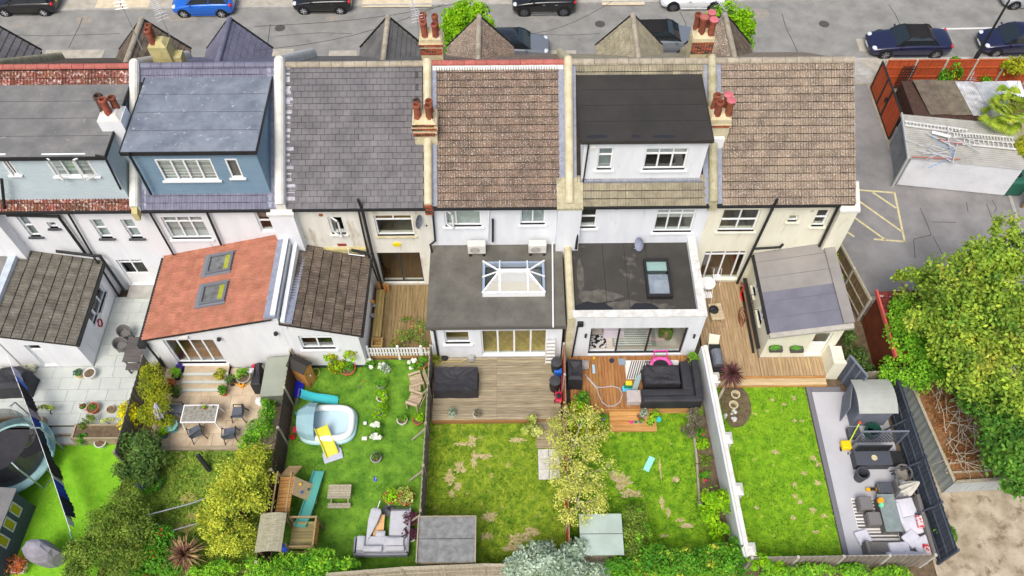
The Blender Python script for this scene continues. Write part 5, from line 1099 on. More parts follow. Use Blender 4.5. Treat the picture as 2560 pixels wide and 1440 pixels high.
# gardens A and B, left to right
shrub('golden_shrub', 'bright yellow shrub over the sleeper planter', 'shrub', L_YELL, [bl(322,1030,.9,.42,.42,.5), bl(318,1060,.5,.38,.3,.35)], 1500, .1, 20)
shrub('planter_trailer', 'trailing herb spilling over the long sleeper planter', 'plant', L_OLIV, [bl(222,1050,.75,.3,.2,.25), bl(205,1068,.5,.2,.15,.25)], 500, .08, 21)
shrub('planter_creeper', 'pale green creeper in the long sleeper planter', 'plant', L_VARI, [bl(268,1052,.7,.3,.12,.1)], 160, .08, 22)
shrub('planter_herbs', 'pale green herbs in the planter beside the trampoline', 'plant', L_VARI, [bl(115,1022,.85,.35,.15,.15)], 260, .1, 23)
shrub('boundary_shrub', 'tall yellow-green shrub along the fence by the closed lilac parasol', 'shrub', L_YGRN, [bl(385,960,1.5,.6,.7,.7), bl(395,1010,1.2,.65,.6,.6), bl(370,1040,1.0,.5,.5,.5), bl(415,1060,.5,.4,.4,.4), bl(380,930,1.4,.4,.4,.5)], 5200, .1, 24)
shrub('photinia_shrub', 'glossy dark green shrub at the corner of the bright turf', 'shrub', L_DKGR, [bl(350,1105,1.1,.75,.6,.6), bl(375,1150,1.0,.75,.6,.6), bl(320,1170,.8,.55,.5,.5), bl(355,1190,.7,.6,.5,.5)], 3200, .19, 25, aspect=.4)
shrub('catmint', 'violet flowering catmint below the glossy dark shrub', 'plant', L_GRN, [bl(350,1232,.3,.5,.35,.25), bl(385,1205,.35,.3,.4,.25)], 900, .09, 26, extra=[(L_BLUE,260,.08)])
shrub('privet_bush', 'large olive bush at the bottom between the bright turf and rough grass', 'shrub', L_OLIV, [bl(310,1265,1.2,.8,.7,.7), bl(265,1320,1.5,.9,.7,.8), bl(340,1330,1.3,.9,.7,.7), bl(225,1385,1.4,.9,.7,.8), bl(300,1400,1.4,1.0,.7,.8), bl(200,1430,1.1,.7,.6,.6), bl(370,1285,.7,.4,.4,.4)], 13000, .1, 27, clump=.2)
shrub('green_bush', 'mid-green leafy bush left of the purple cordyline', 'shrub', L_GRN, [bl(405,1350,.9,.6,.5,.5), bl(385,1400,.9,.7,.5,.5), bl(425,1420,.7,.5,.4,.4), bl(340,1435,.8,.6,.4,.5)], 3600, .12, 28, extra=[(L_RED,40,.16)])
shrub('golden_conifer', 'big golden conifer leaning over the wooden bridge of the play tower', 'tree', L_GOLD, [bl(640,1150,1.9,.75,.7,.7), bl(600,1190,2.1,.9,.8,.9), bl(560,1250,1.9,.8,.8,.8), bl(620,1260,1.9,.9,.8,.8), bl(545,1310,1.5,.7,.6,.7), bl(590,1340,1.5,.9,.7,.7), bl(560,1370,1.1,.7,.5,.6), bl(665,1190,1.4,.5,.6,.5), bl(520,1290,1.1,.4,.5,.4)], 15000, .1, 29, clump=.18, trunk=.1)
shrub('fern_bush', 'feathery green bush at the edge of the sandstone patio', 'shrub', L_IVY, [bl(650,1080,1.0,.6,.5,.5), bl(668,1040,.8,.35,.6,.4), bl(630,1110,.9,.5,.4,.4), bl(672,1000,.6,.3,.4,.3)], 3600, .1, 30)
t = thing('cordyline', 'purple and cream spiky cordyline rosette near the bottom edge', 'plant', P(462,1390)); c0 = P(462,1388,.75); MB().cyl((c0.x,c0.y,0),c0,.07,.06,8).build('stem', BARK, t)
def spikes(par, c, n, ln, w, m, seed, lo=-.2, hi=1.4, droop=.25, name='blade'):
    rg = random.Random(seed); b = MB()
    for i in range(n):
        a = rg.uniform(0,6.28); el = rg.uniform(lo,hi); L_ = ln*rg.uniform(.75,1.1); d = V(math.cos(a)*math.cos(el),math.sin(a)*math.cos(el),math.sin(el)); s = d.cross(V(0,0,1)).normalized()*w
        p1 = c+d*L_*.5; p2 = c+d*L_-V(0,0,droop*L_*math.cos(el)); b.add([c-s*.4,p1-s,p2,p1+s,c+s*.4], [(0,1,3,4),(1,2,3)])
    return b.build(name, m, par)
spikes(t, c0, 120, 1.0, .035, L_CORD, 5, -.1, 1.3); spikes(t, c0, 50, .7, .03, L_PURP, 6, .5, 1.5)
t = thing('cordyline_tree', 'dark red cordyline on a leaning trunk by the white garden wall', 'palm', P(1793,1002)); c0 = P(1828,935,1.75); MB().cyl(P(1793,1002), c0, .07, .06, 8).build('trunk', BARKP, t)
spikes(t, c0, 150, .72, .03, L_PURP, 7, -.7, 1.5, .3); spikes(t, c0-V(0,0,.1), 40, .6, .025, L_GOLD, 8, -1.0, -.3, .3, 'old_blade')
# pool garden back hedge and others along the bottom
shrub('hedge', 'bright green hedge at the bottom below the play tower', 'hedge', L_IVY, [bl(640,1425,1.2,.7,.5,.6), bl(720,1420,1.3,.8,.5,.6), bl(800,1408,1.4,.9,.5,.6), bl(860,1420,1.1,.6,.4,.5), bl(760,1445,1.2,1,.5,.6), bl(560,1430,.9,.7,.4,.5), bl(505,1435,.7,.5,.3,.4)], 8500, .11, 33, clump=.25)
shrub('silver_shrub', 'silver-leaved shrub at the bottom edge', 'shrub', L_SILV, [bl(1340,1400,1.5,.8,.6,.7), bl(1400,1420,1.6,.9,.6,.7), bl(1300,1425,1.2,.7,.5,.6), bl(1440,1385,1.3,.6,.5,.6), bl(1470,1430,1.1,.7,.4,.5), bl(1360,1375,1.1,.4,.4,.4)], 6500, .15, 34)
shrub('ivy_hedge', 'narrow ivy hedge beside the pale green shed roof', 'hedge', L_OLIV, [bl(1585,1290,1.0,.5,.5,.5), bl(1590,1335,1.1,.55,.5,.55), bl(1585,1375,1.0,.5,.4,.5), bl(1545,1390,.9,.4,.3,.4)], 4200, .09, 35, extra=[(L_IVY,900,.09)])
shrub('hedge', 'dense green hedge along the bottom of the green lawn', 'hedge', L_GRN, [bl(1640,1400,1.3,.8,.5,.6), bl(1720,1405,1.2,.9,.5,.6), bl(1800,1395,1.2,.8,.5,.6), bl(1850,1375,.9,.5,.5,.5), bl(1560,1420,1.1,.7,.4,.5), bl(1670,1430,1.2,1.0,.4,.5), bl(1830,1435,1.0,.8,.3,.4)], 8200, .13, 36, extra=[(L_GOLD,700,.13)])
shrub('hedge', 'low leafy growth outside the grey back fence at the bottom', 'hedge', L_IVY, [bl(1940,1432,.7,.6,.3,.4), bl(2030,1428,.8,.8,.3,.4), bl(2130,1432,.7,.8,.3,.4), bl(2230,1436,.6,.7,.3,.3), bl(1912,1405,1.1,.3,.3,.3)], 3400, .13, 37)
shrub('fern_clump', 'fresh fern fronds at the end of the white garden wall', 'plant', L_LIME, [bl(1895,1405,1.3,.35,.3,.4), bl(1935,1408,.9,.4,.3,.4)], 700, .18, 38, aspect=.3)
shrub('pieris_shrub', 'green shrub at the deck end of the orange fence', 'shrub', L_YGRN, [bl(1447,1030,.8,.5,.5,.5), bl(1465,1060,.7,.5,.5,.5), bl(1490,1090,.5,.4,.4,.4), bl(1430,1055,.9,.4,.4,.4)], 2800, .13, 40, extra=[(L_LIME,700,.13)])
shrub('lemon_shrub', 'lime green shrub against the white garden wall', 'shrub', L_LIME, [bl(1790,1245,.9,.5,.5,.5), bl(1785,1280,.9,.55,.5,.5), bl(1770,1300,.6,.4,.4,.4), bl(1800,1330,.5,.35,.35,.35)], 1900, .18, 41, aspect=.42)
shrub('grey_shrub', 'grey-brown twiggy shrub at the deck end of the white garden wall', 'shrub', L_GREY, [bl(1740,1045,.6,.4,.4,.4), bl(1722,1075,.4,.3,.3,.3)], 1400, .08, 42)
for i,(u,v,m_,lab,ex) in enumerate(((1748,1085,L_GRN,'low green plant with pink blooms beside the grey twiggy shrub',L_PINK),(1755,1110,L_LIME,'small lime green plant in the wall-side bed',None),(1762,1150,L_OLIV,'low dark grassy clump in the wall-side bed',None),(1765,1190,L_GRN,'pale pink flowering plant in the wall-side bed',L_PINK))):
    shrub('bed_plant', lab, 'plant', m_, [bl(u,v,.18,.28,.25,.2)], 320, .09, 44+i, extra=[(ex,20,.12)] if ex else None)
shrub('variegated_shrub', 'rounded cream and green shrub at the corner of the weathered deck', 'shrub', L_VARI, [bl(1330,1050,.75,.2,.2,.3), bl(1320,1075,.5,.28,.25,.3), bl(1345,1078,.55,.28,.25,.3)], 1000, .11, 50)
shrub('wall_ivy', 'sprig of ivy growing at the foot of the brown panel fence', 'plant', L_LIME, [bl(2092,640,.9,.12,.5,.35), bl(2100,700,.9,.1,.3,.3)], 260, .12, 51)
shrub('window_shrub', 'loose yellow-green shrub below the lean-to window', 'shrub', L_YGRN, [bl(828,890,.9,.35,.3,.35), bl(880,885,1.1,.35,.35,.45), bl(845,915,.5,.4,.3,.3)], 1000, .14, 52, extra=[(L_LIME,300,.13)])
shrub('courtyard_shrub', 'sparse arching shrub leaning over the courtyard deck', 'shrub', L_OLIV, [bl(1040,820,1.2,.5,.5,.4), bl(1010,845,.9,.5,.4,.3), bl(1055,860,1.0,.35,.4,.4), bl(985,865,.6,.4,.25,.2), bl(1015,800,1.4,.35,.2,.2)], 620, .12, 53, extra=[(L_ORNG,60,.1)])
# nearly bare tree between gardens D and E
t = thing('bare_tree', 'nearly bare pale-branched tree beside the orange fence', 'tree', (2.5,12.6,0)); br = MB(); tips = []
def branch(p, d, ln, r, k):
    q = p+d*ln; br.cyl(p, q, r, r*.7, 5, False)
    if k == 0: tips.append(q); return
    tips.append(q)
    for i in range(3 if k > 1 else 2):
        e = (d+V(RG.uniform(-.8,.8),RG.uniform(-.8,.8),RG.uniform(-.25,.5))).normalized(); branch(q, e, ln*RG.uniform(.62,.85), r*.62, k-1)
for y in (14.2,12.8,11.6):
    x = 2.45; br.cyl((x,y,0),(x+.05,y,1.3),.06,.05,6)
    for i in range(6):
        a = i*1.05+RG.uniform(-.3,.3); branch(V(x+.05,y,1.2), V(math.cos(a)*.7,math.sin(a)*.9,.55).normalized(), RG.uniform(.45,.62), .028, 3)
br.build('trunk', BARKP, t); leaves('crown', leafmat('leaf_sparse', (220,218,110), (176,186,80), 1.0), t, [(q.x,q.y,q.z,.22,.22,.18) for q in tips], 7500, .085, 60, clump=.5, shell=.2)
# brash on the compost heap
t = thing('brash_pile', 'pile of bare grey branches on the compost heap', 'branches', (19.2,14.6,1.05)); b = MB()
for i in range(70):
    a = V(RG.uniform(17.9,19.6),RG.uniform(12.9,16.4),1.1+RG.uniform(0,.15)); d = V(RG.uniform(-.3,1),RG.uniform(-1,.7),RG.uniform(0,.25)).normalized(); m_ = a+d*RG.uniform(.4,.9); e = m_+(d+V(RG.uniform(-.5,.5),RG.uniform(-.5,.5),.1))*RG.uniform(.3,.6)
    b.cyl(a,m_,.018,.013,5).cyl(m_,e,.013,.005,5)
b.build('branch', BARKP, t, kind='stuff')
leaves('dry_leaves', leafmat('leaf_dry', (186,130,80), (140,96,60), .9), t, [(18.4,15.6,1.1,.7,1.0,.12),(18.6,13.6,1.1,.8,.8,.1)], 1600, .11, 61, kind='stuff')
# ---------------------------------------------------------------- cars
def paint(n, c, c2=None): return mat('paint_'+n, S(*c), rough=.28, spec=.5, coat=.8, metal=.1)
RUBBER = mat('tyre', S(34,34,35), rough=.9); ALLOY = mat('alloy', S(176,178,182), S(150,152,156), sc=20, rough=.35, metal=.6); CARGL = mat('car_glass', S(36,44,48), rough=.06, spec=.6, coat=.5)
LAMPW = mat('headlamp', S(214,220,226), rough=.15, spec=.6); LAMPR = mat('tail_lamp', S(196,24,34), rough=.2, spec=.5); PLATY = mat('plate_yellow', S(232,196,20), rough=.5); PLATW = mat('plate_white', S(232,232,232), rough=.5); CHROME = mat('chrome', S(200,202,206), rough=.2, metal=.9)
def car(label, loc, rz, L_, hw, H, pm, roofm=None, boot=.35, cowl=.27, rear_x=.93, roof0=.45, roof1=.86, alloy=ALLOY, wr=.31, tilt=0, kind='hatch'):
    t = thing('parked_car', label, 'car', loc, rz, 'cars parked along the street'); t.rotation_euler = (tilt, 0, rz)
    belt = H*.66; roofm = roofm or pm
    st = [(0,.72,.32,H*.40),(.03*L_,.9,.2,H*.47),(.12*L_,.98,.17,H*.55),(cowl*L_,1,.17,H*.62),(.45*L_,1,.17,belt),(.7*L_,1,.17,belt+.02),(.88*L_,.99,.18,belt+(.02 if kind!='sedan' else -.02)),(.97*L_,.93,.22,belt-.03),(L_,.76,.36,belt-.16)]
    rings = []
    for x, w, zb, zs in st:
        w *= hw; rings.append([(x,-w*.86,zb),(x,-w*.98,zb+.12),(x,-w,(zb+zs)/2+.06),(x,-w*.95,zs-.06),(x,-w*.82,zs),(x,0,zs+.03),(x,w*.82,zs),(x,w*.95,zs-.06),(x,w,(zb+zs)/2+.06),(x,w*.98,zb+.12),(x,w*.86,zb)])
    b = MB().loft(rings); o = b.build('body', pm, t, world=False, smooth=True); md = o.modifiers.new('s','SUBSURF'); md.levels = md.render_levels = 2
    gz0 = belt-.02; gx = (cowl*L_-.02, rear_x*L_); rx = (roof0*L_, roof1*L_); g = MB()
    base = [(gx[0],-hw*.84,gz0-.03),(gx[1],-hw*.82,gz0),(gx[1],hw*.82,gz0),(gx[0],hw*.84,gz0-.03)]; mid = [(gx[0]+(rx[0]-gx[0])*.55,-hw*.77,gz0+(H-gz0)*.6),(gx[1]-(gx[1]-rx[1])*.5,-hw*.75,gz0+(H-gz0)*.6),(gx[1]-(gx[1]-rx[1])*.5,hw*.75,gz0+(H-gz0)*.6),(gx[0]+(rx[0]-gx[0])*.55,hw*.77,gz0+(H-gz0)*.6)]
    top = [(rx[0],-hw*.66,H-.04),(rx[1],-hw*.64,H-.05),(rx[1],hw*.64,H-.05),(rx[0],hw*.66,H-.04)]
    g.loft([base,mid,top]); g.build('windows', CARGL, t, world=False)
    r = MB(); xs = [rx[0]-.04,(rx[0]*2+rx[1])/3,(rx[0]+rx[1]*2)/3,rx[1]+.05]
    r.loft([[(x,-hw*.68,H-.07),(x,-hw*.6,H-.02+dz),(x,0,H+dz),(x,hw*.6,H-.02+dz),(x,hw*.68,H-.07)] for x,dz in zip(xs,(-.02,.01,.01,-.03))]); r.build('roof', roofm, t, world=False, smooth=True)
    p = MB()
    for i in range(4): p.tube([base[i],mid[i],top[i]], .035, 6)
    for s in (-1,1): p.tube([((gx[0]+gx[1])/2+.1,s*hw*.84,gz0),((rx[0]+rx[1])/2+.05,s*hw*.66,H-.05)], .03, 5)
    p.build('pillar', roofm if roofm is not pm else pm, t, world=False)
    for x in (.19*L_, .80*L_):
        for s in (-1,1):
            MB().cyl((x,s*hw*.9,wr),(x,s*(hw*.985),wr),wr*1.18,n=20).build('wheel_arch', RUBBER, t, world=False)
            w = MB().cyl((x,s*(hw-.2),wr),(x,s*(hw+.012),wr),wr,n=20).build('wheel', RUBBER, t, world=False)
            q = MB(); q.cyl((x,s*(hw+.004),wr),(x,s*(hw+.018),wr),wr*.68,n=16)
            q.build('rim', mat('rim_dark', S(70,72,76), rough=.5), w, world=False); q = MB()
            for k in range(7): a = k*6.2832/7; q.bar((x,s*(hw+.02),wr),(x+wr*.66*math.cos(a),s*(hw+.02),wr+wr*.66*math.sin(a)),.05,.02)
            q.build('spokes', alloy, w, world=False)
    for s in (-1,1):
        MB().ell((.055*L_,s*hw*.66,H*.46),(.17,.2,.075),8,5).build('headlight', LAMPW, t, world=False, smooth=True); MB().ell((.968*L_,s*hw*.76,belt-.14),(.1,.14,.12),8,5).build('tail_light', LAMPR, t, world=False, smooth=True)
        MB().ell((gx[0]+.28,s*(hw+.07),gz0+.07),(.07,.1,.07),8,5).build('wing_mirror', pm, t, world=False, smooth=True)
        for f in (.47,.66): MB().box(f*L_,s*hw*.975,belt-.2,f*L_+.16,s*hw*1.005,belt-.17).build('door_handle', CHROME if kind == 'suv' else pm, t, world=False)
        MB().box(.3*L_,s*hw*.96,.2,.7*L_,s*hw*1.0,.27).build('sill_trim', CHROME if kind == 'suv' else pm, t, world=False)
    MB().box(-.012,-.26,.38,.03,.26,.49).build('number_plate', PLATW, t, world=False); MB().box(L_-.03,-.26,belt-.3,L_+.015,.26,belt-.19).build('number_plate', PLATY, t, world=False)
    MB().box(.0,-hw*.4,.5,.05,hw*.4,.6).build('grille', BLACKP, t, world=False)
    return t
BLK = paint('black', (26,26,28)); BLUE = paint('bright_blue', (24,104,206)); NAVY = paint('navy', (30,34,66)); WHT = paint('white', (232,234,236)); SIL = paint('silver', (176,180,184)); GRY = paint('grey', (120,126,134)); SOFT = mat('soft_top', S(40,38,38), S(34,33,33), sc=8, rough=.95)
tl = -.05
def far(u0, u1, v): a, b = P(u0,v), P(u1,v); return a.x, b.x-a.x, (a.y+b.y)/2
def far_car(label, u0, u1, v, hw, H, pm, **k):
    x, L_, y = far(u0,u1,v); return car(label, (x,y+hw-.05,.0), 0, L_, hw, H, pm, tilt=rad(2.6), **k)
far_car('black hatchback with red tail light parked at the top left corner', -12, 146, 40, .84, 1.45, BLK, alloy=mat('alloy_bright', S(206,208,212), rough=.4, metal=.4))
far_car('bright blue hatchback parked at the top left', 434, 588, 43, .85, 1.46, BLUE, alloy=mat('alloy_bright', S(206,208,212)))
far_car('black five-door hatchback parked left of the first conifer', 734, 882, 35, .85, 1.48, BLK, alloy=mat('alloy_bright', S(206,208,212)))
far_car('black sport utility car with dark alloy wheels and chrome side strip', 1280, 1441, 40, .92, 1.64, BLK, kind='suv', wr=.36, alloy=mat('alloy_dark', S(110,112,116), rough=.4, metal=.5), rear_x=.96, roof1=.9)
far_car('white roadster parked opposite the tiled bay roofs', 1650, 1815, 27, .92, 1.3, WHT, roofm=SOFT, alloy=mat('alloy_dark', S(110,112,116)), wr=.34, cowl=.36, roof0=.52, roof1=.72, rear_x=.82, kind='sedan')
far_car('silver hatchback half visible at the top right corner', 2502, 2655, 23, .85, 1.46, SIL)
def near_car(label, u0, u1, v, hw, H, pm, rz=0, **k):
    a, b = P(u0,v), P(u1,v); x, L_ = (a.x, b.x-a.x); y = a.y+hw
    return car(label, (x if not rz else b.x, y, 0), rz, L_, hw, H, pm, **k)
near_car('dark blue convertible with black fabric roof beside the orange fence', 2170, 2376, 150, .93, 1.4, NAVY, roofm=SOFT, cowl=.3, roof0=.44, roof1=.68, rear_x=.8, wr=.34, kind='sedan')
near_car('dark blue hatchback behind the lamp post at the right edge', 2451, 2630, 145, .9, 1.45, NAVY)
car('silver grey car half hidden behind the brown bay roof', (P(1372,118).x,39.55,.04), math.pi, 4.2, .88, 1.5, GRY, roofm=mat('roof_glass_black', S(44,48,56), rough=.2, coat=.5))
car('black-roofed car glimpsed between the two right bay roofs', (P(1742,115).x,40.2,0), math.pi, 4.4, .9, 1.5, GRY, roofm=SOFT)
# ---------------------------------------------------------------- street lamp, aerials, wires
p = P(2424,146); t = thing('street_lamp', 'black street lamp post behind the orange fence at the right', 'lamp post', (p.x,38.3,0)); 
MB().lathe((p.x,38.3,0), [(.13,0),(.13,.9),(.09,1.0),(.075,1.1),(.06,4),(.055,4.1),(.045,8)], 12).build('pole', BLACKP, t); MB().tube([(p.x,38.3,8),(p.x,38.5,8.3),(p.x,39.2,8.4)], .035, 6).build('arm', BLACKP, t); MB().rbox(p.x-.13,39.1,8.3,p.x+.13,39.7,8.45,.04).build('lantern', mat('lamp_head', S(120,122,124), rough=.5), t)
ALU = mat('aerial_metal', S(196,198,200), rough=.4, metal=.6)
def aerial(label, base, h, dirv, n, ln):
    t = thing('tv_aerial', label, 'aerial', base, group='roof aerials'); b = Vector(base); top = b+V(0,0,h); MB().cyl(b, top, .025, .02, 6).build('mast', ALU, t)
    d = Vector(dirv).normalized(); s = d.cross(V(0,0,1)).normalized(); e = top+d*ln; MB().cyl(top-d*.2, e, .018, n=5).build('boom', ALU, t)
    for i in range(n): c = top+d*(ln*(i+.5)/n); MB().cyl(c-s*.16, c+s*.16, .011, n=4).build('element', ALU, t)
    q = top-d*.15
    for z in (-.15,0,.15): MB().cyl(q+V(0,0,z)-s*.25, q+V(0,0,z)+s*.25, .011, n=4).build('reflector', ALU, t)
    return t
aerial('long aerial on the mast at the lichen-yellow chimney', (P(350,95,10).x,28.9,9.6), 2.4, (-.2,1,.25), 12, 1.5); aerial('dense grid aerial on the right of the lichen-yellow chimney', (P(430,130,9.5).x,29.2,9.0), 2.2, (-.5,.8,.2), 12, 1.2)
aerial('pale aerial on the brick chimney between the slate and brown roofs', (P(1050,100,10).x,28.7,9.8), 1.6, (-.3,1,.3), 12, 1.5); aerial('aerial on the bay ridge beside the rightmost conifer', (P(1805,60,8).x,32.6,7.7), .9, (-.7,.8,.3), 10, 1.1)
WIRE = mat('wire', S(60,62,60), rough=.8)
for lab, a, b_ in (('telephone wire crossing the road above the first hatchback', (636,66), (1300,-30)), ('telephone wire crossing the road above the slate bay roof', (640,126), (1110,10)), ('telephone wire crossing the road beside the black sport utility car', (1275,90), (1530,4))):
    A, B_ = P(*a,7.2), P(*b_,7.2); t = tag(MB().tube([A.lerp(B_,k/8)-V(0,0,.5*math.sin(math.pi*k/8)) for k in range(9)], .014, 4).build('telephone_wire', WIRE), lab, 'wire', 'overhead wires')
# ---------------------------------------------------------------- yard: garage, sheds, ladders
WPAN = mat('panel_white', S(226,228,232), S(212,214,219), sc=1.2, rough=.6); WSH = mat('sheet_pale', S(176,175,168), S(156,155,147), sc=1.5, rough=.7, c3=S(160,158,148), t3=.68, s3=3)
g0, g1 = P(2238,463), P(2508,490); u = (g1-g0).normalized(); nn = V(-u.y,u.x,0); LG = (g1-g0).length; DG = 3.0; HG = 2.15
t = thing('garage', 'low white panelled garage with pale ribbed roof covered in ladders and pipes', 'garage', (g0.x,g0.y,0)); Mg = Matrix((u,nn,V(0,0,1))).transposed().to_4x4(); Mg.translation = V(g0.x,g0.y,0)
for k in range(9): MB().box(.06,-.02,.1+k*.22,LG,.05,.1+k*.22+.212).xf(Mg).build('door_panel', WPAN, t)
MB().box(0,.05,0,LG,.1,HG-.05).box(LG-.06,.1,0,LG,DG,HG-.05).box(0,DG-.06,0,LG-.06,DG,HG-.05).xf(Mg).build('wall', WPAN, t)
q = corr(MB(), (0,0,0), (0,DG,0), 0, HG, .05, .2); q.xf(Mg).build('side_sheet', mat('side_sheet_grey', S(136,140,146), S(116,120,126), sc=2, rough=.6), t)
q = MB(); n = 44; k0 = 0
for i in range(n+1): y = -.1+(DG+.1)*i/n; q.v += [(-.15,y,HG+(.02 if i%2 else 0)+.06*i/n),(LG+.1,y,HG+(.02 if i%2 else 0)+.06*i/n)]
q.f = [(2*i,2*i+1,2*i+3,2*i+2) for i in range(n)]; q.xf(Mg).build('roof', WSH, t); MB().bar((-.17,-.12,0),(-.17,-.12,HG+.1),.12,.12).bar((-.17,-.1,HG+.03),(-.17,DG,HG+.1),.08,.14).xf(Mg).build('corner_post', mat('post_grey', S(176,178,176), rough=.7), t)
def ladder(label, a, b_, w=.36, n=16, m=None, z=.04):
    t = thing('ladder', label, 'ladder', a, group='ladders on the garage roof'); a, b_ = Vector(a), Vector(b_); d = (b_-a).normalized(); s = V(-d.y,d.x,0)
    for k in (-1,1): MB().bar(a+s*k*w/2, b_+s*k*w/2, .05, .08).build('rail', m or ALU2, t)
    for i in range(n): c = a.lerp(b_,(i+.5)/n); MB().bar(c-s*w/2, c+s*w/2, .035, .035).build('rung', m or ALU2, t)
    return t
ALU2 = mat('ladder_alu', S(226,226,222), S(210,210,205), sc=6, rough=.6)
zz = 2.34
ladder('long ladder along the back edge of the garage roof', P(2262,308,zz), P(2420,330,zz), .3, 18); ladder('thick double ladder across the garage roof', P(2382,336,zz), P(2535,350,zz), .34, 20); ladder('wide-runged ladder on the right of the garage roof', P(2405,352,zz), P(2538,365,zz), .45, 11)
PIPEB = mat('pipe_grey', S(186,188,192), rough=.6)
t = thing('pipe_pile', 'tangle of grey pipes and tubing dumped on the garage roof', 'pipes', P(2350,370,2.3))
for i in range(18):
    a = P(RG.uniform(2280,2400), RG.uniform(335,395), 2.3+RG.uniform(.02,.14)); d = V(RG.uniform(-1,1),RG.uniform(-.5,.5),0).normalized(); L_ = RG.uniform(.6,1.9); b = MB().tube([a,a+d*L_*.5+V(0,0,.03),a+d*L_], RG.choice((.015,.02,.03)), 6); b.build('pipe', PIPEB, t)
MB().tube([P(2330,330,2.42),P(2375,342,2.42)], .08, 8).build('white_tube', UPVC, t); MB().tube([P(2345,348,2.4),P(2405,360,2.4)], .04, 6).build('orange_tube', RIDGE_R, t); MB().tube([P(2280,392,2.35),P(2400,398,2.35)], .03, 6).build('orange_tube', RIDGE_R, t)
tag(MB().tube([P(2330,340,2.45),P(2352,362,2.45),P(2375,370,2.45),P(2386,385,2.45),P(2365,400,2.4),P(2320,420,2.3)], .018, 5).build('blue_hose', mat('hose_blue', S(110,160,214), rough=.5)), 'thin blue hose trailing over the front of the garage roof', 'hose')
q0 = P(2290,322,0); t = thing('lean_to_shed', 'dark shed with rusty corrugated sheet roof behind the garage', 'shed', (q0.x,q0.y,0)); a, b_ = P(2292,242,1.9), P(2318,318,1.9)
sh = [(2298,2360,S(120,108,94),S(92,84,74)),(2350,2412,S(128,118,100),S(98,92,80)),(2402,2448,S(206,208,210),S(150,150,150)),(2448,2508,S(186,190,194),S(160,164,168))]
MB().box(P(2300,318,1.9).x,31.9,0,P(2480,318,1.9).x,35.0,1.8).build('wall', BRICKK, t)
for i,(u0,u1,c1,c2) in enumerate(sh):
    m_ = mat('shed_sheet_%d' % i, c1, c2, sc=2.5, rough=.8); x0, x1 = P(u0,245,2).x, P(u1,245,2).x; y0, y1 = 32.35-.08*i, 34.8-.1*i; q = MB(); n = int((x1-x0)/.1)*2
    for k in range(n+1): x = x0+(x1-x0)*k/n; zz_ = 1.95+.02*i+(.025 if k%2 else 0); q.v += [(x+.35,y0,zz_-.1),(x,y1,zz_+.1)]
    q.f = [(2*k,2*k+2,2*k+3,2*k+1) for k in range(n)]; q.build('roof_sheet', m_, t)
t = thing('mesh_frame', 'tilted grey mesh frame leaning by the pale roof panel in the yard', 'frame', P(2420,225)); A = [P(2415,220,.05),P(2440,215,.05),P(2462,172,1.2),P(2437,175,1.2)]; b = MB()
for i in range(4): b.bar(A[i],A[(i+1)%4],.06,.04)
b.build('frame', PIPEB, t); b = MB()
for k in range(1,9): b.bar(A[0].lerp(A[3],k/9),A[1].lerp(A[2],k/9),.02,.02)
b.build('mesh', PIPEB, t)
t = thing('roof_panel_stack', 'pale plastic sheets lying on a hut at the upper right', 'hut', P(2480,215)); MB().box(P(2462,215).x,34.2,0,P(2530,215).x,35.6,.9).build('hut_wall', W_BROWN, t)
for k,(du,c) in enumerate(((0,S(206,210,218)),(32,S(186,190,206)),(60,S(220,222,226)))): a = P(2455+du,213,1.0); MB().slab([(a.x,34.2,1.0+.02*k),(a.x+.75,34.2,1.0+.02*k),(a.x+.75,35.6,1.15+.02*k),(a.x,35.6,1.15+.02*k)], .03).build('plastic_sheet', mat('sheet_%d' % k, c, rough=.5), t)
t = thing('oil_tank', 'dark green oil tank at the right end of the white garage', 'tank', P(2528,488)); p = P(2528,488); MB().rbox(p.x-.45,p.y-.1,0,p.x+.5,p.y+1.0,1.1,.15,3).build('tank_body', mat('tank_green', S(44,98,80), rough=.5), t); MB().cyl((p.x,p.y+.4,1.1),(p.x,p.y+.4,1.17),.15,n=12).build('lid', BLACKP, t)
t = thing('timber_stack', 'upright brown timber boards by the oil tank at the right edge', 'timber', P(2556,520))
for k in range(6): p = P(2550+k*5,520-k*4); MB().box(p.x,p.y,0,p.x+.14,p.y+.05,1.7).build('board', W_BROWN, t)
t = thing('rubbish_pile', 'white bag and green tub on the dirt below the orange street fence', 'rubbish', P(2262,216)); p = P(2262,216); MB().ell((p.x,p.y,.1),(.3,.22,.12),9,5,.2,RG).build('bag', L_WHIT, t); MB().lathe((p.x+.05,p.y+.1,.15), [(.12,0),(.15,.15)], 10).build('tub', mat('tub_green', S(40,170,80), rough=.5), t)
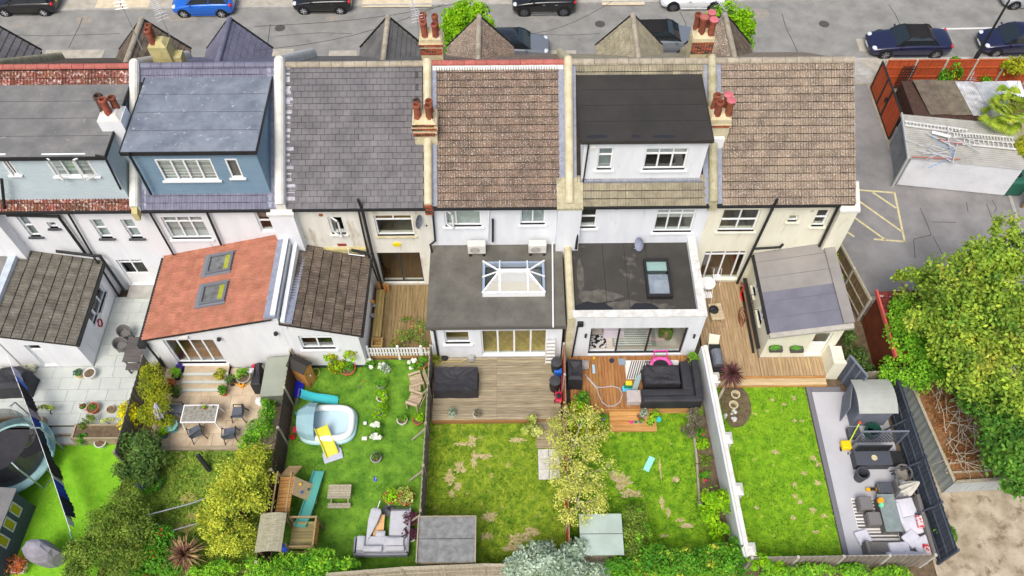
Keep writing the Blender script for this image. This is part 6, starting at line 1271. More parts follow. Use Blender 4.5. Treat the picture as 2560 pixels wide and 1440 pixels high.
# ---------------------------------------------------------------- garden things
def pl(n, c, rough=.5, c2=None): return mat('plastic_'+n, S(*c), S(*c2) if c2 else None, rough=rough, spec=.4)
RATTAN = mat('rattan_grey', S(128,126,124), S(104,102,100), sc=30, rough=.85, bump=.4, bsc=80); FABG = mat('fabric_light_grey', S(192,194,200), S(180,182,188), sc=3, rough=.95, bump=.1, bsc=20); FABD = mat('fabric_charcoal', S(88,92,100), S(76,80,88), sc=5, rough=.9)
COVER = mat('cover_black', S(58,58,62), S(46,46,50), sc=2.2, rough=.62, bump=.5, bsc=6); TEAK = wood('teak_faded', (196,178,152), (168,148,122), VX, .1); PINE = wood('pine_honey', (206,150,84), (178,124,62), VZ, .1); PLAY = wood('play_wood', (176,150,110), (146,122,86), VX, .12); PLAYG = wood('play_wood_mossy', (150,140,96), (118,110,74), VX, .14)
TERRA = mat('terracotta', S(196,110,72), S(172,92,58), sc=5, rough=.9); PGREY = mat('pot_grey', S(176,178,174), S(150,152,148), sc=5, rough=.85); PWHITE = mat('pot_white', S(226,226,222), S(206,206,200), sc=5, rough=.8); PTEAL = mat('pot_teal', S(60,110,110), rough=.6); PBLUE = mat('pot_blue', S(58,48,150), rough=.4)
def potted(label, u, v, r, h, pm, lm=None, n=260, lr=None, lz=None, ls=.09, seed=0, z=0, extra=None, name='potted_plant', square=False, group=None):
    p = P(u,v,z); t = thing(name, label, 'plant pot', (p.x,p.y,z), group=group)
    if square: MB().loft([[(p.x+sx*r*k,p.y+sy*r*k,z+zz_) for sx,sy in ((-1,-1),(1,-1),(1,1),(-1,1))] for k,zz_ in ((.75,0),(1,h),(.85,h),(.8,h-.06))]).build('pot', pm, t)
    else: MB().lathe((p.x,p.y,z), [(r*.72,0),(r*.98,h*.86),(r*1.08,h*.88),(r*1.08,h),(r*.92,h),(r*.88,h-.05)], 18).build('pot', pm, t)
    (MB().cyl((p.x,p.y,z+h-.06),(p.x,p.y,z+h-.045),r*.9,n=16) if not square else MB().box(p.x-r*.8,p.y-r*.8,z+h-.08,p.x+r*.8,p.y+r*.8,z+h-.06)).build('soil', SOIL, t)
    if lm:
        lr = lr or r*1.3; lz = lz or lr; B = [(p.x,p.y,z+h+lz*.5,lr,lr,lz*.7),(p.x+lr*.3,p.y+lr*.2,z+h+lz*.9,lr*.6,lr*.6,lz*.5)]; stems(t, (p.x,p.y,z+h-.05), B, BARK, .012, 'stem'); leaves('foliage', lm, t, B, n, ls, seed+200, zmin=z+.02)
        if extra: leaves('flowers', extra[0], t, B, extra[1], extra[2], seed+300, shell=.95, clump=.12, kind='stuff')
    return t
def flowers(label, u, v, r, lm, fm, seed, z=0, nf=60, fs=.13): 
    p = P(u,v,z); t = thing('flowering_plant', label, 'plant', (p.x,p.y,z)); B = [(p.x,p.y,z+.22,r,r*.8,.22)]; leaves('foliage', lm, t, B, 260, .1, seed); leaves('flowers', fm, t, [(p.x,p.y,z+.3,r,r*.8,.2)], nf*3, fs, seed+1, shell=.9, clump=.1, aspect=.9, up=1, kind='stuff'); return t
def blob_cover(label, name, cat, pts, h, m=COVER, seed=1, z=0, top=.86, loc=None):
    """fitted dust cover: footprint polygon, slightly tapering and creased"""
    rg = random.Random(seed); n = len(pts); c = Vector((sum(p[0] for p in pts)/n,sum(p[1] for p in pts)/n,0)); t = thing(name, label, cat, (c.x,c.y,z)); P2 = []
    for i in range(n):
        a, b_ = Vector((*pts[i],0)), Vector((*pts[(i+1)%n],0)); k = max(1,int((b_-a).length/.22))
        for j in range(k): P2.append(a.lerp(b_,j/k))
    rings = []
    for f, s in ((0,1.03),(.3,1.0),(.75,.99),(.95,.965),(1.0,top),(.97,top*.7),(.9,top*.4),(.88,top*.12)):
        rings.append([(c.x+(q.x-c.x)*s*(1+rg.uniform(-.015,.015)), c.y+(q.y-c.y)*s*(1+rg.uniform(-.015,.015)), z+h*f+rg.uniform(-.02,.02)*f) for q in P2])
    o = MB().loft(rings); MBo = o.build('dust_cover', m, t); return t
# ----- garden A
p = P(52,968,.35); t = blob_cover('black covered barbecue beside the back door of the left extension', 'covered_barbecue', 'barbecue', [(p.x-.7,p.y-.55),(p.x+.7,p.y-.5),(p.x+.75,p.y+.35),(p.x+.2,p.y+.6),(p.x-.65,p.y+.5)], .95, z=.35, seed=2, top=.6)
def tub_chair(label, u, v, z, rz, group=None, src=None):
    p = P(u,v,z)
    if src: return copy_thing(src, (p.x,p.y,z), rz, label, group)
    t = thing('tub_chair', label, 'chair', (p.x,p.y,z), rz, group); rings = []; N = 12
    b = MB()
    for k,(zz_,s) in enumerate(((.3,.8),(.6,.98),(.62,1.0))):
        rings.append([(.32*s*math.cos(rad(-150+300*i/N)),.32*s*math.sin(rad(-150+300*i/N)),zz_+(.14 if k else 0)*max(0,math.cos(rad(-150+300*i/N)))) for i in range(N+1)])
    b.loft(rings+[[(x*.9,y*.9,z_) for x,y,z_ in rings[-1]],[(x*.9,y*.9,.34) for x,y,z_ in rings[0]]], close=False, caps=False); b.build('shell', RATTAN, t, world=False)
    MB().cyl((0,0,.3),(0,0,.42),.28,n=14).build('seat', RATTAN, t, world=False); MB().rbox(-.24,-.2,.42,.2,.2,.46,.03).build('cushion', RATTAN, t, world=False)
    for a in (45,135,225,315): MB().cyl((.2*math.cos(rad(a)),.2*math.sin(rad(a)),.32),(.26*math.cos(rad(a)),.26*math.sin(rad(a)),0),.015,n=6).build('leg', BLACKP, t, world=False)
    return t
c1 = tub_chair('grey rattan tub chair nearer the house on the slab patio', 322, 845, .35, rad(150), 'rattan tub chairs'); tub_chair('grey rattan tub chair nearer the garden on the slab patio', 313, 876, .35, rad(160), 'rattan tub chairs', c1)
def plank_table(name, label, cat, u, v, z, lx, ly, h, m, rz=0, n=5, legm=None):
    p = P(u,v,z); t = thing(name, label, cat, (p.x,p.y,z), rz); w = ly/n
    for i in range(n): MB().box(-lx/2,-ly/2+i*w+.006,h-.035,lx/2,-ly/2+(i+1)*w-.006,h).build('slat', m, t, world=False)
    for sx in (-1,1):
        MB().box(sx*(lx/2-.1)-.03,-ly/2+.03,h-.09,sx*(lx/2-.1)+.03,ly/2-.03,h-.036).build('batten', legm or m, t, world=False)
        for sy in (-1,1): MB().box(sx*(lx/2-.1)-.03,sy*(ly/2-.07)-.03,0,sx*(lx/2-.1)+.03,sy*(ly/2-.07)+.03,h-.092).build('leg', legm or m, t, world=False)
    return t
WD = wood('furniture_dark', (104,100,98), (80,77,76), VX, .1)
plank_table('garden_table', 'dark slatted table under the terracotta eaves on the slab patio', 'table', 350, 893, .35, .75, 1.3, .74, WD, 0, 4); plank_table('garden_bench', 'small dark slatted bench at the end of the dark slatted table', 'bench', 344, 928, .35, .7, .35, .45, WD, 0, 3)
potted('yellow pot of violets by the left extension wall', 203, 940, .16, .25, mat('pot_ochre', S(206,176,90), rough=.8), L_GRN, 200, .22, .15, .08, 1, .35, (L_BLUE,50,.08)); potted('white glazed pot of bare soil at the left extension corner', 231, 941, .25, .34, PWHITE, z=.35)
potted('pink-flowered pot on the edge of the slab patio', 213, 1022, .17, .25, PWHITE, L_GRN, 80, .14, .08, .07, 2, .35, (L_PINK,40,.08)); potted('terracotta pot of seedlings on the edge of the slab patio', 238, 1026, .25, .3, TERRA, L_GRN, 90, .18, .06, .07, 3, .35); potted('small brown pot beside the bright yellow shrub', 281, 1028, .16, .22, mat('pot_brown', S(160,134,96), rough=.9), z=.35)
potted('grey bucket pot with strappy leaves on the bright turf', 215, 1108, .17, .32, PGREY, L_GRN, 160, .25, .25, .14, 4); potted('white oval pot with an orange flower on the bright turf', 257, 1112, .24, .3, PWHITE, L_ORNG, 40, .1, .05, .09, 5); potted('mauve pot with red blooms beside the glossy dark shrub', 303, 1106, .16, .26, mat('pot_mauve', S(150,130,140), rough=.8), L_RED, 60, .16, .1, .08, 6)
potted('square white planter with a rusty orange shrub at the bottom left', 56, 1422, .25, .3, PWHITE, L_ORNG, 420, .42, .35, .1, 7, square=True)
t = thing('rock_heap', 'heap of pale rocks beside the covered barbecue', 'rocks', P(70,920,.35)); p = P(70,920,.35)
for i in range(14): MB().ell((p.x+RG.uniform(-.35,.4),p.y+RG.uniform(-.2,.25),.35+RG.uniform(.05,.2)),(RG.uniform(.07,.14),)*3,7,4,.2,RG).build('rock', mat('rock_pale', S(206,204,184), S(180,180,150), sc=6, rough=.95, rnd=.1), t)
p = PY(262,800,20.0); t = thing('hose_reel', 'small red hose hanging on the white side wall', 'hose', (-19.0,20.4,1.0)); q = MB()
for k in range(3): q.tube([(-18.99+.02*k,20.3+.16*math.cos(a*.5),1.1+.22*math.sin(a*.5)) for a in range(14)], .022, 5)
q.build('coil', mat('hose_red', S(170,30,50), rough=.6), t)
# trampoline
p = P(28,1140,.75); t = thing('trampoline', 'round trampoline with pale green pads and black net at the left edge', 'trampoline', (p.x,p.y,0)); R0 = 1.75
MB().cyl((p.x,p.y,.72),(p.x,p.y,.74),R0*.8,n=40).build('mat', mat('tramp_mat', S(62,62,66), S(54,54,58), sc=3, rough=.8), t); MB().lathe((p.x,p.y,.0), [(R0*.79,.76),(R0*.82,.8),(R0*1.0,.8),(R0*1.02,.74)], 40, False).build('safety_pad', mat('tramp_pad', S(156,192,192), S(130,170,170), sc=3, rough=.6), t)
net = glass_mat('net_black', (.5,.5,.5), 1.0); MB().lathe((p.x,p.y,0), [(R0*.83,.8),(R0*.83,2.3)], 40, False).build('net', net, t)
for i in range(6):
    a = rad(20+60*i); x, y = p.x+R0*1.03*math.cos(a), p.y+R0*1.03*math.sin(a); MB().tube([(x,y,0),(x,y,2.2),(p.x+R0*.86*math.cos(a),p.y+R0*.86*math.sin(a),2.4)], .03, 6).build('net_pole', mat('tramp_pole', S(170,186,186), rough=.4, metal=.4), t); a2 = a+.35; MB().tube([(x,y,.05),(p.x+R0*1.03*math.cos(a2),p.y+R0*1.03*math.sin(a2),.05),(p.x+R0*.97*math.cos(a2),p.y+R0*.97*math.sin(a2),.74)], .025, 6).build('leg', mat('tramp_pole', S(170,186,186)), t)
# washing line
A, B_ = P(16,885,2.2), P(176,1330,1.7); t = thing('clothes_line', 'washing line hung with dark blue, black and white clothes across the left garden', 'clothes line', P(180,1345)); MB().tube([A.lerp(B_,k/10)-V(0,0,.25*math.sin(math.pi*k/10)) for k in range(11)], .012, 5).build('line', UPVC, t); MB().cyl(P(185,1365),B_+V(.02,0,.1),.03,n=8).build('post', mat('post_mint', S(150,190,190), rough=.5), t)
cl = [(170,170,196),(60,110,200),(36,36,44),(30,30,34),(40,40,50),(150,140,150),(34,60,160),(44,66,140),(60,52,56),(40,60,110),(36,36,40),(44,60,60),(50,44,48),(48,44,46),(206,200,206),(40,70,180),(30,60,170),(34,34,60),(40,40,80),(220,220,226)]
GN = ['lilac top', 'blue striped cloth', 'charcoal towel', 'black shirt', 'black trousers', 'mauve cloth', 'royal blue towel', 'blue shirt', 'brown-black jeans', 'navy jumper', 'black leggings', 'dark green shorts', 'brown trousers', 'dark brown top', 'white and red vest', 'royal blue shirt', 'bright blue top', 'dark navy shorts', 'navy cloth', 'white socks bundle']
for i, c in enumerate(cl):
    f = .1+.86*i/len(cl); q = A.lerp(B_,f)-V(0,0,.25*math.sin(math.pi*f)); d = (B_-A).normalized(); s = V(d.x,d.y,0).normalized()*RG.uniform(.26,.34); h = RG.uniform(.75,1.1); o = V(RG.uniform(.0,.14),RG.uniform(-.06,.06),0); n_ = V(-s.y,s.x,0)*.06
    b = MB(); nseg = 5; k0 = []
    for r_ in range(4):
        for j in range(nseg+1): b.v.append(tuple(q+s*((j/nseg)*2-1)*(1-.1*r_)+o*(r_/3)+n_*math.sin(j*2.1+r_)-V(0,0,h*r_/3)))
    for r_ in range(3):
        for j in range(nseg): a0 = r_*(nseg+1)+j; b.f.append((a0,a0+nseg+1,a0+nseg+2,a0+1))
    tag(b.build('hanging_garment', mat('cloth_%d' % i, S(*c), S(*[max(0,x-14) for x in c]), sc=9, rough=.95)), GN[i]+' pegged on the washing line '+('nearest the house' if i == 0 else 'below the '+GN[i-1]), 'clothes', 'clothes pegged on the line')
# dark boarded shed bottom left
a, b_ = P(90,1268), P(18,1452); d = (b_-a).normalized(); s = V(d.y,-d.x,0); s = s if s.x < 0 else -s; L_ = 3.0; t = thing('garden_shed', 'slate-grey boarded shed with yellow arched windows at the bottom left corner', 'shed', (a.x,a.y,0))
M = Matrix((d, s, V(0,0,1))).transposed().to_4x4(); M.translation = a
SB = wood('shed_slate', (84,96,102), (68,78,84), VX, .06)
for k in range(13): 
    for x0_, x1_ in (((0,L_),) if not 6 <= k <= 11 else ((0,.35),(.75,.95),(1.35,1.6),(2.0,L_))): MB().box(x0_,-.02,.05+k*.145,x1_,.02,.05+k*.145+.14).xf(M).build('board', SB, t)
MB().box(-.02,.02,0,.06,2.2,1.9).box(L_-.05,.02,0,L_,2.2,1.9).box(0,2.15,0,L_,2.2,1.9).xf(M).build('wall', SB, t)
for x0_ in (.35,.95,1.6): 
    w = MB().box(x0_,-.03,.9,x0_+.05,.03,1.7).box(x0_+.35,-.03,.9,x0_+.4,.03,1.7).box(x0_,-.03,.88,x0_+.4,.03,.93).box(x0_,-.03,1.65,x0_+.4,.03,1.72).xf(M).build('window', SLABW, t); MB().box(x0_+.05,.0,.93,x0_+.35,.015,1.65).xf(M).build('pane', mat('pane_yellow', S(176,166,30), rough=.3), w)
MB().slab([(-.1,-.12,1.93),(L_,-.12,1.93),(L_,2.3,2.05),(-.1,2.3,2.05)], .05).xf(M).build('roof', FELT, t)
p = P(133,1400); t = thing('covered_hanging_chair', 'grey covered hanging chair at the bottom left', 'chair', (p.x,p.y,0)); rg = random.Random(4); MB().loft([[(p.x+ox*.0+r_*1.25*math.cos(a*.5236)*(1+.12*math.sin(a*2+k)), p.y+oy+r_*.8*math.sin(a*.5236), z_) for a in range(12)] for k,(r_,z_,oy,ox) in enumerate(((.42,.03,.0,0),(.5,.5,.0,0),(.52,1.0,.0,0),(.45,1.4,.05,0),(.25,1.75,.1,0),(.06,1.85,.12,0)))]).build('dust_cover', mat('cover_grey', S(150,148,156), S(132,130,140), sc=3, rough=.85, bump=.4, bsc=6), t)
# ----- garden B
def dining_chair(label, u, v, rz, src=None):
    p = P(u,v,.11); G_ = 'dark grey dining chairs on the sandstone patio'
    if src: return copy_thing(src, (p.x,p.y,.11), rz, label, G_)
    t = thing('dining_chair', label, 'chair', (p.x,p.y,.11), rz, G_); DG_ = pl('chair_grey', (92,98,108), .7)
    MB().rbox(-.26,-.26,.42,.26,.26,.47,.03).build('seat', DG_, t, world=False); MB().loft([[(-.27+.04*k,-.25,.47+.42*k),(-.23+.04*k-.05*k,-.25,.47+.42*k),(-.23-.01*k,.25,.47+.42*k),(-.27-.06*k,.25,.47+.42*k)] for k in (0,1)]).build('backrest', DG_, t, world=False)
    for sx in (-1,1):
        for sy in (-1,1): MB().cyl((sx*.23,sy*.24,.43),(sx*.3,sy*.3,0),.022,n=6).build('leg', BLACKP, t, world=False)
        MB().tube([(-.26,sx*.27,.66),(.2,sx*.28,.66),(.25,sx*.27,.44)], .02, 6).build('armrest', BLACKP, t, world=False)
    return t
c1 = dining_chair('dark grey chair at the left end of the patio table', 450, 1036, 0); dining_chair('dark grey chair at the right end of the patio table', 602, 1042, math.pi, c1); dining_chair('dark grey chair turned away below the left of the patio table', 497, 1090, rad(118), c1); dining_chair('dark grey chair below the right of the patio table', 582, 1094, rad(98), c1)
p = P(512,1052,.11); t = thing('patio_table', 'rectangular patio table with stone-look top and white legs', 'table', (p.x,p.y,.11)); MB().box(-.72,-.38,.7,.72,.38,.73).build('top', mat('table_stone', S(160,158,148), S(120,118,110), sc=7, rough=.5, c3=S(190,188,180), t3=.58, s3=10), t, world=False); MB().box(-.76,-.42,.68,-.72,.42,.74).box(.72,-.42,.68,.76,.42,.74).box(-.72,.38,.68,.72,.42,.74).box(-.72,-.42,.68,.72,-.38,.74).build('frame', UPVC, t, world=False)
for sx in (-1,1):
    for sy in (-1,1): MB().bar((sx*.7,sy*.36,.68),(sx*.78,sy*.42,0),.05,.05).build('leg', UPVC, t, world=False)
potted('little terracotta herb pot on the patio table', 513, 1021, .09, .12, TERRA, L_LIME, 60, .1, .06, .06, 9, .84)
for u,v,ww in ((486,1022,'at the left end of'),(500,1021,'just left of the herb pot on'),(532,1018,'right of the herb pot on')): p = P(u,v,.845); tag(MB().lathe(p, [(.03,0),(.045,.02),(.04,.09),(.0,.1)], 10).build('table_jar', pl('jar', (150,146,120))), 'small jar '+ww+' the patio table', 'jar', 'jars on the patio table')
def parasol(label, base, tip, r, m, n=8):
    t = thing('closed_parasol', label, 'parasol', base); b = Vector(base); tp = Vector(tip); MB().cyl(b,tp,.025,n=6).build('pole', ALU, t); d = (tp-b).normalized(); x = d.cross(V(0,1,0)).normalized(); y = d.cross(x); L_ = 1.15
    rings = []
    for f, s in ((0,1),(.15,1.02),(.6,.6),(.95,.2),(1,.05)): rings.append([tp-d*L_*(1-f)+(x*math.cos(a*math.pi/n)+y*math.sin(a*math.pi/n))*(r*s*(1 if a%2 else .62)) for a in range(2*n)])
    MB().loft(rings).build('canopy', m, t); return t
parasol('closed lilac parasol beside the tall yellow-green shrub', P(405,1062,.1), P(388,1008,2.0), .24, mat('parasol_lilac', S(206,202,222), S(186,182,204), sc=6, rough=.9))
p = P(436,1074,.1); t = thing('iron_table', 'round mint green cast iron table on the sandstone patio', 'table', (p.x,p.y,.1)); MB().cyl((p.x,p.y,.55),(p.x,p.y,.58),.3,n=20).build('top', mat('iron_mint', S(130,184,176), S(80,140,134), sc=14, rough=.6, lo=.45, hi=.55), t); MB().cyl((p.x,p.y,0.1),(p.x,p.y,.55),.03,n=8).lathe((p.x,p.y,.1), [(.2,0),(.05,.06)], 12).build('pedestal', mat('iron_mint', S(130,184,176)), t)
potted('teal pot with leafy plant below the mint iron table', 414, 1090, .17, .28, PTEAL, L_LIME, 220, .24, .3, .1, 10, .1)
p0 = P(700,960,1.25); t = thing('storage_shed', 'low storage shed with grey-green flat roof against the dark brown fence', 'shed', (p0.x,p0.y,0)); x0, x1 = -11.0, -9.95; y0, y1 = P(690,990,1.25).y, P(690,893,1.25).y; MB().box(x0+.05,y0+.05,.1,x1-.05,y1-.05,1.2).build('wall', wood('shed_green', (120,126,112), (100,106,94), VZ), t); MB().slab([(x0,y0,1.22),(x1,y0,1.32),(x1,y1,1.32),(x0,y1,1.22)], .05).build('roof', mat('roof_sage', S(152,158,144), S(142,148,134), sc=1.5, rough=.9), t)
for z_ in (.4,.8): MB().box(x0+.03,y0+.06,z_,x0+.049,y1-.06,z_+.02).build('groove', BLACKP, t)
blob_cover('black covered bundle leaning on the low storage shed', 'covered_bundle', 'cover', [(P(640,975,.1).x,P(640,985,.1).y),(P(662,985,.1).x,P(640,985,.1).y),(P(662,930,.1).x,P(640,930,.1).y),(P(650,930,.1).x,P(640,930,.1).y)], .9, z=.11, seed=7)
p = P(656,1008,.11); t = thing('rubble_bag', 'white sack slumped below the black covered bundle', 'bag', (p.x,p.y,.11)); MB().ell((p.x,p.y,.3),(.28,.22,.24),10,6,.12,RG).build('sack', mat('sack_white', S(220,222,224), rough=.8), t)
for i,a in enumerate((('terracotta pot of orange-leaved heuchera beside the stone steps',428,972,.2,.25,TERRA,L_ORNG,.28),('bushy green pot plant left of the stone steps',445,945,.18,.3,BLACKP,L_IVY,.3),('blue glazed pot at the folding doors',455,925,.18,.3,PBLUE,L_BLUE,.14),('trailing green pot right of the stone steps',562,985,.16,.25,TERRA,L_GRN,.26),('spiky dark plant pot right of the stone steps',582,960,.17,.28,BLACKP,L_DKGR,.26),('yellow-green pot plant beside the stone steps',556,945,.15,.25,TERRA,L_YGRN,.25),('round tub of bright leaves below the wall lamp',612,948,.3,.25,PGREY,L_IVY,.34),('dark foliage pot below the heuchera',442,990,.17,.25,BLACKP,L_DKGR,.3))): potted(a[0],a[1],a[2],a[3],a[4],a[5],a[6],260,a[7],a[7]*.9,.1,20+i,.11)
p = P(606,965,.11); t = thing('watering_can', 'orange watering can on the sandstone patio', 'watering can', (p.x,p.y,.11)); MB().lathe((p.x,p.y,.11), [(.12,0),(.13,.2),(.06,.22)], 12).build('can', pl('orange', (232,160,40)), t); MB().tube([(p.x-.1,p.y,.18),(p.x-.3,p.y,.36)], .025, 6).build('spout', pl('orange', (232,160,40)), t); MB().tube([(p.x+.12,p.y,.16),(p.x+.2,p.y,.25),(p.x+.05,p.y,.36)], .015, 5).build('handle', pl('orange', (232,160,40)), t)
p = P(640,928,.11); t = thing('toy_heap', 'heap of red, white and blue toys by the storage shed', 'toys', (p.x,p.y,.11))
for c in ((200,40,60),(230,230,234),(40,60,110),(60,60,70),(230,120,50)): MB().ell((p.x+RG.uniform(-.2,.2),p.y+RG.uniform(-.2,.25),.25+RG.uniform(0,.2)),(.14,.12,.1),8,5,.2,RG).build('toy', pl('toy_%d' % c[0], c), t)
a, b_ = P(524,1176,.05), P(494,1137,.75); t = thing('bollard_post', 'black padded post leaning on the rough grass', 'post', (a.x,a.y,0)); MB().cyl(a,b_,.1,.1,12).build('padding', BLACKP, t); MB().cyl(b_,b_+(b_-a)*.03,.08,.06,12).build('cap', pl('cap', (60,62,70)), t)
t = thing('swing_frame', 'thin galvanised pole frame over the rough grass', 'frame', P(370,1287)); GALV = mat('galvanised', S(176,180,182), rough=.4, metal=.5); MB().tube([P(368,1288,1.1),P(480,1258,1.1),P(533,1238,1.1)], .03, 6).build('pole', GALV, t); MB().tube([P(395,1312,.9),P(425,1328,.9),P(495,1308,.9)], .025, 6).build('pole', GALV, t); MB().tube([P(533,1238,1.1),P(536,1262,0)], .025, 6).build('leg', GALV, t); MB().tube([P(372,1288,1.1),P(385,1310,0)], .025, 6).build('leg', GALV, t)
# ----- garden C
p = P(765,950); t = thing('tool_cabinet', 'narrow honey pine tool cabinet with black pitched roof', 'cabinet', (p.x,p.y,0), rad(-28)); MB().box(-.42,-.26,0,.42,.26,1.45).build('body', PINE, t, world=False); MB().ext_x([(-.26,1.45),(.26,1.45),(0,1.62)], -.42, .42).build('gable', PINE, t, world=False); 
for s in (-1,1): MB().add([(-.47,s*.34,1.43),(.47,s*.34,1.43),(.47,0,1.67),(-.47,0,1.67),(-.47,s*.34,1.46),(.47,s*.34,1.46),(.47,0,1.70),(-.47,0,1.70)], [(0,1,2,3),(4,5,6,7),(0,1,5,4),(1,2,6,5),(3,0,4,7)]).build('roof_panel', FELTK, t, world=False)
for k in range(3): MB().box(.421,-.24+k*.16,.04,.43,-.24+k*.16+.15,1.42).build('door_board', PINE, t, world=False)
MB().box(.43,-.02,.75,.46,.02,.85).build('latch', UPVC, t, world=False); MB().box(.43,-.2,.2,.44,-.1,.23).box(.43,-.2,1.15,.44,-.1,1.18).build('hinge', BLACKP, t, world=False)
def tray(label, u, v, lx, ly, h, m, rz=0, name='plastic_tub', cat='tub'):
    p = P(u,v); t = thing(name, label, cat, (p.x,p.y,0), rz); MB().rbox(-lx/2,-ly/2,0,lx/2,ly/2,h*.5,.04).build('base', m, t, world=False); b = MB().box(-lx/2,-ly/2,h*.4,lx/2,-ly/2+.05,h).box(-lx/2,ly/2-.05,h*.4,lx/2,ly/2,h).box(-lx/2,-ly/2+.05,h*.4,-lx/2+.05,ly/2-.05,h).box(lx/2-.05,-ly/2+.05,h*.4,lx/2,ly/2-.05,h); b.build('rim', m, t, world=False); return t
tray('royal blue plastic sand tray by the tool cabinet', 749, 976, .4, .75, .22, pl('royal', (40,52,200)))
def slide(label, top, bot, w, h, m, legm=None, wave=.1, name='play_slide'):
    t = thing(name, label, 'slide', (bot[0],bot[1],0)); A, B_ = Vector(top), Vector(bot); d = B_-A; u_ = V(d.x,d.y,0).normalized(); s = V(-u_.y,u_.x,0)*w/2; N = 10; b = MB(); rings = []
    for i in range(N+1):
        f = i/N; c = A.lerp(B_,f)+V(0,0,-wave*math.sin(f*math.pi*1.0)-.05*math.sin(f*6.28)); rings.append([c-s*1.12+V(0,0,.13),c-s+V(0,0,.13),c-s*.86,c+s*.86,c+s+V(0,0,.13),c+s*1.12+V(0,0,.13),c+s*1.05-V(0,0,.04),c-s*1.05-V(0,0,.04)])
    b.loft(rings); b.build('chute', m, t); return t
q = slide('turquoise plastic slide lying behind the paddling pool', P(752,985,.75), P(845,1004,.08), .34, .1, pl('turquoise', (72,190,196)))
LIL = pl('lilac_frame', (130,110,180))
for dy in (-.16,.16):
    c = P(752,985,.75); MB().tube([(c.x-.05,c.y+dy,.95),(c.x-.3,c.y+dy,0)], .02, 6).build('ladder_leg', LIL, q)
for k in range(3): c = P(752,985,.75); MB().cyl((c.x-.1-.07*k,c.y-.16,.75-.22*k),(c.x-.1-.07*k,c.y+.16,.75-.22*k),.018,n=6).build('rung', LIL, q)
p = P(822,1066,.0); t = thing('paddling_pool', 'pale blue inflatable paddling pool with sun canopy', 'pool', (p.x,p.y,0)); PB_ = pl('pool_blue', (178,214,218), .35); PWH = pl('pool_white', (232,238,238), .35)
def rr(cx, cy, ax, ay, n=36, e=.55): return [(cx+ax*(abs(math.cos(t_))**e)*(1 if math.cos(t_) > 0 else -1), cy+ay*(abs(math.sin(t_))**e)*(1 if math.sin(t_) > 0 else -1)) for t_ in [2*math.pi*i/n for i in range(n)]]
def ring_tube(name, m, ax, ay, z, r, par, cx, cy):
    rings = []; N = 36; pts = rr(cx,cy,ax,ay,N)
    for i,(x,y) in enumerate(pts):
        d = V(pts[(i+1)%N][0]-pts[i-1][0],pts[(i+1)%N][1]-pts[i-1][1],0).normalized(); n_ = V(d.y,-d.x,0); rings.append([V(x,y,z)+n_*r*math.cos(k*.785)+V(0,0,1)*r*math.sin(k*.785) for k in range(8)])
    b = MB().loft(rings+[rings[0]], True, False); return b.build(name, m, par, smooth=True)
ring_tube('lower_ring', PB_, 1.12, .78, .14, .16, t, p.x, p.y); ring_tube('upper_ring', PWH, 1.06, .72, .36, .15, t, p.x, p.y); MB().prism(rr(p.x,p.y,1.05,.72), .01, .05).build('floor', pl('pool_floor', (196,220,232), .3), t)
MB().prism(rr(p.x,p.y,1.0,.68), .06, .2).build('water', mat('pool_water', S(190,216,226), rough=.08, spec=.5), t)
cn = MB(); rings = []
for i in range(7):
    f = i/6; a = math.pi*f; yy = p.y+.86*math.cos(a); zz_ = .45+.75*math.sin(a); rings.append([(p.x-1.18,yy*.7+p.y*.3,zz_*.9),(p.x-.75,yy,zz_+.05),(p.x-.42,yy,zz_*.96)])
cn.loft(rings, False, False).build('canopy', pl('canopy_blue', (146,182,190), .7), t)
q = slide('yellow and grey toddler slide dipping into the lawn from the paddling pool', P(802,1068,.75), P(832,1140,.1), .5, .1, pl('slide_yellow', (214,206,60)), wave=.06)
c = P(832,1138); q2 = MB(); a = V(c.x,c.y,0); M = Matrix.Translation(c) @ Matrix.Rotation(rad(20),4,'Z'); MB().rbox(-.42,-.3,0,.42,.2,.12,.05).xf(M).build('base', pl('slide_grey', (186,190,206)), q); MB().rbox(-.36,.15,0,.36,1.5,.1,.05).xf(M).build('side_rail', pl('slide_grey', (186,190,206)), q)
def ball(label, u, v, r, m): p = P(u,v); return tag(MB().ell((p.x,p.y,r),(r,r,r),12,8).build('toy_ball', m, smooth=True), label, 'ball')
ball('blue and green globe ball by the dark brown fence', 742, 1035, .11, mat('globe', S(60,140,200), S(90,170,80), sc=9, rough=.4, lo=.48, hi=.52))
def bits(label, u, v, cols, r=.09, name='toy'):
    p = P(u,v); t = thing(name, label, 'toy', (p.x,p.y,0))
    for i,c in enumerate(cols): MB().rbox(p.x+RG.uniform(-r,r)-r*.6,p.y+RG.uniform(-r,r)-r*.4,.01+.03*i,p.x+r*RG.uniform(.4,.9),p.y+r*RG.uniform(.3,.8),.08+.05*i,.02).build('piece', pl('bit_%d_%d_%d' % c, c), t)
    return t
bits('red and pink flower toy by the dark brown fence', 740, 1072, [(214,40,90),(230,60,80),(50,60,180)], .16); bits('red plastic digger toy by the dark brown fence', 734, 1092, [(206,40,30),(190,30,26)], .13)
bits('purple toy tube on the turf', 898, 970, [(140,90,190)], .1); bits('small red ball toy on the turf', 910, 956, [(206,110,80)], .07); bits('blue and white packet near the hydrangeas', 914, 1059, [(90,140,220),(230,230,235)], .1); bits('white toy bone on the turf', 915, 1097, [(232,224,214)], .12); bits('blue cap by the potted plants on the turf', 938, 1197, [(60,90,200),(226,226,226)], .1)
p = P(790,925); tag(MB().tube([(p.x+.18*math.cos(a*.5),p.y-.15+.22*math.sin(a*.5),.03) for a in range(14)], .018, 5).build('yellow_hose', mat('hose_yellow', S(216,200,110), rough=.6)), 'loop of pale yellow hose beside the tool cabinet', 'hose')
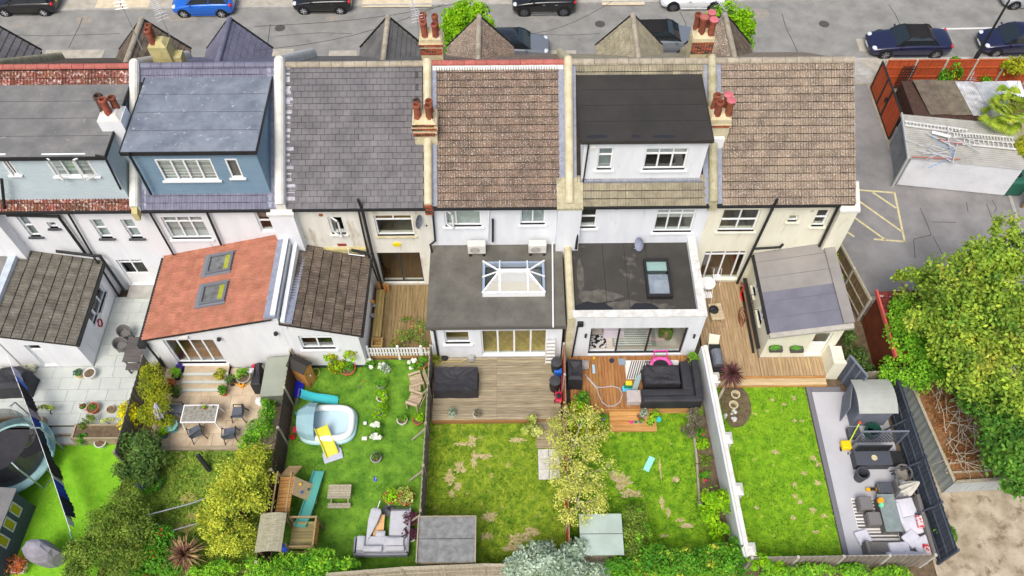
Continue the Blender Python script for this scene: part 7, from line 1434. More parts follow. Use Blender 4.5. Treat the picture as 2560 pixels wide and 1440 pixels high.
for i,a in enumerate((('grey pot plant first in the row of three by the pool',955,968,.2,.3,PGREY,L_GRN,.26),('white pot plant second in the row of three by the pool',956,1000,.22,.3,PWHITE,L_LIME,.3),('grey pot of drooping leaves third in the row of three by the pool',950,1036,.16,.26,PGREY,L_LIME,.34),('whitish pot of twiggy leaves near the thin grey fence',1007,1056,.22,.3,PWHITE,L_GRN,.22),('terracotta pot of lime leaves against the thin grey fence',1046,1056,.22,.28,TERRA,L_LIME,.26),('lone grey pot with a small plant on the open turf',942,1150,.22,.28,PGREY,L_DKGR,.18),('terracotta tub of lime leaves above the sofa',978,1248,.28,.3,TERRA,L_LIME,.36),('ribbed terracotta tub of straw-coloured twigs above the sofa',1017,1252,.3,.4,TERRA,L_VARI,.38),('wide terracotta bowl under the lean-to window shrub',872,928,.34,.3,TERRA,L_GRN,.3),('terracotta pot of white blooms at the picket fence',1058,916,.24,.3,TERRA,L_GRN,.28))): potted(a[0],a[1],a[2],a[3],a[4],a[5],a[6],240,a[7],a[7]*.8,.1,40+i)
for i,(u,v) in enumerate(((1028,1305),(1028,1345))): potted(('plum-leaved pot at the upper end of the sofa','plum-leaved pot beside the felt-roofed shed')[i], u, v, .24, .3, TERRA if i == 0 else PWHITE, L_PLUM, 300, .3, .25, .11, 60+i)
for i,(lab,u,v) in enumerate((('white hydrangea at the left end of the picket fence',928,917),('white hydrangea at the right end of the picket fence',1033,918),('white hydrangea above the other on the turf',946,1073),('white hydrangea below the other on the turf',940,1098))): flowers(lab, u, v, .28, L_GRN, L_WHIT, 70+i*3)
flowers('silvery white alyssum mound in front of the picket fence', 960, 927, .3, L_SILV, L_WHIT, 90, fs=.07)
def slat_seat(t, M, w=.6, d=.55, n=6):
    for i in range(n): MB().box(-w/2+i*w/n,-d/2,.38,-w/2+(i+1)*w/n-.015,d/2,.41).xf(M).build('seat_slat', TEAK, t)
    for i in range(n): MB().box(-w/2+i*w/n,d/2,.42,-w/2+(i+1)*w/n-.015,d/2+.03,.9).xf(M @ Matrix.Translation((0,.0,0)) @ Matrix.Rotation(rad(-12),4,'X')).build('back_slat', TEAK, t)
    for sx in (-1,1):
        MB().box(sx*w/2-.03,-d/2,0,sx*w/2+.03,-d/2+.06,.6).xf(M).build('leg', TEAK, t); MB().box(sx*w/2-.03,d/2-.06,0,sx*w/2+.03,d/2,.6).xf(M).build('leg', TEAK, t); MB().box(sx*w/2-.05,-d/2,.6,sx*w/2+.05,d/2,.63).xf(M).build('armrest', TEAK, t)
p = P(1043,985); t = thing('companion_seat', 'faded teak companion seat against the thin grey fence', 'bench', (p.x,p.y,0)); slat_seat(t, Matrix.Translation((p.x-.02,p.y+.45,0)) @ Matrix.Rotation(rad(-70),4,'Z')); slat_seat(t, Matrix.Translation((p.x-.05,p.y-.5,0)) @ Matrix.Rotation(rad(-110),4,'Z'))
for i in range(4): MB().box(p.x-.3+i*.13,p.y-.12,.5,p.x-.19+i*.13,p.y+.2,.53).build('table_slat', TEAK, t)
p = P(853,1250); t = thing('picnic_table', 'small faded picnic table with one bench on the turf', 'table', (p.x,p.y,0))
for i in range(6): MB().box(p.x-.47,p.y-.12+i*.1,.5,p.x+.47,p.y-.12+i*.1+.088,.53).build('top_slat', W_PALE, t)
for i in range(2): MB().box(p.x-.47,p.y-.45+i*.11,.28,p.x+.47,p.y-.45+i*.11+.1,.31).build('bench_slat', W_PALE, t)
for s in (-1,1): MB().bar((p.x+s*.35,p.y-.42,.26),(p.x+s*.35,p.y+.45,.26),.05,.06).bar((p.x+s*.35,p.y-.3,0),(p.x+s*.35,p.y+.1,.5),.05,.06).bar((p.x+s*.35,p.y+.5,0),(p.x+s*.35,p.y+.1,.5),.05,.06).build('trestle', W_PALE, t)
# L-shaped sofa of garden C
SOFB = mat('sofa_frame', S(150,152,160), S(136,138,146), sc=3, rough=.9)
t = thing('garden_sofa', 'L-shaped pale grey garden sofa on the turf by the felt-roofed shed', 'sofa', P(960,1370)); a = P(888,1395,.1); b_ = P(1022,1395,.1); c = P(1012,1275,.1); x0, x1, y0, y1 = a.x, b_.x, a.y, c.y
MB().rbox(x0,y0,.12,x1,y0+.75,.3,.05).build('base', SOFB, t); MB().rbox(x1-.85,y0+.76,.12,x1,y1,.3,.05).build('base', SOFB, t); MB().rbox(x0+.05,y0+.06,.3,x1-.05,y0+.78,.46,.06,3).build('seat_cushion', FABG, t); MB().rbox(x1-.82,y0+.79,.3,x1-.05,y1-.12,.46,.06,3).build('seat_cushion', FABG, t)
MB().rbox(x0,y0-.04,.3,x1,y0+.05,.6,.03).build('backrest', SOFB, t); MB().rbox(x1-.04,y0+.1,.3,x1+.04,y1-.05,.6,.03).build('backrest', SOFB, t); MB().rbox(x0-.02,y0+.1,.3,x0+.04,y0+.7,.6,.02).build('armrest', SOFB, t)
for cx_, cy_, w_, d_, z_ in ((x0+.25,y0+.45,.32,.6,.5),(x0+.75,y0+.22,.75,.24,.52),(x1-.55,y0+.5,.75,.34,.52),(x1-.5,y0+.22,.75,.22,.54),(x0+.98,y0+.86,.4,.28,.32)): MB().rbox(cx_-w_/2,cy_-d_/2,z_-.05,cx_+w_/2,cy_+d_/2,z_+.12,.05,2,.04).build('scatter_cushion', FABG, t)
MB().tube([(x1-.82,y1-.28,.3),(x1-.82,y1,.55),(x1-.05,y1,.55)], .02, 6).build('end_frame', BLACKP, t)
plank_table('coffee_table', 'low pine coffee table in the corner of the pale grey sofa', 'table', 950, 1322, 0, .42, .95, .35, wood('pine_pale', (222,180,130), (200,156,104), VY), 0, 3)
A, B_ = P(918,1348,.5), P(940,1282,.55); t = thing('closed_parasol', 'closed pale grey parasol laid across the coffee table', 'parasol', A); d = (B_-A).normalized(); s = V(-d.y,d.x,0); rings = [[A+d*L_+s*(r_*math.cos(k*.785)*(1.1 if k%2 else .8))+V(0,0,1)*(r_*.5*math.sin(k*.785)) for k in range(8)] for L_,r_ in ((0,.03),(.15,.1),(.7,.24),(1.15,.28),(1.25,.2))]; MB().loft(rings).build('canopy', FABG, t); MB().cyl(A,A+d*1.6,.02,n=6).build('pole', UPVC, t)
p = P(972,1276); t = thing('parasol_base', 'round dark parasol base at the top of the sofa', 'parasol base', (p.x,p.y,0)); MB().lathe((p.x,p.y,0), [(.26,0),(.26,.05),(.06,.09),(.04,.3)], 18).build('disc', pl('base_dark', (92,94,100), .6), t)
# play tower
t = thing('play_tower', 'weathered wooden play tower with bridge, ladder board and mossy roof', 'climbing frame', P(720,1340)); base = P(745,1345); 
tx0, tx1, ty0, ty1 = P(722,1355,1.2).x, P(795,1300,1.2).x, P(760,1372,1.0).y, P(760,1300,1.2).y
for i in range(8): MB().box(tx0,ty0+i*(ty1-ty0)/8,1.0,tx1,ty0+(i+.93)*(ty1-ty0)/8,1.04).build('deck_board', PLAYG, t)
for x in (tx0,tx1):
    for y in (ty0,ty1): MB().box(x-.04,y-.04,0,x+.04,y+.04,1.6).build('post', PLAYG, t)
MB().bar((tx0,ty1,1.55),(tx1,ty1,1.55),.06,.08).bar((tx1,ty0,1.55),(tx1,ty1,1.55),.06,.08).bar((tx0,ty0,1.3),(tx1,ty0,1.3),.05,.1).build('handrail', PLAY, t)
for i in range(7): MB().box(tx1+.02,ty0+i*.15,1.02,tx1+.04,ty0+i*.15+.12,1.5).build('side_board', PINE, t)
for i in range(4): MB().box(tx0,ty0-.03,.1+i*.16,tx1,ty0-.01,.1+i*.16+.145).build('front_board', PLAY, t)
rx0, rx1, ry0, ry1 = P(640,1380,1.7).x, tx0-.02, P(680,1385,1.7).y, P(680,1285,1.9).y; rz_ = 1.75
for i in range(9):
    for s in (0,1):
        xa = rx0+(rx1-rx0)*.5; f0, f1 = i/9, (i+.96)/9
    x_a, x_b = rx0+(rx1-rx0)*i/9, rx0+(rx1-rx0)*(i+.97)/9; z_a = rz_+.35*math.sin(math.pi*(i/9)*.62+.35); z_b = rz_+.35*math.sin(math.pi*((i+1)/9)*.62+.35)
    MB().add([(x_a,ry0,z_a),(x_b,ry0,z_b),(x_b,ry1,z_b),(x_a,ry1,z_a),(x_a,ry0,z_a-.03),(x_b,ry0,z_b-.03),(x_b,ry1,z_b-.03),(x_a,ry1,z_a-.03)], [(0,1,2,3),(7,6,5,4),(0,4,5,1),(1,5,6,2),(3,2,6,7),(0,3,7,4)]).build('roof_board', mat('roof_moss_wood', S(176,172,148), S(140,136,110), sc=4, rough=.95, vec=(1,8,1), rnd=.08, bump=.3), t)
for x in (rx0+.1,rx1-.1):
    for y in (ry0+.1,ry1-.1): MB().box(x-.04,y-.04,0,x+.04,y+.04,1.85).build('post', PLAY, t)
for i in range(3): MB().box(rx0+.1,ry0+.08,.15+i*.25,rx1-.1,ry0+.1,.15+i*.25+.14).build('front_board', PLAY, t)
bx0, bx1, by0, by1 = P(690,1260,1.3).x, P(725,1260,1.3).x, ry1+.02, P(700,1190,1.3).y
for i in range(12): MB().box(bx0,by0+i*(by1-by0)/12,1.2,bx1,by0+(i+.9)*(by1-by0)/12,1.24).build('bridge_plank', wood('bridge_pine', (186,140,84), (158,114,62), VX), t)
for x in (bx0,bx1): MB().bar((x,by0,1.75),(x,by1,1.75),.05,.06).build('handrail', PLAY, t); [MB().box(x-.03,y-.03,0,x+.03,y+.03,1.75).build('post', PLAY, t) for y in (by0+.1,by1)]
cw = [P(740,1200,1.3),P(772,1222,.9),P(765,1248,.05),P(735,1232,.3)]; cw = [V(bx1+.02,by1,1.25),V(bx1+.02,by1-.75,1.25),V(bx1+.75,by1-.75,.05),V(bx1+.75,by1,.05)]; MB().add(cw+[q-V(.03,0,.03) for q in cw], [(0,1,2,3),(7,6,5,4),(0,4,5,1),(2,6,7,3),(1,5,6,2),(3,7,4,0)]).build('climbing_board', wood('climb_ply', (204,182,140), (186,162,120), VX), t)
for i,(f,g,c) in enumerate(((.25,.3,(226,190,30)),(.35,.7,(50,80,170)),(.6,.4,(40,90,110)),(.75,.8,(200,40,40)))): q = cw[0].lerp(cw[3],f).lerp(cw[1].lerp(cw[2],f),g); MB().ell(q+V(.02,0,.03),(.06,.06,.04),8,5).build('hold', pl('hold_%d' % i, c), t)
MB().slab([V(bx0-.05,by1+.02,1.25),V(bx1,by1+.02,1.25),V(bx1+.2,by1+.55,1.0),V(bx0+.2,by1+.55,1.0)], .03).build('ramp_board', PLAY, t)
slide('long sea-green slide running up from the play tower', V(tx0+.35,ty1-.25,1.12), (P(800,1180).x,P(800,1180).y,.1), .42, .1, pl('seagreen', (96,178,166)), wave=.12)
p = P(712,1372,.6); tag(MB().lathe((p.x,p.y,.55), [(.16,0),(.2,.12),(.03,.25)], 12, True, True).build('toy_bucket', pl('bucket_blue', (50,90,210))), 'bright blue bucket hanging on the play tower', 'bucket')
# shed in garden D
def box_shed(label, cs, h, wallm, roofm, name='garden_shed', seams=1, trim=None):
    x0, x1, y0, y1 = cs; t = thing(name, label, 'shed', ((x0+x1)/2,(y0+y1)/2,0)); n = int((x1-x0)/.14)
    for i in range(n): MB().box(x0+.06+i*(x1-x0-.12)/n,y0+.05,0,x0+.06+(i+.95)*(x1-x0-.12)/n,y0+.07,h-.05).build('front_board', wallm, t)
    MB().box(x0+.06,y0+.08,0,x1-.06,y1-.05,h-.05).build('wall', wallm, t); MB().slab([(x0,y0,h),(x1,y0,h),(x1,y1,h+.08),(x0,y1,h+.08)], .05).build('roof', roofm, t)
    for k in range(seams): y = y0+(y1-y0)*(k+1)/(seams+1); MB().slab([(x0,y,h+.012+.08*(k+1)/(seams+1)),(x1,y,h+.012+.08*(k+1)/(seams+1)),(x1,y+.02,h+.014+.08*(k+1)/(seams+1)),(x0,y+.02,h+.014+.08*(k+1)/(seams+1))], .006).build('felt_lap', mat('felt_seam', S(72,74,78)), t)
    if trim: MB().box(x0-.05,y0-.02,h-.06,x0-.003,y1+.02,h+.13).box(x1+.003,y0-.02,h-.06,x1+.05,y1+.02,h+.13).box(x0-.003,y1+.003,h-.03,x1+.003,y1+.04,h+.13).build('edge_trim', trim, t)
    return t
a, b_ = P(1043,1405,1.9), P(1188,1292,1.98); box_shed('shed with grey mineral felt roof at the bottom of the patchy lawn', (a.x,b_.x,a.y,b_.y), 1.9, W_PALE, mat('felt_shed', S(142,143,142), S(112,114,113), sc=4, rough=1, bump=.5, bsc=30), trim=W_PALE)
a, b_ = P(1452,1388,1.4), P(1553,1284,1.48); box_shed('shed with pale green-grey roof beside the bare tree', (a.x,b_.x,a.y,b_.y), 1.4, W_GREY, mat('roof_pale_green', S(176,192,184), S(160,176,166), sc=1.2, rough=.7, c3=S(150,170,130), t3=.66, s3=1.6), seams=1)
# ----- garden D deck
a, b_ = P(1086,995,.4), P(1196,935,.4); blob_cover('black covered garden table set on the weathered deck', 'covered_furniture', 'cover', [(a.x,a.y),(b_.x,a.y),(b_.x,b_.y),(a.x,b_.y)], .72, z=.4, seed=11, top=.97)
for i,(u,v) in enumerate(((1390,926),(1386,972))):
    p = P(u,v,.4); t = thing('water_butt', ('black water butt nearer the house at the end of the weathered deck','black water butt nearer the garden at the end of the weathered deck')[i], 'water butt', (p.x,p.y,.4)); MB().lathe((p.x,p.y,.4), [(.2,0),(.24,.35),(.22,.75)], 18).build('barrel', BLACKP, t); MB().lathe((p.x,p.y,1.15), [(.25,0),(.25,.04),(.05,.07)], 18, True, True).build('lid', pl('lid_dark', (64,66,70)), t)
bits_ = P(1393,938,.4); t = thing('tool_caddy', 'blue plastic caddy wedged between the two water butts', 'caddy', (bits_.x,bits_.y,.4)); MB().rbox(bits_.x-.15,bits_.y-.1,.4,bits_.x+.2,bits_.y+.12,.85,.03).build('box', pl('caddy_blue', (40,110,210)), t)
p = P(1397,995,.4); t = thing('lawn_mower', 'red and black lawn mower at the edge of the weathered deck', 'lawn mower', (p.x,p.y,.4)); MB().rbox(p.x-.17,p.y-.28,.45,p.x+.14,p.y+.2,.66,.05).build('deck', pl('mower_red', (200,40,80)), t); MB().lathe((p.x-.02,p.y-.05,.66), [(.12,0),(.11,.1),(.04,.12)], 12, True, True).build('motor', BLACKP, t)
for sx in (-1,1):
    MB().tube([(p.x+sx*.12,p.y+.15,.6),(p.x+sx*.14,p.y+.75,1.15)], .015, 5).build('handle_bar', pl('mower_red', (200,40,80)), t)
    for yy in (-.2,.15): MB().cyl((p.x+sx*.18,p.y+yy,.49),(p.x+sx*.21,p.y+yy,.49),.09,n=12).build('wheel', BLACKP, t)
p = P(1375,905,.4); t = thing('step_ladder', 'aluminium stepladder leaning on the wall beside the french doors', 'ladder', (p.x,p.y,.4)); top = PY(1378,845,18.62)
for sx in (-1,1): MB().bar((p.x+sx*.22,p.y-.1,.4),(top.x+sx*.15,18.6,2.1),.03,.06).build('rail', ALU2, t); MB().bar((p.x+sx*.22,p.y+.25,.4),(top.x+sx*.13,18.68,2.1),.025,.04).build('back_rail', ALU2, t)
for k in range(7): f = (k+.5)/7; MB().box(p.x*(1-f)+top.x*f-.2,(p.y-.1)*(1-f)+18.6*f-.05,.4+1.7*f,p.x*(1-f)+top.x*f+.2,(p.y-.1)*(1-f)+18.6*f+.05,.42+1.7*f).build('tread', ALU2, t)
potted('white pot with a pale succulent near the front of the weathered deck', 1131, 1040, .14, .22, PWHITE, L_SILV, 120, .2, .16, .12, 80, .4); potted('white pot with a reddish succulent near the front of the weathered deck', 1191, 1040, .14, .2, PWHITE, L_GREY, 160, .2, .14, .08, 81, .4)
t = thing('grass_plant', 'straw-coloured ornamental grass at the fence corner of the weathered deck', 'plant', P(1089,898,.4)); spikes(t, P(1089,898,.5), 70, .45, .015, L_GOLD, 21, .1, 1.4, .5)
p = P(1178,897,.4); t = thing('hose_drum', 'grey hose drum by the french doors', 'hose', (p.x,p.y,.4)); MB().lathe((p.x,p.y,.4), [(.16,0),(.19,.08),(.14,.22),(.05,.24)], 16, True, True).build('drum', PGREY, t); MB().tube([P(1165,898,.42),P(1150,905,.42),P(1110,903,.42),P(1095,915,.42)], .014, 5).build('cable', mat('hose_yellow', S(216,200,110)), t)
p = P(1112,896,.4); tag(MB().lathe((p.x,p.y,.4), [(.15,0),(.16,.08),(.1,.14)], 14, True, True).build('black_bowl', BLACKP), 'black round tub under the small window of the lantern extension', 'tub')
# ----- garden E deck
p = P(1435,960,.5); blob_cover('black covered kettle barbecue against the orange fence', 'covered_barbecue', 'barbecue', [(p.x-.32,p.y-.25),(p.x+.32,p.y-.28),(p.x+.36,p.y+.75),(p.x-.3,p.y+.78)], .95, z=.5, seed=14, top=.7)
a, b_, c = P(1602,1022,.5), P(1752,1022,.5), P(1752,918,.5); xi = P(1700,960,.5).x; yi = P(1650,990,.5).y; Lp = [(a.x,a.y),(b_.x,a.y),(b_.x,c.y),(xi,c.y),(xi,yi+.05),(a.x,yi+.05)]
t = thing('covered_sofa', 'large L-shaped sofa under a black dust cover on the oiled deck', 'sofa', (b_.x-1,a.y+.6,.5)); MB().prism([(x*.997,y) for x,y in Lp], .5, 1.05).build('dust_cover', COVER, t); MB().rbox(a.x+.02,a.y-.02,1.0,b_.x,a.y+.28,1.25,.08,2).build('back_fold', COVER, t); MB().rbox(b_.x-.3,a.y+.2,1.0,b_.x+.02,c.y+.02,1.25,.08,2).build('back_fold', COVER, t); MB().rbox(a.x+.05,a.y+.3,1.0,b_.x-.3,yi+.06,1.1,.06,2,.05).build('seat_fold', COVER, t); MB().rbox(xi-.02,yi,1.0,b_.x-.32,c.y,1.1,.06,2,.05).build('seat_fold', COVER, t)
a, b_ = P(1608,975,.5), P(1690,940,.5); blob_cover('black covered square table beside the covered sofa', 'covered_table', 'cover', [(a.x,a.y),(xi-.08,a.y),(xi-.08,b_.y+.25),(a.x,b_.y+.25)], .62, z=.5, seed=15, top=.75)
p = P(1583,1008,.5); t = thing('footstool', 'square grey-beige footstool at the front of the oiled deck', 'stool', (p.x,p.y,.5)); MB().rbox(p.x-.32,p.y-.12,.5,p.x+.32,p.y+.45,.9,.04).build('seat', mat('stool_taupe', S(188,180,176), S(176,168,164), sc=4, rough=.9), t); MB().rbox(p.x-.3,p.y-.1,.9,p.x+.3,p.y+.43,.95,.03).build('top_pad', mat('stool_taupe', S(188,180,176)), t)
a, b_ = P(1566,948,.506), P(1696,900,.506); t = thing('outdoor_rug', 'black and white geometric striped rug on the oiled deck', 'rug', (a.x,a.y,.5)); MB().box(a.x,a.y,.502,b_.x,b_.y,.508).build('base', mat('rug_offwhite', S(222,220,216), rough=.95), t)
RK = mat('rug_dark', S(96,92,92), rough=.95); n = 24
for i in range(n):
    f = (i+.3)/n; x = a.x+(b_.x-a.x)*f; k = .3 if f < .5 else -.3; xe = min(max(x+k,a.x+.02),b_.x-.02)
    MB().bar((x,a.y+.02,.511),(xe,b_.y-.02,.511),.05,.004).build('stripe', RK, t)
p = P(1650,920,.5); t = thing('baby_walker', 'pink ring-shaped baby walker with black centre on the rug', 'toy', (p.x,p.y,.5)); rings = [[V(p.x,p.y,.78)+V(math.cos(i*.349),.8*math.sin(i*.349),0)*(.42+.1*math.cos(k*.785))+V(0,0,.1*math.sin(k*.785)) for k in range(8)] for i in range(19)]
MB().loft(rings, True, False).build('ring', mat('pink_spots', S(232,90,170), S(240,200,224), sc=7, rough=.4, lo=.6, hi=.64), t, smooth=True); MB().cyl((p.x,p.y,.74),(p.x,p.y,.8),.33,n=20).build('seat', BLACKP, t); MB().tube([(p.x-.3,p.y+.3,.8),(p.x-.28,p.y+.52,1.15),(p.x+.28,p.y+.52,1.15),(p.x+.3,p.y+.3,.8)], .03, 6).build('push_handle', pl('hot_pink', (226,60,160)), t)
for k in range(6): MB().ell((p.x+.36*math.cos(k*1.05),p.y+.3*math.sin(k*1.05),.54),(.04,.04,.04),8,5).build('castor', UPVC, t)
tag(MB().tube([P(u,v,.53) for u,v in ((1462,935),(1475,950),(1492,968),(1510,968),(1530,965),(1548,970),(1556,985),(1550,1005),(1535,1015),(1518,1015),(1505,1005),(1498,990),(1492,972),(1478,955),(1468,945))], .02, 5).build('garden_hose', PIPEB), 'pale grey hose looped over the oiled deck', 'hose')
p = P(1568,972,.5); t = thing('beach_towel', 'blue, green and yellow bundle of towels on the oiled deck', 'towel', (p.x,p.y,.5))
for i,c in enumerate(((90,190,230),(40,120,80),(226,206,50))): MB().rbox(p.x-.22+.08*i,p.y-.15+.14*i,.505,p.x+.2+.02*i,p.y+.12+.12*i,.56+.02*i,.02).build('fold', pl('towel_%d' % i, c, .9), t)
A = P(1590,985,.9); t = thing('surf_cushion', 'long grey-green cushion tilted against the covered table', 'cushion', (A.x,A.y,.5)); MB().loft([[(A.x-.1+.3*f+sx*.12*w_,A.y+.1+.75*f,.55+.5*f+sz*.05) for sx,sz in ((-1,-1),(1,-1),(1,1),(-1,1))] for f,w_ in ((0,.5),(.3,1),(.8,1),(1,.6))]).build('pad', pl('sage', (136,158,156), .9), t)
def small(label, name, cat, u, v, z, r, h, m): p = P(u,v,z); return tag(MB().lathe((p.x,p.y,z), [(r,0),(r*1.1,h*.5),(r*.8,h)], 12, True, True).build(name, m), label, cat)
small('small navy jar outside the sliding doors', 'jar', 'jar', 1529, 903, .5, .1, .14, pl('jar_navy', (50,54,80))); small('yellow ball by the sliding doors', 'ball', 'ball', 1485, 896, .5, .05, .08, pl('ball_yellow', (236,190,30)))
p = P(1555,905,.5); tag(MB().box(p.x-.16,p.y-.16,.502,p.x+.16,p.y+.16,.53).build('grey_tile', pl('tile_bluegrey', (140,156,170))), 'square blue-grey tile at the edge of the rug', 'tile'); p = P(1484,922,.5); tag(MB().rbox(p.x-.06,p.y-.25,.5,p.x+.06,p.y+.2,.55,.02).build('pale_shoe', pl('shoe_blue', (170,206,226))), 'pale blue bottle lying on the oiled deck', 'bottle')
p = P(1462,918,.5); t = thing('cable_reel', 'grey wire hose reel beside the covered kettle barbecue', 'hose', (p.x,p.y,.5)); q = MB()
for k in range(5): q.tube([(p.x-.12+.06*k,p.y+.2*math.cos(a*.52),.72+.2*math.sin(a*.52)) for a in range(13)], .02, 5)
q.build('coil', PIPEB, t); MB().box(p.x-.15,p.y-.04,.5,p.x+.15,p.y+.04,.72).build('stand', pl('reel_orange', (226,150,50)), t)
potted('leafy green plant in the corner of the oiled deck by the white wall', 1722, 912, .18, .3, BLACKP, L_IVY, 320, .34, .3, .12, 90, .5); potted('rectangular grey pot of glossy leaves at the front of the oiled deck', 1452, 1010, .22, .3, PGREY, L_GRN, 300, .36, .4, .13, 91, .5)
for i,a in enumerate((('grey pot of twigs on the upper tread of the oiled deck steps',1608,1040,.15,.22,PGREY,L_SILV,.2,.33),('terracotta pot on the upper tread of the oiled deck steps',1597,1043,.1,.14,TERRA,None,.1,.33),('leafy lime plant on the upper tread of the oiled deck steps',1632,1042,.14,.16,BLACKP,L_LIME,.26,.33),('small grey pot on the lower tread of the oiled deck steps',1602,1056,.11,.14,PGREY,L_OLIV,.12,.17),('mint green pot on the lower tread of the oiled deck steps',1589,1057,.09,.12,pl('mint', (120,214,160)),None,.1,.17),('leafy tray on the lower tread of the oiled deck steps',1625,1056,.16,.12,BLACKP,L_IVY,.24,.17),('whitish pot on the lawn left of the oiled deck steps',1508,1047,.14,.24,PGREY,L_GRN,.12,0))): potted(a[0],a[1],a[2],a[3],a[4],a[5],a[6],160,a[7],a[7]*.8,.09,95+i,a[8])
small('turquoise rosette toy on the lower tread end of the oiled deck steps', 'toy', 'toy', 1646, 1050, .17, .12, .16, pl('aqua', (60,200,200))); small('hot pink cup on the lower tread of the oiled deck steps', 'cup', 'cup', 1578, 1056, .17, .07, .12, pl('hot_pink', (226,60,160)))
A, B_ = P(1614,1178), P(1630,1145); d = (B_-A).normalized(); s = V(-d.y,d.x,0)*.13; t = thing('glass_sheet', 'narrow pale turquoise plastic sheet lying on the green lawn', 'sheet', A); MB().add([A-s+V(0,0,.06),A+s+V(0,0,.06),B_+s+V(0,0,.12),B_-s+V(0,0,.12),A-s+V(0,0,.02),A+s+V(0,0,.02),B_+s+V(0,0,.08),B_-s+V(0,0,.08)], [(0,1,2,3),(7,6,5,4),(0,4,5,1),(1,5,6,2),(2,6,7,3),(3,7,4,0)]).build('sheet', pl('sheet_aqua', (150,220,206), .3), t)
# ----- garden F
p = P(1768,728,.32); t = thing('bistro_table', 'white metal bistro table with folding chairs by the cream french doors', 'table', (p.x,p.y,.32)); MB().cyl((p.x-.1,p.y,1.0),(p.x-.1,p.y,1.03),.36,n=20).build('top', UPVC, t)
for a in range(4): MB().cyl((p.x-.1+.25*math.cos(a*1.57),p.y+.25*math.sin(a*1.57),1.0),(p.x-.1-.2*math.cos(a*1.57),p.y-.2*math.sin(a*1.57),.32),.014,n=5).build('leg', UPVC, t)
for k,dx in ((1,.45),(-1,-.1)):
    c = thing('folding_chair', 'white folding chair beside the bistro table '+('towards the french doors' if k > 0 else 'towards the deck'), 'chair', (p.x+dx,p.y+.5*k,.32))
    for i in range(4): MB().box(p.x+dx-.18+i*.09,p.y+.5*k-.18,.75,p.x+dx-.11+i*.09,p.y+.5*k+.18,.765).build('seat_slat', UPVC, c)
    for sx in (-.18,.18): MB().bar((p.x+dx+sx,p.y+.5*k-.2,.32),(p.x+dx+sx,p.y+.5*k+.22,1.2),.02,.02).bar((p.x+dx+sx,p.y+.5*k+.2,.32),(p.x+dx+sx,p.y+.5*k-.1,.78),.02,.02).build('frame', UPVC, c)
plank_table('slatted_bench', 'small slatted timber bench on the end house side deck', 'bench', 1787, 790, .32, .6, .9, .4, wood('bench_bleached', (206,190,160), (184,166,136), VY), rad(4), 5); p = P(1784,776,.74); tag(MB().ell((p.x,p.y,.8),(.2,.2,.1),9,5,.3,RG).build('black_rope', BLACKP), 'black coiled cable heaped on the small slatted bench', 'cable')
a = [P(1770,868,.7),P(1795,870,.7),P(1800,838,1.0),P(1774,834,1.0)]; t = thing('sun_board', 'cream board propped against the white garden wall', 'board', P(1780,870,.32)); MB().add(a+[q-V(0,0,.05) for q in a], [(0,1,2,3),(7,6,5,4),(0,4,5,1),(1,5,6,2),(2,6,7,3),(3,7,4,0)]).build('board', mat('board_cream', S(226,222,196), rough=.8), t); [MB().cyl(q,(q.x,q.y,.32),.02,n=6).build('leg', UPVC, t) for q in a]
p = P(1785,915,.32); t = thing('gas_barbecue', 'stainless steel gas barbecue beside the white garden wall', 'barbecue', (p.x,p.y,.32)); STEEL = mat('steel', S(176,180,190), S(150,154,164), sc=5, rough=.3, metal=.7); MB().rbox(p.x-.26,p.y-.45,.45,p.x+.28,p.y+.45,1.0,.03).build('cabinet', BLACKP, t); MB().loft([[(p.x-.24+.5*(.5-.5*math.cos(math.pi*k/6)),y,1.0+.25*math.sin(math.pi*k/6)) for k in range(7)] for y in (p.y-.4,p.y+.4)]).build('lid', STEEL, t); [MB().box(p.x-.25,p.y+k,.95,p.x+.25,p.y+k+.29,.99).build('side_shelf', BLACKP, t) for k in (.46,-.75)]
p = P(1856,742,.32); t = thing('kick_scooter', 'red scooter standing in the corner of the end house side deck', 'scooter', (p.x,p.y,.32)); MB().rbox(p.x-.1,p.y-.3,.36,p.x+.06,p.y+.2,.42,.02).build('footboard', pl('red', (220,30,36)), t); MB().cyl((p.x-.02,p.y+.2,.36),(p.x-.02,p.y+.28,1.0),.03,n=8).build('stem', pl('red', (220,30,36)), t); MB().cyl((p.x-.2,p.y+.28,1.0),(p.x+.16,p.y+.28,1.0),.025,n=8).build('handlebar', BLACKP, t); [MB().cyl((p.x-.05,y,.37),(p.x+.01,y,.37),.05,n=10).build('wheel', BLACKP, t) for y in (p.y-.3,p.y+.22)]
q = MB(); p = P(1858,800,.34)
for k in range(4): q.tube([(p.x-.12+.05*k+(.1+.03*k)*math.cos(a*.5),p.y+.1*k+.35*math.sin(a*.5),.35+.02*k) for a in range(14)], .018, 5)
tag(q.build('brown_hose', mat('hose_brown', S(120,66,44), rough=.7)), 'reddish brown hose coiled on the end house side deck', 'hose')
t = thing('wall_bracket', 'black wire basket hung on the cream side wall', 'rack', (11.05,20.9,1.1)); 
for z_ in (1.15,1.45): MB().tube([(11.16,20.5,z_),(10.95,20.5,z_),(10.95,21.3,z_),(11.16,21.3,z_)], .015, 5).build('wire', BLACKP, t)
for k in range(5): MB().cyl((10.95,20.5+.2*k,1.15),(10.95,20.5+.2*k,1.45),.01,n=4).build('bar', BLACKP, t)
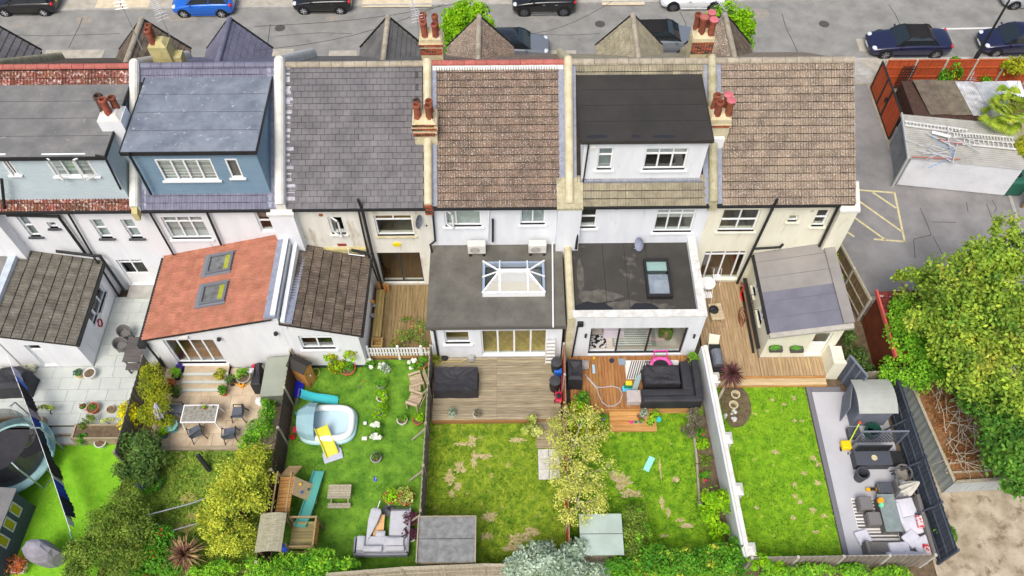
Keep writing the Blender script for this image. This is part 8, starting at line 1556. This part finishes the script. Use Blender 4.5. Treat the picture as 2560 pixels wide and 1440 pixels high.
for i,(u,v) in enumerate(((1837,990),(1832,1016))):
    p = P(u,v,.03); t = thing('edging_ring', ('cream stone ring planter nearer the deck in the round bed','cream stone ring planter nearer the lawn in the round bed')[i], 'planter', (p.x,p.y,.03)); MB().lathe((p.x,p.y,.03), [(.16,0),(.21,.18),(.15,.18),(.12,.05)], 14).build('ring', STONE, t); MB().cyl((p.x,p.y,.05),(p.x,p.y,.09),.13,n=12).build('soil', SOIL, t)
p = P(1825,1043); t = thing('pebble_group', 'pale and pink stones at the edge of the round bed', 'stones', (p.x,p.y,0))
for i in range(9): MB().ell((p.x+RG.uniform(-.28,.28),p.y+RG.uniform(-.25,.3),.08),(RG.uniform(.05,.1),)*3,7,4,.15,RG).build('stone', mat('stone_pale', S(216,206,196), S(196,206,206), sc=5, rough=.9, rnd=.1), t)
# arched metal store
a, b_ = P(2122,1060,.03), P(2250,1050,.03); x0, x1 = 14.6, 16.05; y0, y1 = 15.35, 16.75; t = thing('storage_shed', 'slate-grey store with a pale curved roof and open door on the grey patio', 'shed', ((x0+x1)/2,y0,0)); SG = mat('store_slate', S(124,130,144), S(110,116,130), sc=2, rough=.7)
MB().box(x0,y0,.03,x1,y0+.05,1.45).box(x0,y0+.05,.03,x0+.05,y1,1.45).box(x1-.05,y0+.05,.03,x1,y1,1.45).box(x0+.05,y1-.05,.03,x1-.05,y1,1.45).build('wall', SG, t)
MB().loft([[(x,y0-.12+(y1-y0+.2)*k/8,1.47+.28*math.sin(math.pi*(k+.6)/9.2)) for k in range(9)]+[(x,y0-.12+(y1-y0+.2)*k/8,1.43+.28*math.sin(math.pi*(k+.6)/9.2)) for k in reversed(range(9))] for x in (x0-.1,x1+.1)]).build('roof', mat('store_roof', S(176,180,174), S(164,168,162), sc=1.5, rough=.6), t)
M = Matrix.Translation((x0-.02,y1-.1,0)) @ Matrix.Rotation(rad(72),4,'Z') @ Matrix.Rotation(rad(0),4,'X'); MB().box(-1.15,-.02,.06,0,.02,1.4).xf(M).build('door', SG, t); MB().box(-.85,-.04,.3,-.3,-.021,.36).box(-.85,-.04,1.0,-.3,-.021,1.06).xf(M).build('door_brace', FABG, t)
p = P(2175,1085,.03); t = thing('garden_bag', 'open dark green garden waste bag in front of the slate-grey store', 'bag', (p.x,p.y,.03)); MB().lathe((p.x,p.y,.03), [(.28,0),(.33,.5),(.3,.52),(.24,.12)], 12).build('sack', mat('bag_green', S(44,104,84), S(34,84,68), sc=7, rough=.9), t)
p = P(2130,1090,.03); t = thing('folded_lounger', 'dark folded seat pad beside the garden waste bag', 'pad', (p.x,p.y,.03)); MB().rbox(p.x-.25,p.y-.2,.03,p.x+.3,p.y+.3,.35,.06).build('pad', FABD, t)
# lattice screen and dark mud kitchen
A, B_ = P(2155,1095,.03), P(2265,1105,.03); y = 14.45; t = thing('lattice_screen', 'slate-grey diamond lattice screen across the grey patio', 'trellis', (15.2,y,.03)); x0, x1 = 14.5, 16.4; 
for i in range(13): MB().bar((x0+i*.15,y,.3),(min(x1,x0+i*.15+.9),y,min(1.4,.3+(min(x1,x0+i*.15+.9)-x0-i*.15)*1.2)),.012,.03).build('lath', W_SLATE, t); MB().bar((x1-i*.15,y+.014,.3),(max(x0,x1-i*.15-.9),y+.014,min(1.4,.3+(x1-i*.15-max(x0,x1-i*.15-.9))*1.2)),.012,.03).build('lath', W_SLATE, t)
MB().box(x0-.03,y-.03,1.4,x1+.03,y+.03,1.46).box(x0-.03,y-.03,.05,x0+.03,y+.03,1.4).box(x1-.03,y-.03,.05,x1+.03,y+.03,1.4).build('frame', mat('screen_grey', S(120,126,138)), t)
x0, x1, y0, y1 = 14.3, 15.75, 13.35, 14.0; t = thing('mud_kitchen', 'charcoal painted children mud kitchen with a plate on top', 'play kitchen', (15,13.6,.03)); MB().box(x0,y0,.03,x1,y1,.55).build('cabinet', DKFR, t); MB().box(x0-.03,y0-.03,.552,x1+.03,y1,.6).build('worktop', pl('worktop', (76,80,90), .6), t); MB().box(x0,y1-.05,.602,x1,y1,1.1).build('backboard', DKFR, t); MB().box(x1+.03,y0+.1,.03,x1+.6,y1,.45).build('sink_unit', BLACKP, t)
for i in range(9): MB().box(x0+.05+i*.155,y1-.08,.62,x0+.16+i*.155,y1-.052,1.06).build('slat', BLACKP, t)
p = V(15.05,13.62,.605); tag(MB().lathe(p, [(.02,.005),(.1,.005),(.13,.03)], 16).build('plate', STONE), 'cream plate lying on the charcoal mud kitchen', 'plate'); 
t = thing('ride_on_toy', 'yellow and lime toy trolley beside the charcoal mud kitchen', 'toy', P(2112,1118,.03)); p = P(2112,1118,.03); MB().rbox(p.x-.22,p.y-.2,.1,p.x+.2,p.y+.2,.35,.06).build('body', pl('toy_yellow', (246,206,20)), t); MB().tube([(p.x+.15,p.y+.15,.35),(p.x+.55,p.y+.75,.75)], .03, 6).build('handle', pl('toy_lime', (190,214,40)), t); MB().ell((p.x+.58,p.y+.8,.78),(.07,.07,.07),8,5).build('knob', pl('toy_orange', (236,90,40)), t); [MB().cyl((p.x+sx*.2,p.y-.12,.1),(p.x+sx*.24,p.y-.12,.1),.09,n=10).build('wheel', BLACKP, t) for sx in (-1,1)]
bits('small dark toy box below the yellow toy trolley', 2118, 1137, [(70,70,80),(90,70,160)], .09)
p = P(2146,1196,.03); t = thing('waste_bin', 'round black rubbish bin on the grey patio', 'bin', (p.x,p.y,.03)); MB().lathe((p.x,p.y,.03), [(.2,0),(.26,.55),(.28,.57),(.28,.62),(.22,.62),(.19,.1)], 18).build('bin', pl('bin_dark', (72,76,82), .7), t); MB().tube([(p.x+.26,p.y,.58),(p.x+.34,p.y+.05,.5),(p.x+.3,p.y+.1,.4)], .015, 5).build('handle', pl('bin_handle', (40,130,100)), t)
p = P(2245,1195,.03); t = thing('wicker_armchair', 'round-backed rattan armchair by the slate-blue fence', 'chair', (p.x,p.y,.03)); MB().rbox(p.x-.26,p.y-.22,.4,p.x+.26,p.y+.24,.46,.03).build('seat', mat('seat_taupe', S(150,142,130), rough=.9), t)
for rr_ in (.3,.34): MB().tube([(p.x+rr_*math.cos(rad(a)),p.y+rr_*math.sin(rad(a)),.72) for a in range(-60,250,25)], .02, 6).build('back_ring', RATTAN, t)
for a in range(-50,240,40): MB().cyl((p.x+.28*math.cos(rad(a)),p.y+.28*math.sin(rad(a)),.42),(p.x+.32*math.cos(rad(a)),p.y+.32*math.sin(rad(a)),.72),.015,n=5).build('spindle', RATTAN, t)
for sx in (-1,1):
    for sy in (-1,1): MB().cyl((p.x+sx*.2,p.y+sy*.2,.4),(p.x+sx*.28,p.y+sy*.28,.03),.018,n=6).build('leg', BLACKP, t)
p = P(2178,1226,.03); t = thing('toy_digger', 'yellow toy digger lying on the grey patio', 'toy', (p.x,p.y,.03)); MB().rbox(p.x-.25,p.y-.06,.06,p.x+.22,p.y+.07,.2,.03).build('body', pl('toy_amber', (240,180,20)), t); MB().box(p.x-.1,p.y-.07,.2,p.x+.12,p.y+.05,.23).build('cab', BLACKP, t)
def stool(label, x, y, z=.03, w=.55, d=.55, h=.42): 
    t = thing('rattan_stool', label, 'stool', (x,y,z), group='rattan stools'); MB().rbox(x-w/2,y-d/2,z,x+w/2,y+d/2,z+h,.04).build('base', RATTAN, t); MB().rbox(x-w/2+.02,y-d/2+.02,z+h,x+w/2-.02,y+d/2-.02,z+h+.08,.03).build('pad', mat('pad_grey', S(120,118,118), rough=.9), t); return t
a = P(2176,1285,.03); stool('rattan stool at the upper left of the glass patio table', 14.3, 11.75); stool('rattan stool at the lower left of the glass patio table', 14.5, 11.1)
p = P(2228,1240,.03); t = thing('rattan_side_chair', 'dark rattan chair beside the closed cream parasol', 'chair', (15.35,12.35,.03)); MB().rbox(15.0,12.1,.03,15.6,12.65,.42,.05).build('base', RATTAN, t); MB().rbox(15.03,12.13,.42,15.57,12.62,.5,.04).build('cushion', FABD, t); MB().rbox(15.6,12.1,.03,15.75,12.65,.8,.05).build('backrest', RATTAN, t)
t = thing('glass_patio_table', 'rectangular rattan patio table with grey glass top', 'table', (15.05,11.3,.03)); MB().rbox(14.8,10.55,.03,15.4,12.0,.62,.03).build('base', RATTAN, t); MB().rbox(14.75,10.5,.62,15.45,12.05,.65,.02).build('glass_top', mat('table_glass', S(140,152,150), S(120,134,132), sc=4, rough=.15, spec=.6), t)
small('yellow watering can on the glass patio table', 'watering_can', 'watering can', 2200, 1253, .68, .13, .16, pl('orange', (232,160,40))); small('mint watering can on the glass patio table', 'watering_can', 'watering can', 2202, 1264, .68, .1, .14, pl('mint', (120,214,160)))
t = thing('corner_sofa', 'rattan corner sofa with pale cushions at the end of the grey patio', 'sofa', (15.9,10.4,.03)); MB().rbox(15.5,9.55,.03,16.4,12.0,.38,.04).build('base', RATTAN, t); MB().rbox(13.95,9.5,.03,15.5,10.2,.38,.04).build('base', RATTAN, t); MB().rbox(16.3,9.5,.38,16.45,12.0,.8,.04).build('backrest', RATTAN, t); MB().rbox(13.95,9.42,.38,16.3,9.52,.8,.03).build('backrest', RATTAN, t); MB().rbox(13.85,9.5,.03,14.0,10.2,.62,.04).build('armrest', RATTAN, t)
CUW = mat('cushion_pale', S(216,216,226), S(204,204,214), sc=3, rough=.95)
for x,y,w_,d_,rz_,zz_ in ((15.9,11.55,.75,.75,.15,.4),(15.5,11.3,.26,.85,.08,.5),(15.95,10.8,.8,.75,.25,.42),(15.75,10.25,.6,.6,.6,.5),(16.1,10.0,.7,.6,.4,.52),(15.2,9.85,.8,.6,.05,.4),(14.95,9.6,.8,.22,.0,.55),(15.7,9.6,.75,.22,-.1,.58)):
    M = Matrix.Translation((x,y,zz_)) @ Matrix.Rotation(rz_,4,'Z') @ Matrix.Rotation(RG.uniform(-.1,.1),4,'X'); MB().rbox(-w_/2,-d_/2,-.07,w_/2,d_/2,.09,.05,2,.04).xf(M).build('cushion', CUW, t)
for x,y in ((16.2,10.9),(16.15,9.75)): MB().rbox(x-.12,y-.25,.5,x+.14,y+.25,.72,.05).build('patterned_cushion', mat('cushion_red', S(220,206,206), S(196,60,70), sc=8, rough=.95, lo=.5, hi=.56), t)
M = Matrix.Translation((14.0,10.45,.03)) @ Matrix.Rotation(.3,4,'Z'); t = thing('loose_cushion', 'pale square cushion lying on the patio beside the striped rug', 'cushion', (14.0,10.45,.03)); MB().rbox(-.28,-.28,.02,.28,.28,.16,.05,2,.03).xf(M).build('pad', CUW, t)
t = thing('outdoor_rug', 'black and white striped rug under the glass patio table', 'rug', (14.9,11,.03)); MB().box(13.9,10.25,.034,15.5,12.1,.04).build('base', mat('rug_offwhite', S(222,220,216)), t)
for i in range(13): MB().box(13.92,10.28+i*.14,.042,15.48,10.28+i*.14+(.075 if i%3 else .045),.044).build('stripe', RK, t)
parasol('closed cream parasol leaning by the slate-blue fence', (15.75,12.2,.03), P(2298,1205,2.1), .3, mat('parasol_cream', S(232,228,216), S(210,206,194), sc=6, rough=.9))
potted('leafy pot in the fence corner behind the corner sofa', 2345, 1352, .22, .35, DKFR, L_GRN, 500, .42, .45, .12, 130)
bits('crimson toy shoe on the end house deck strip', 1987, 908, [(200,30,70),(210,40,80)], .07)
# courtyard C and wall fittings
p = P(935,790,.3); t = thing('timber_bench', 'long weathered plank bench along the lean-to wall on the courtyard deck', 'bench', (p.x,p.y,.3)); bx = -6.5
for i in range(3): MB().box(bx+i*.13,19.7,.62,bx+.12+i*.13,22.3,.66).build('plank', wood('plank_bench', (184,160,104), (154,130,80), VY), t)
for y in (19.9,21,22.1): MB().box(bx,y,.3,bx+.38,y+.08,.618).build('support', PLAY, t)
t = thing('timber_offcuts', 'upright pine offcuts stacked at the house end of the plank bench', 'timber', (-6.3,22.4,.3))
for k in range(4): MB().box(-6.45+k*.13,22.38,.3,-6.34+k*.13,22.5,1.05-.08*k).build('offcut', PINE, t)
t = thing('planter_box', 'open pine crate at the garden end of the plank bench', 'crate', (-6.3,19.35,.3)); MB().box(-6.5,19.15,.3,-6.0,19.2,.75).box(-6.5,19.55,.3,-6.0,19.6,.75).box(-6.5,19.2,.3,-6.45,19.55,.75).box(-6.05,19.2,.3,-6.0,19.55,.75).box(-6.45,19.2,.3,-6.05,19.55,.4).build('crate', wood('crate_pine', (196,166,110), (170,140,88), VX), t)
p = P(958,745,.3); t = thing('watering_can', 'green watering can on the courtyard deck', 'watering can', (p.x,p.y,.3)); MB().lathe((p.x,p.y,.3), [(.11,0),(.13,.22),(.08,.25)], 12, True, True).build('can', pl('can_green', (40,150,60)), t); MB().tube([(p.x,p.y+.1,.4),(p.x+.02,p.y+.35,.6)], .02, 6).build('spout', pl('can_green', (40,150,60)), t)
small('bright blue bowl on the courtyard deck', 'bowl', 'bowl', 953, 787, .3, .1, .1, pl('bowl_blue', (60,140,220))); small('steel pan nearer the house on the plank bench', 'pan', 'pan', 935, 763, .66, .1, .08, STEEL); small('steel pan nearer the garden on the plank bench', 'pan', 'pan', 932, 789, .66, .1, .08, STEEL); small('orange tub on the plank bench', 'tub', 'tub', 932, 755, .66, .09, .1, pl('orange', (232,160,40)))
bits('purple toy wand on the courtyard deck', 958, 757, [(130,60,170)], .07); bits('red toy by the extension wall on the courtyard deck', 1059, 750, [(206,30,40),(150,40,120)], .1)
def dish(label, wp, r, aim, m):
    t = thing('satellite_dish', label, 'satellite dish', wp); w = Vector(wp); c = w+V(0,-.35,.05); MB().tube([w,c+V(0,.1,-.2),c], .02, 6).build('bracket', PIPEB, t); d = Vector(aim).normalized(); x = d.cross(V(0,0,1)).normalized(); y = x.cross(d)
    rings = [[c+d*(.12*f*f-.06)+x*(r*.85*f*math.cos(a*.349))+y*(r*1.15*f*math.sin(a*.349)) for a in range(18)] for f in (.05,.5,1.0)]; MB().loft(rings, True, False).build('dish', m, t); MB().tube([c-y*r*1.1,c-y*r*.3+d*r*1.3], .012, 5).build('arm', PIPEB, t); MB().ell(c-y*r*.3+d*r*1.3,(.04,.04,.06),8,5).build('receiver', BLACKP, t)
dish('grey satellite dish beside the large upper window of the cream house', PY(1046,540,YW), .32, (.85,-.4,.1), mat('dish_grey', S(128,132,140), rough=.6)); dish('grey-blue satellite dish above the black flat extension roof', PY(1598,596,YW), .32, (-.8,-.5,.25), mat('dish_blue', S(140,146,166), rough=.6))
for i,(u,v) in enumerate(((1193,618),(1343,623))):
    p = P(u,v,3.45); t = thing('air_conditioner', ('white air conditioning unit on the felt roof below the wider upper window','white air conditioning unit on the felt roof below the narrower upper window')[i], 'air conditioner', (p.x,p.y,3.4)); AC = mat('ac_white', S(222,220,212), S(206,204,196), sc=3, rough=.6)
    MB().rbox(p.x-.4,22.25,3.52,p.x+.4,22.6,4.1,.03).build('casing', AC, t); MB().cyl((p.x-.08,22.245,3.8),(p.x-.08,22.235,3.8),.22,n=20).build('fan_grille', mat('ac_grille', S(150,148,140), rough=.7), t); [MB().tube([(p.x-.08+.07*k*math.cos(a*.524),22.23,3.8+.07*k*math.sin(a*.524)) for a in range(13)], .006, 4).build('grille_ring', AC, t) for k in (1,2,3)]; [MB().box(p.x+sx*.3-.06,22.2,3.41,p.x+sx*.3+.06,22.65,3.52).build('foot', BLACKP, t) for sx in (-1,1)]
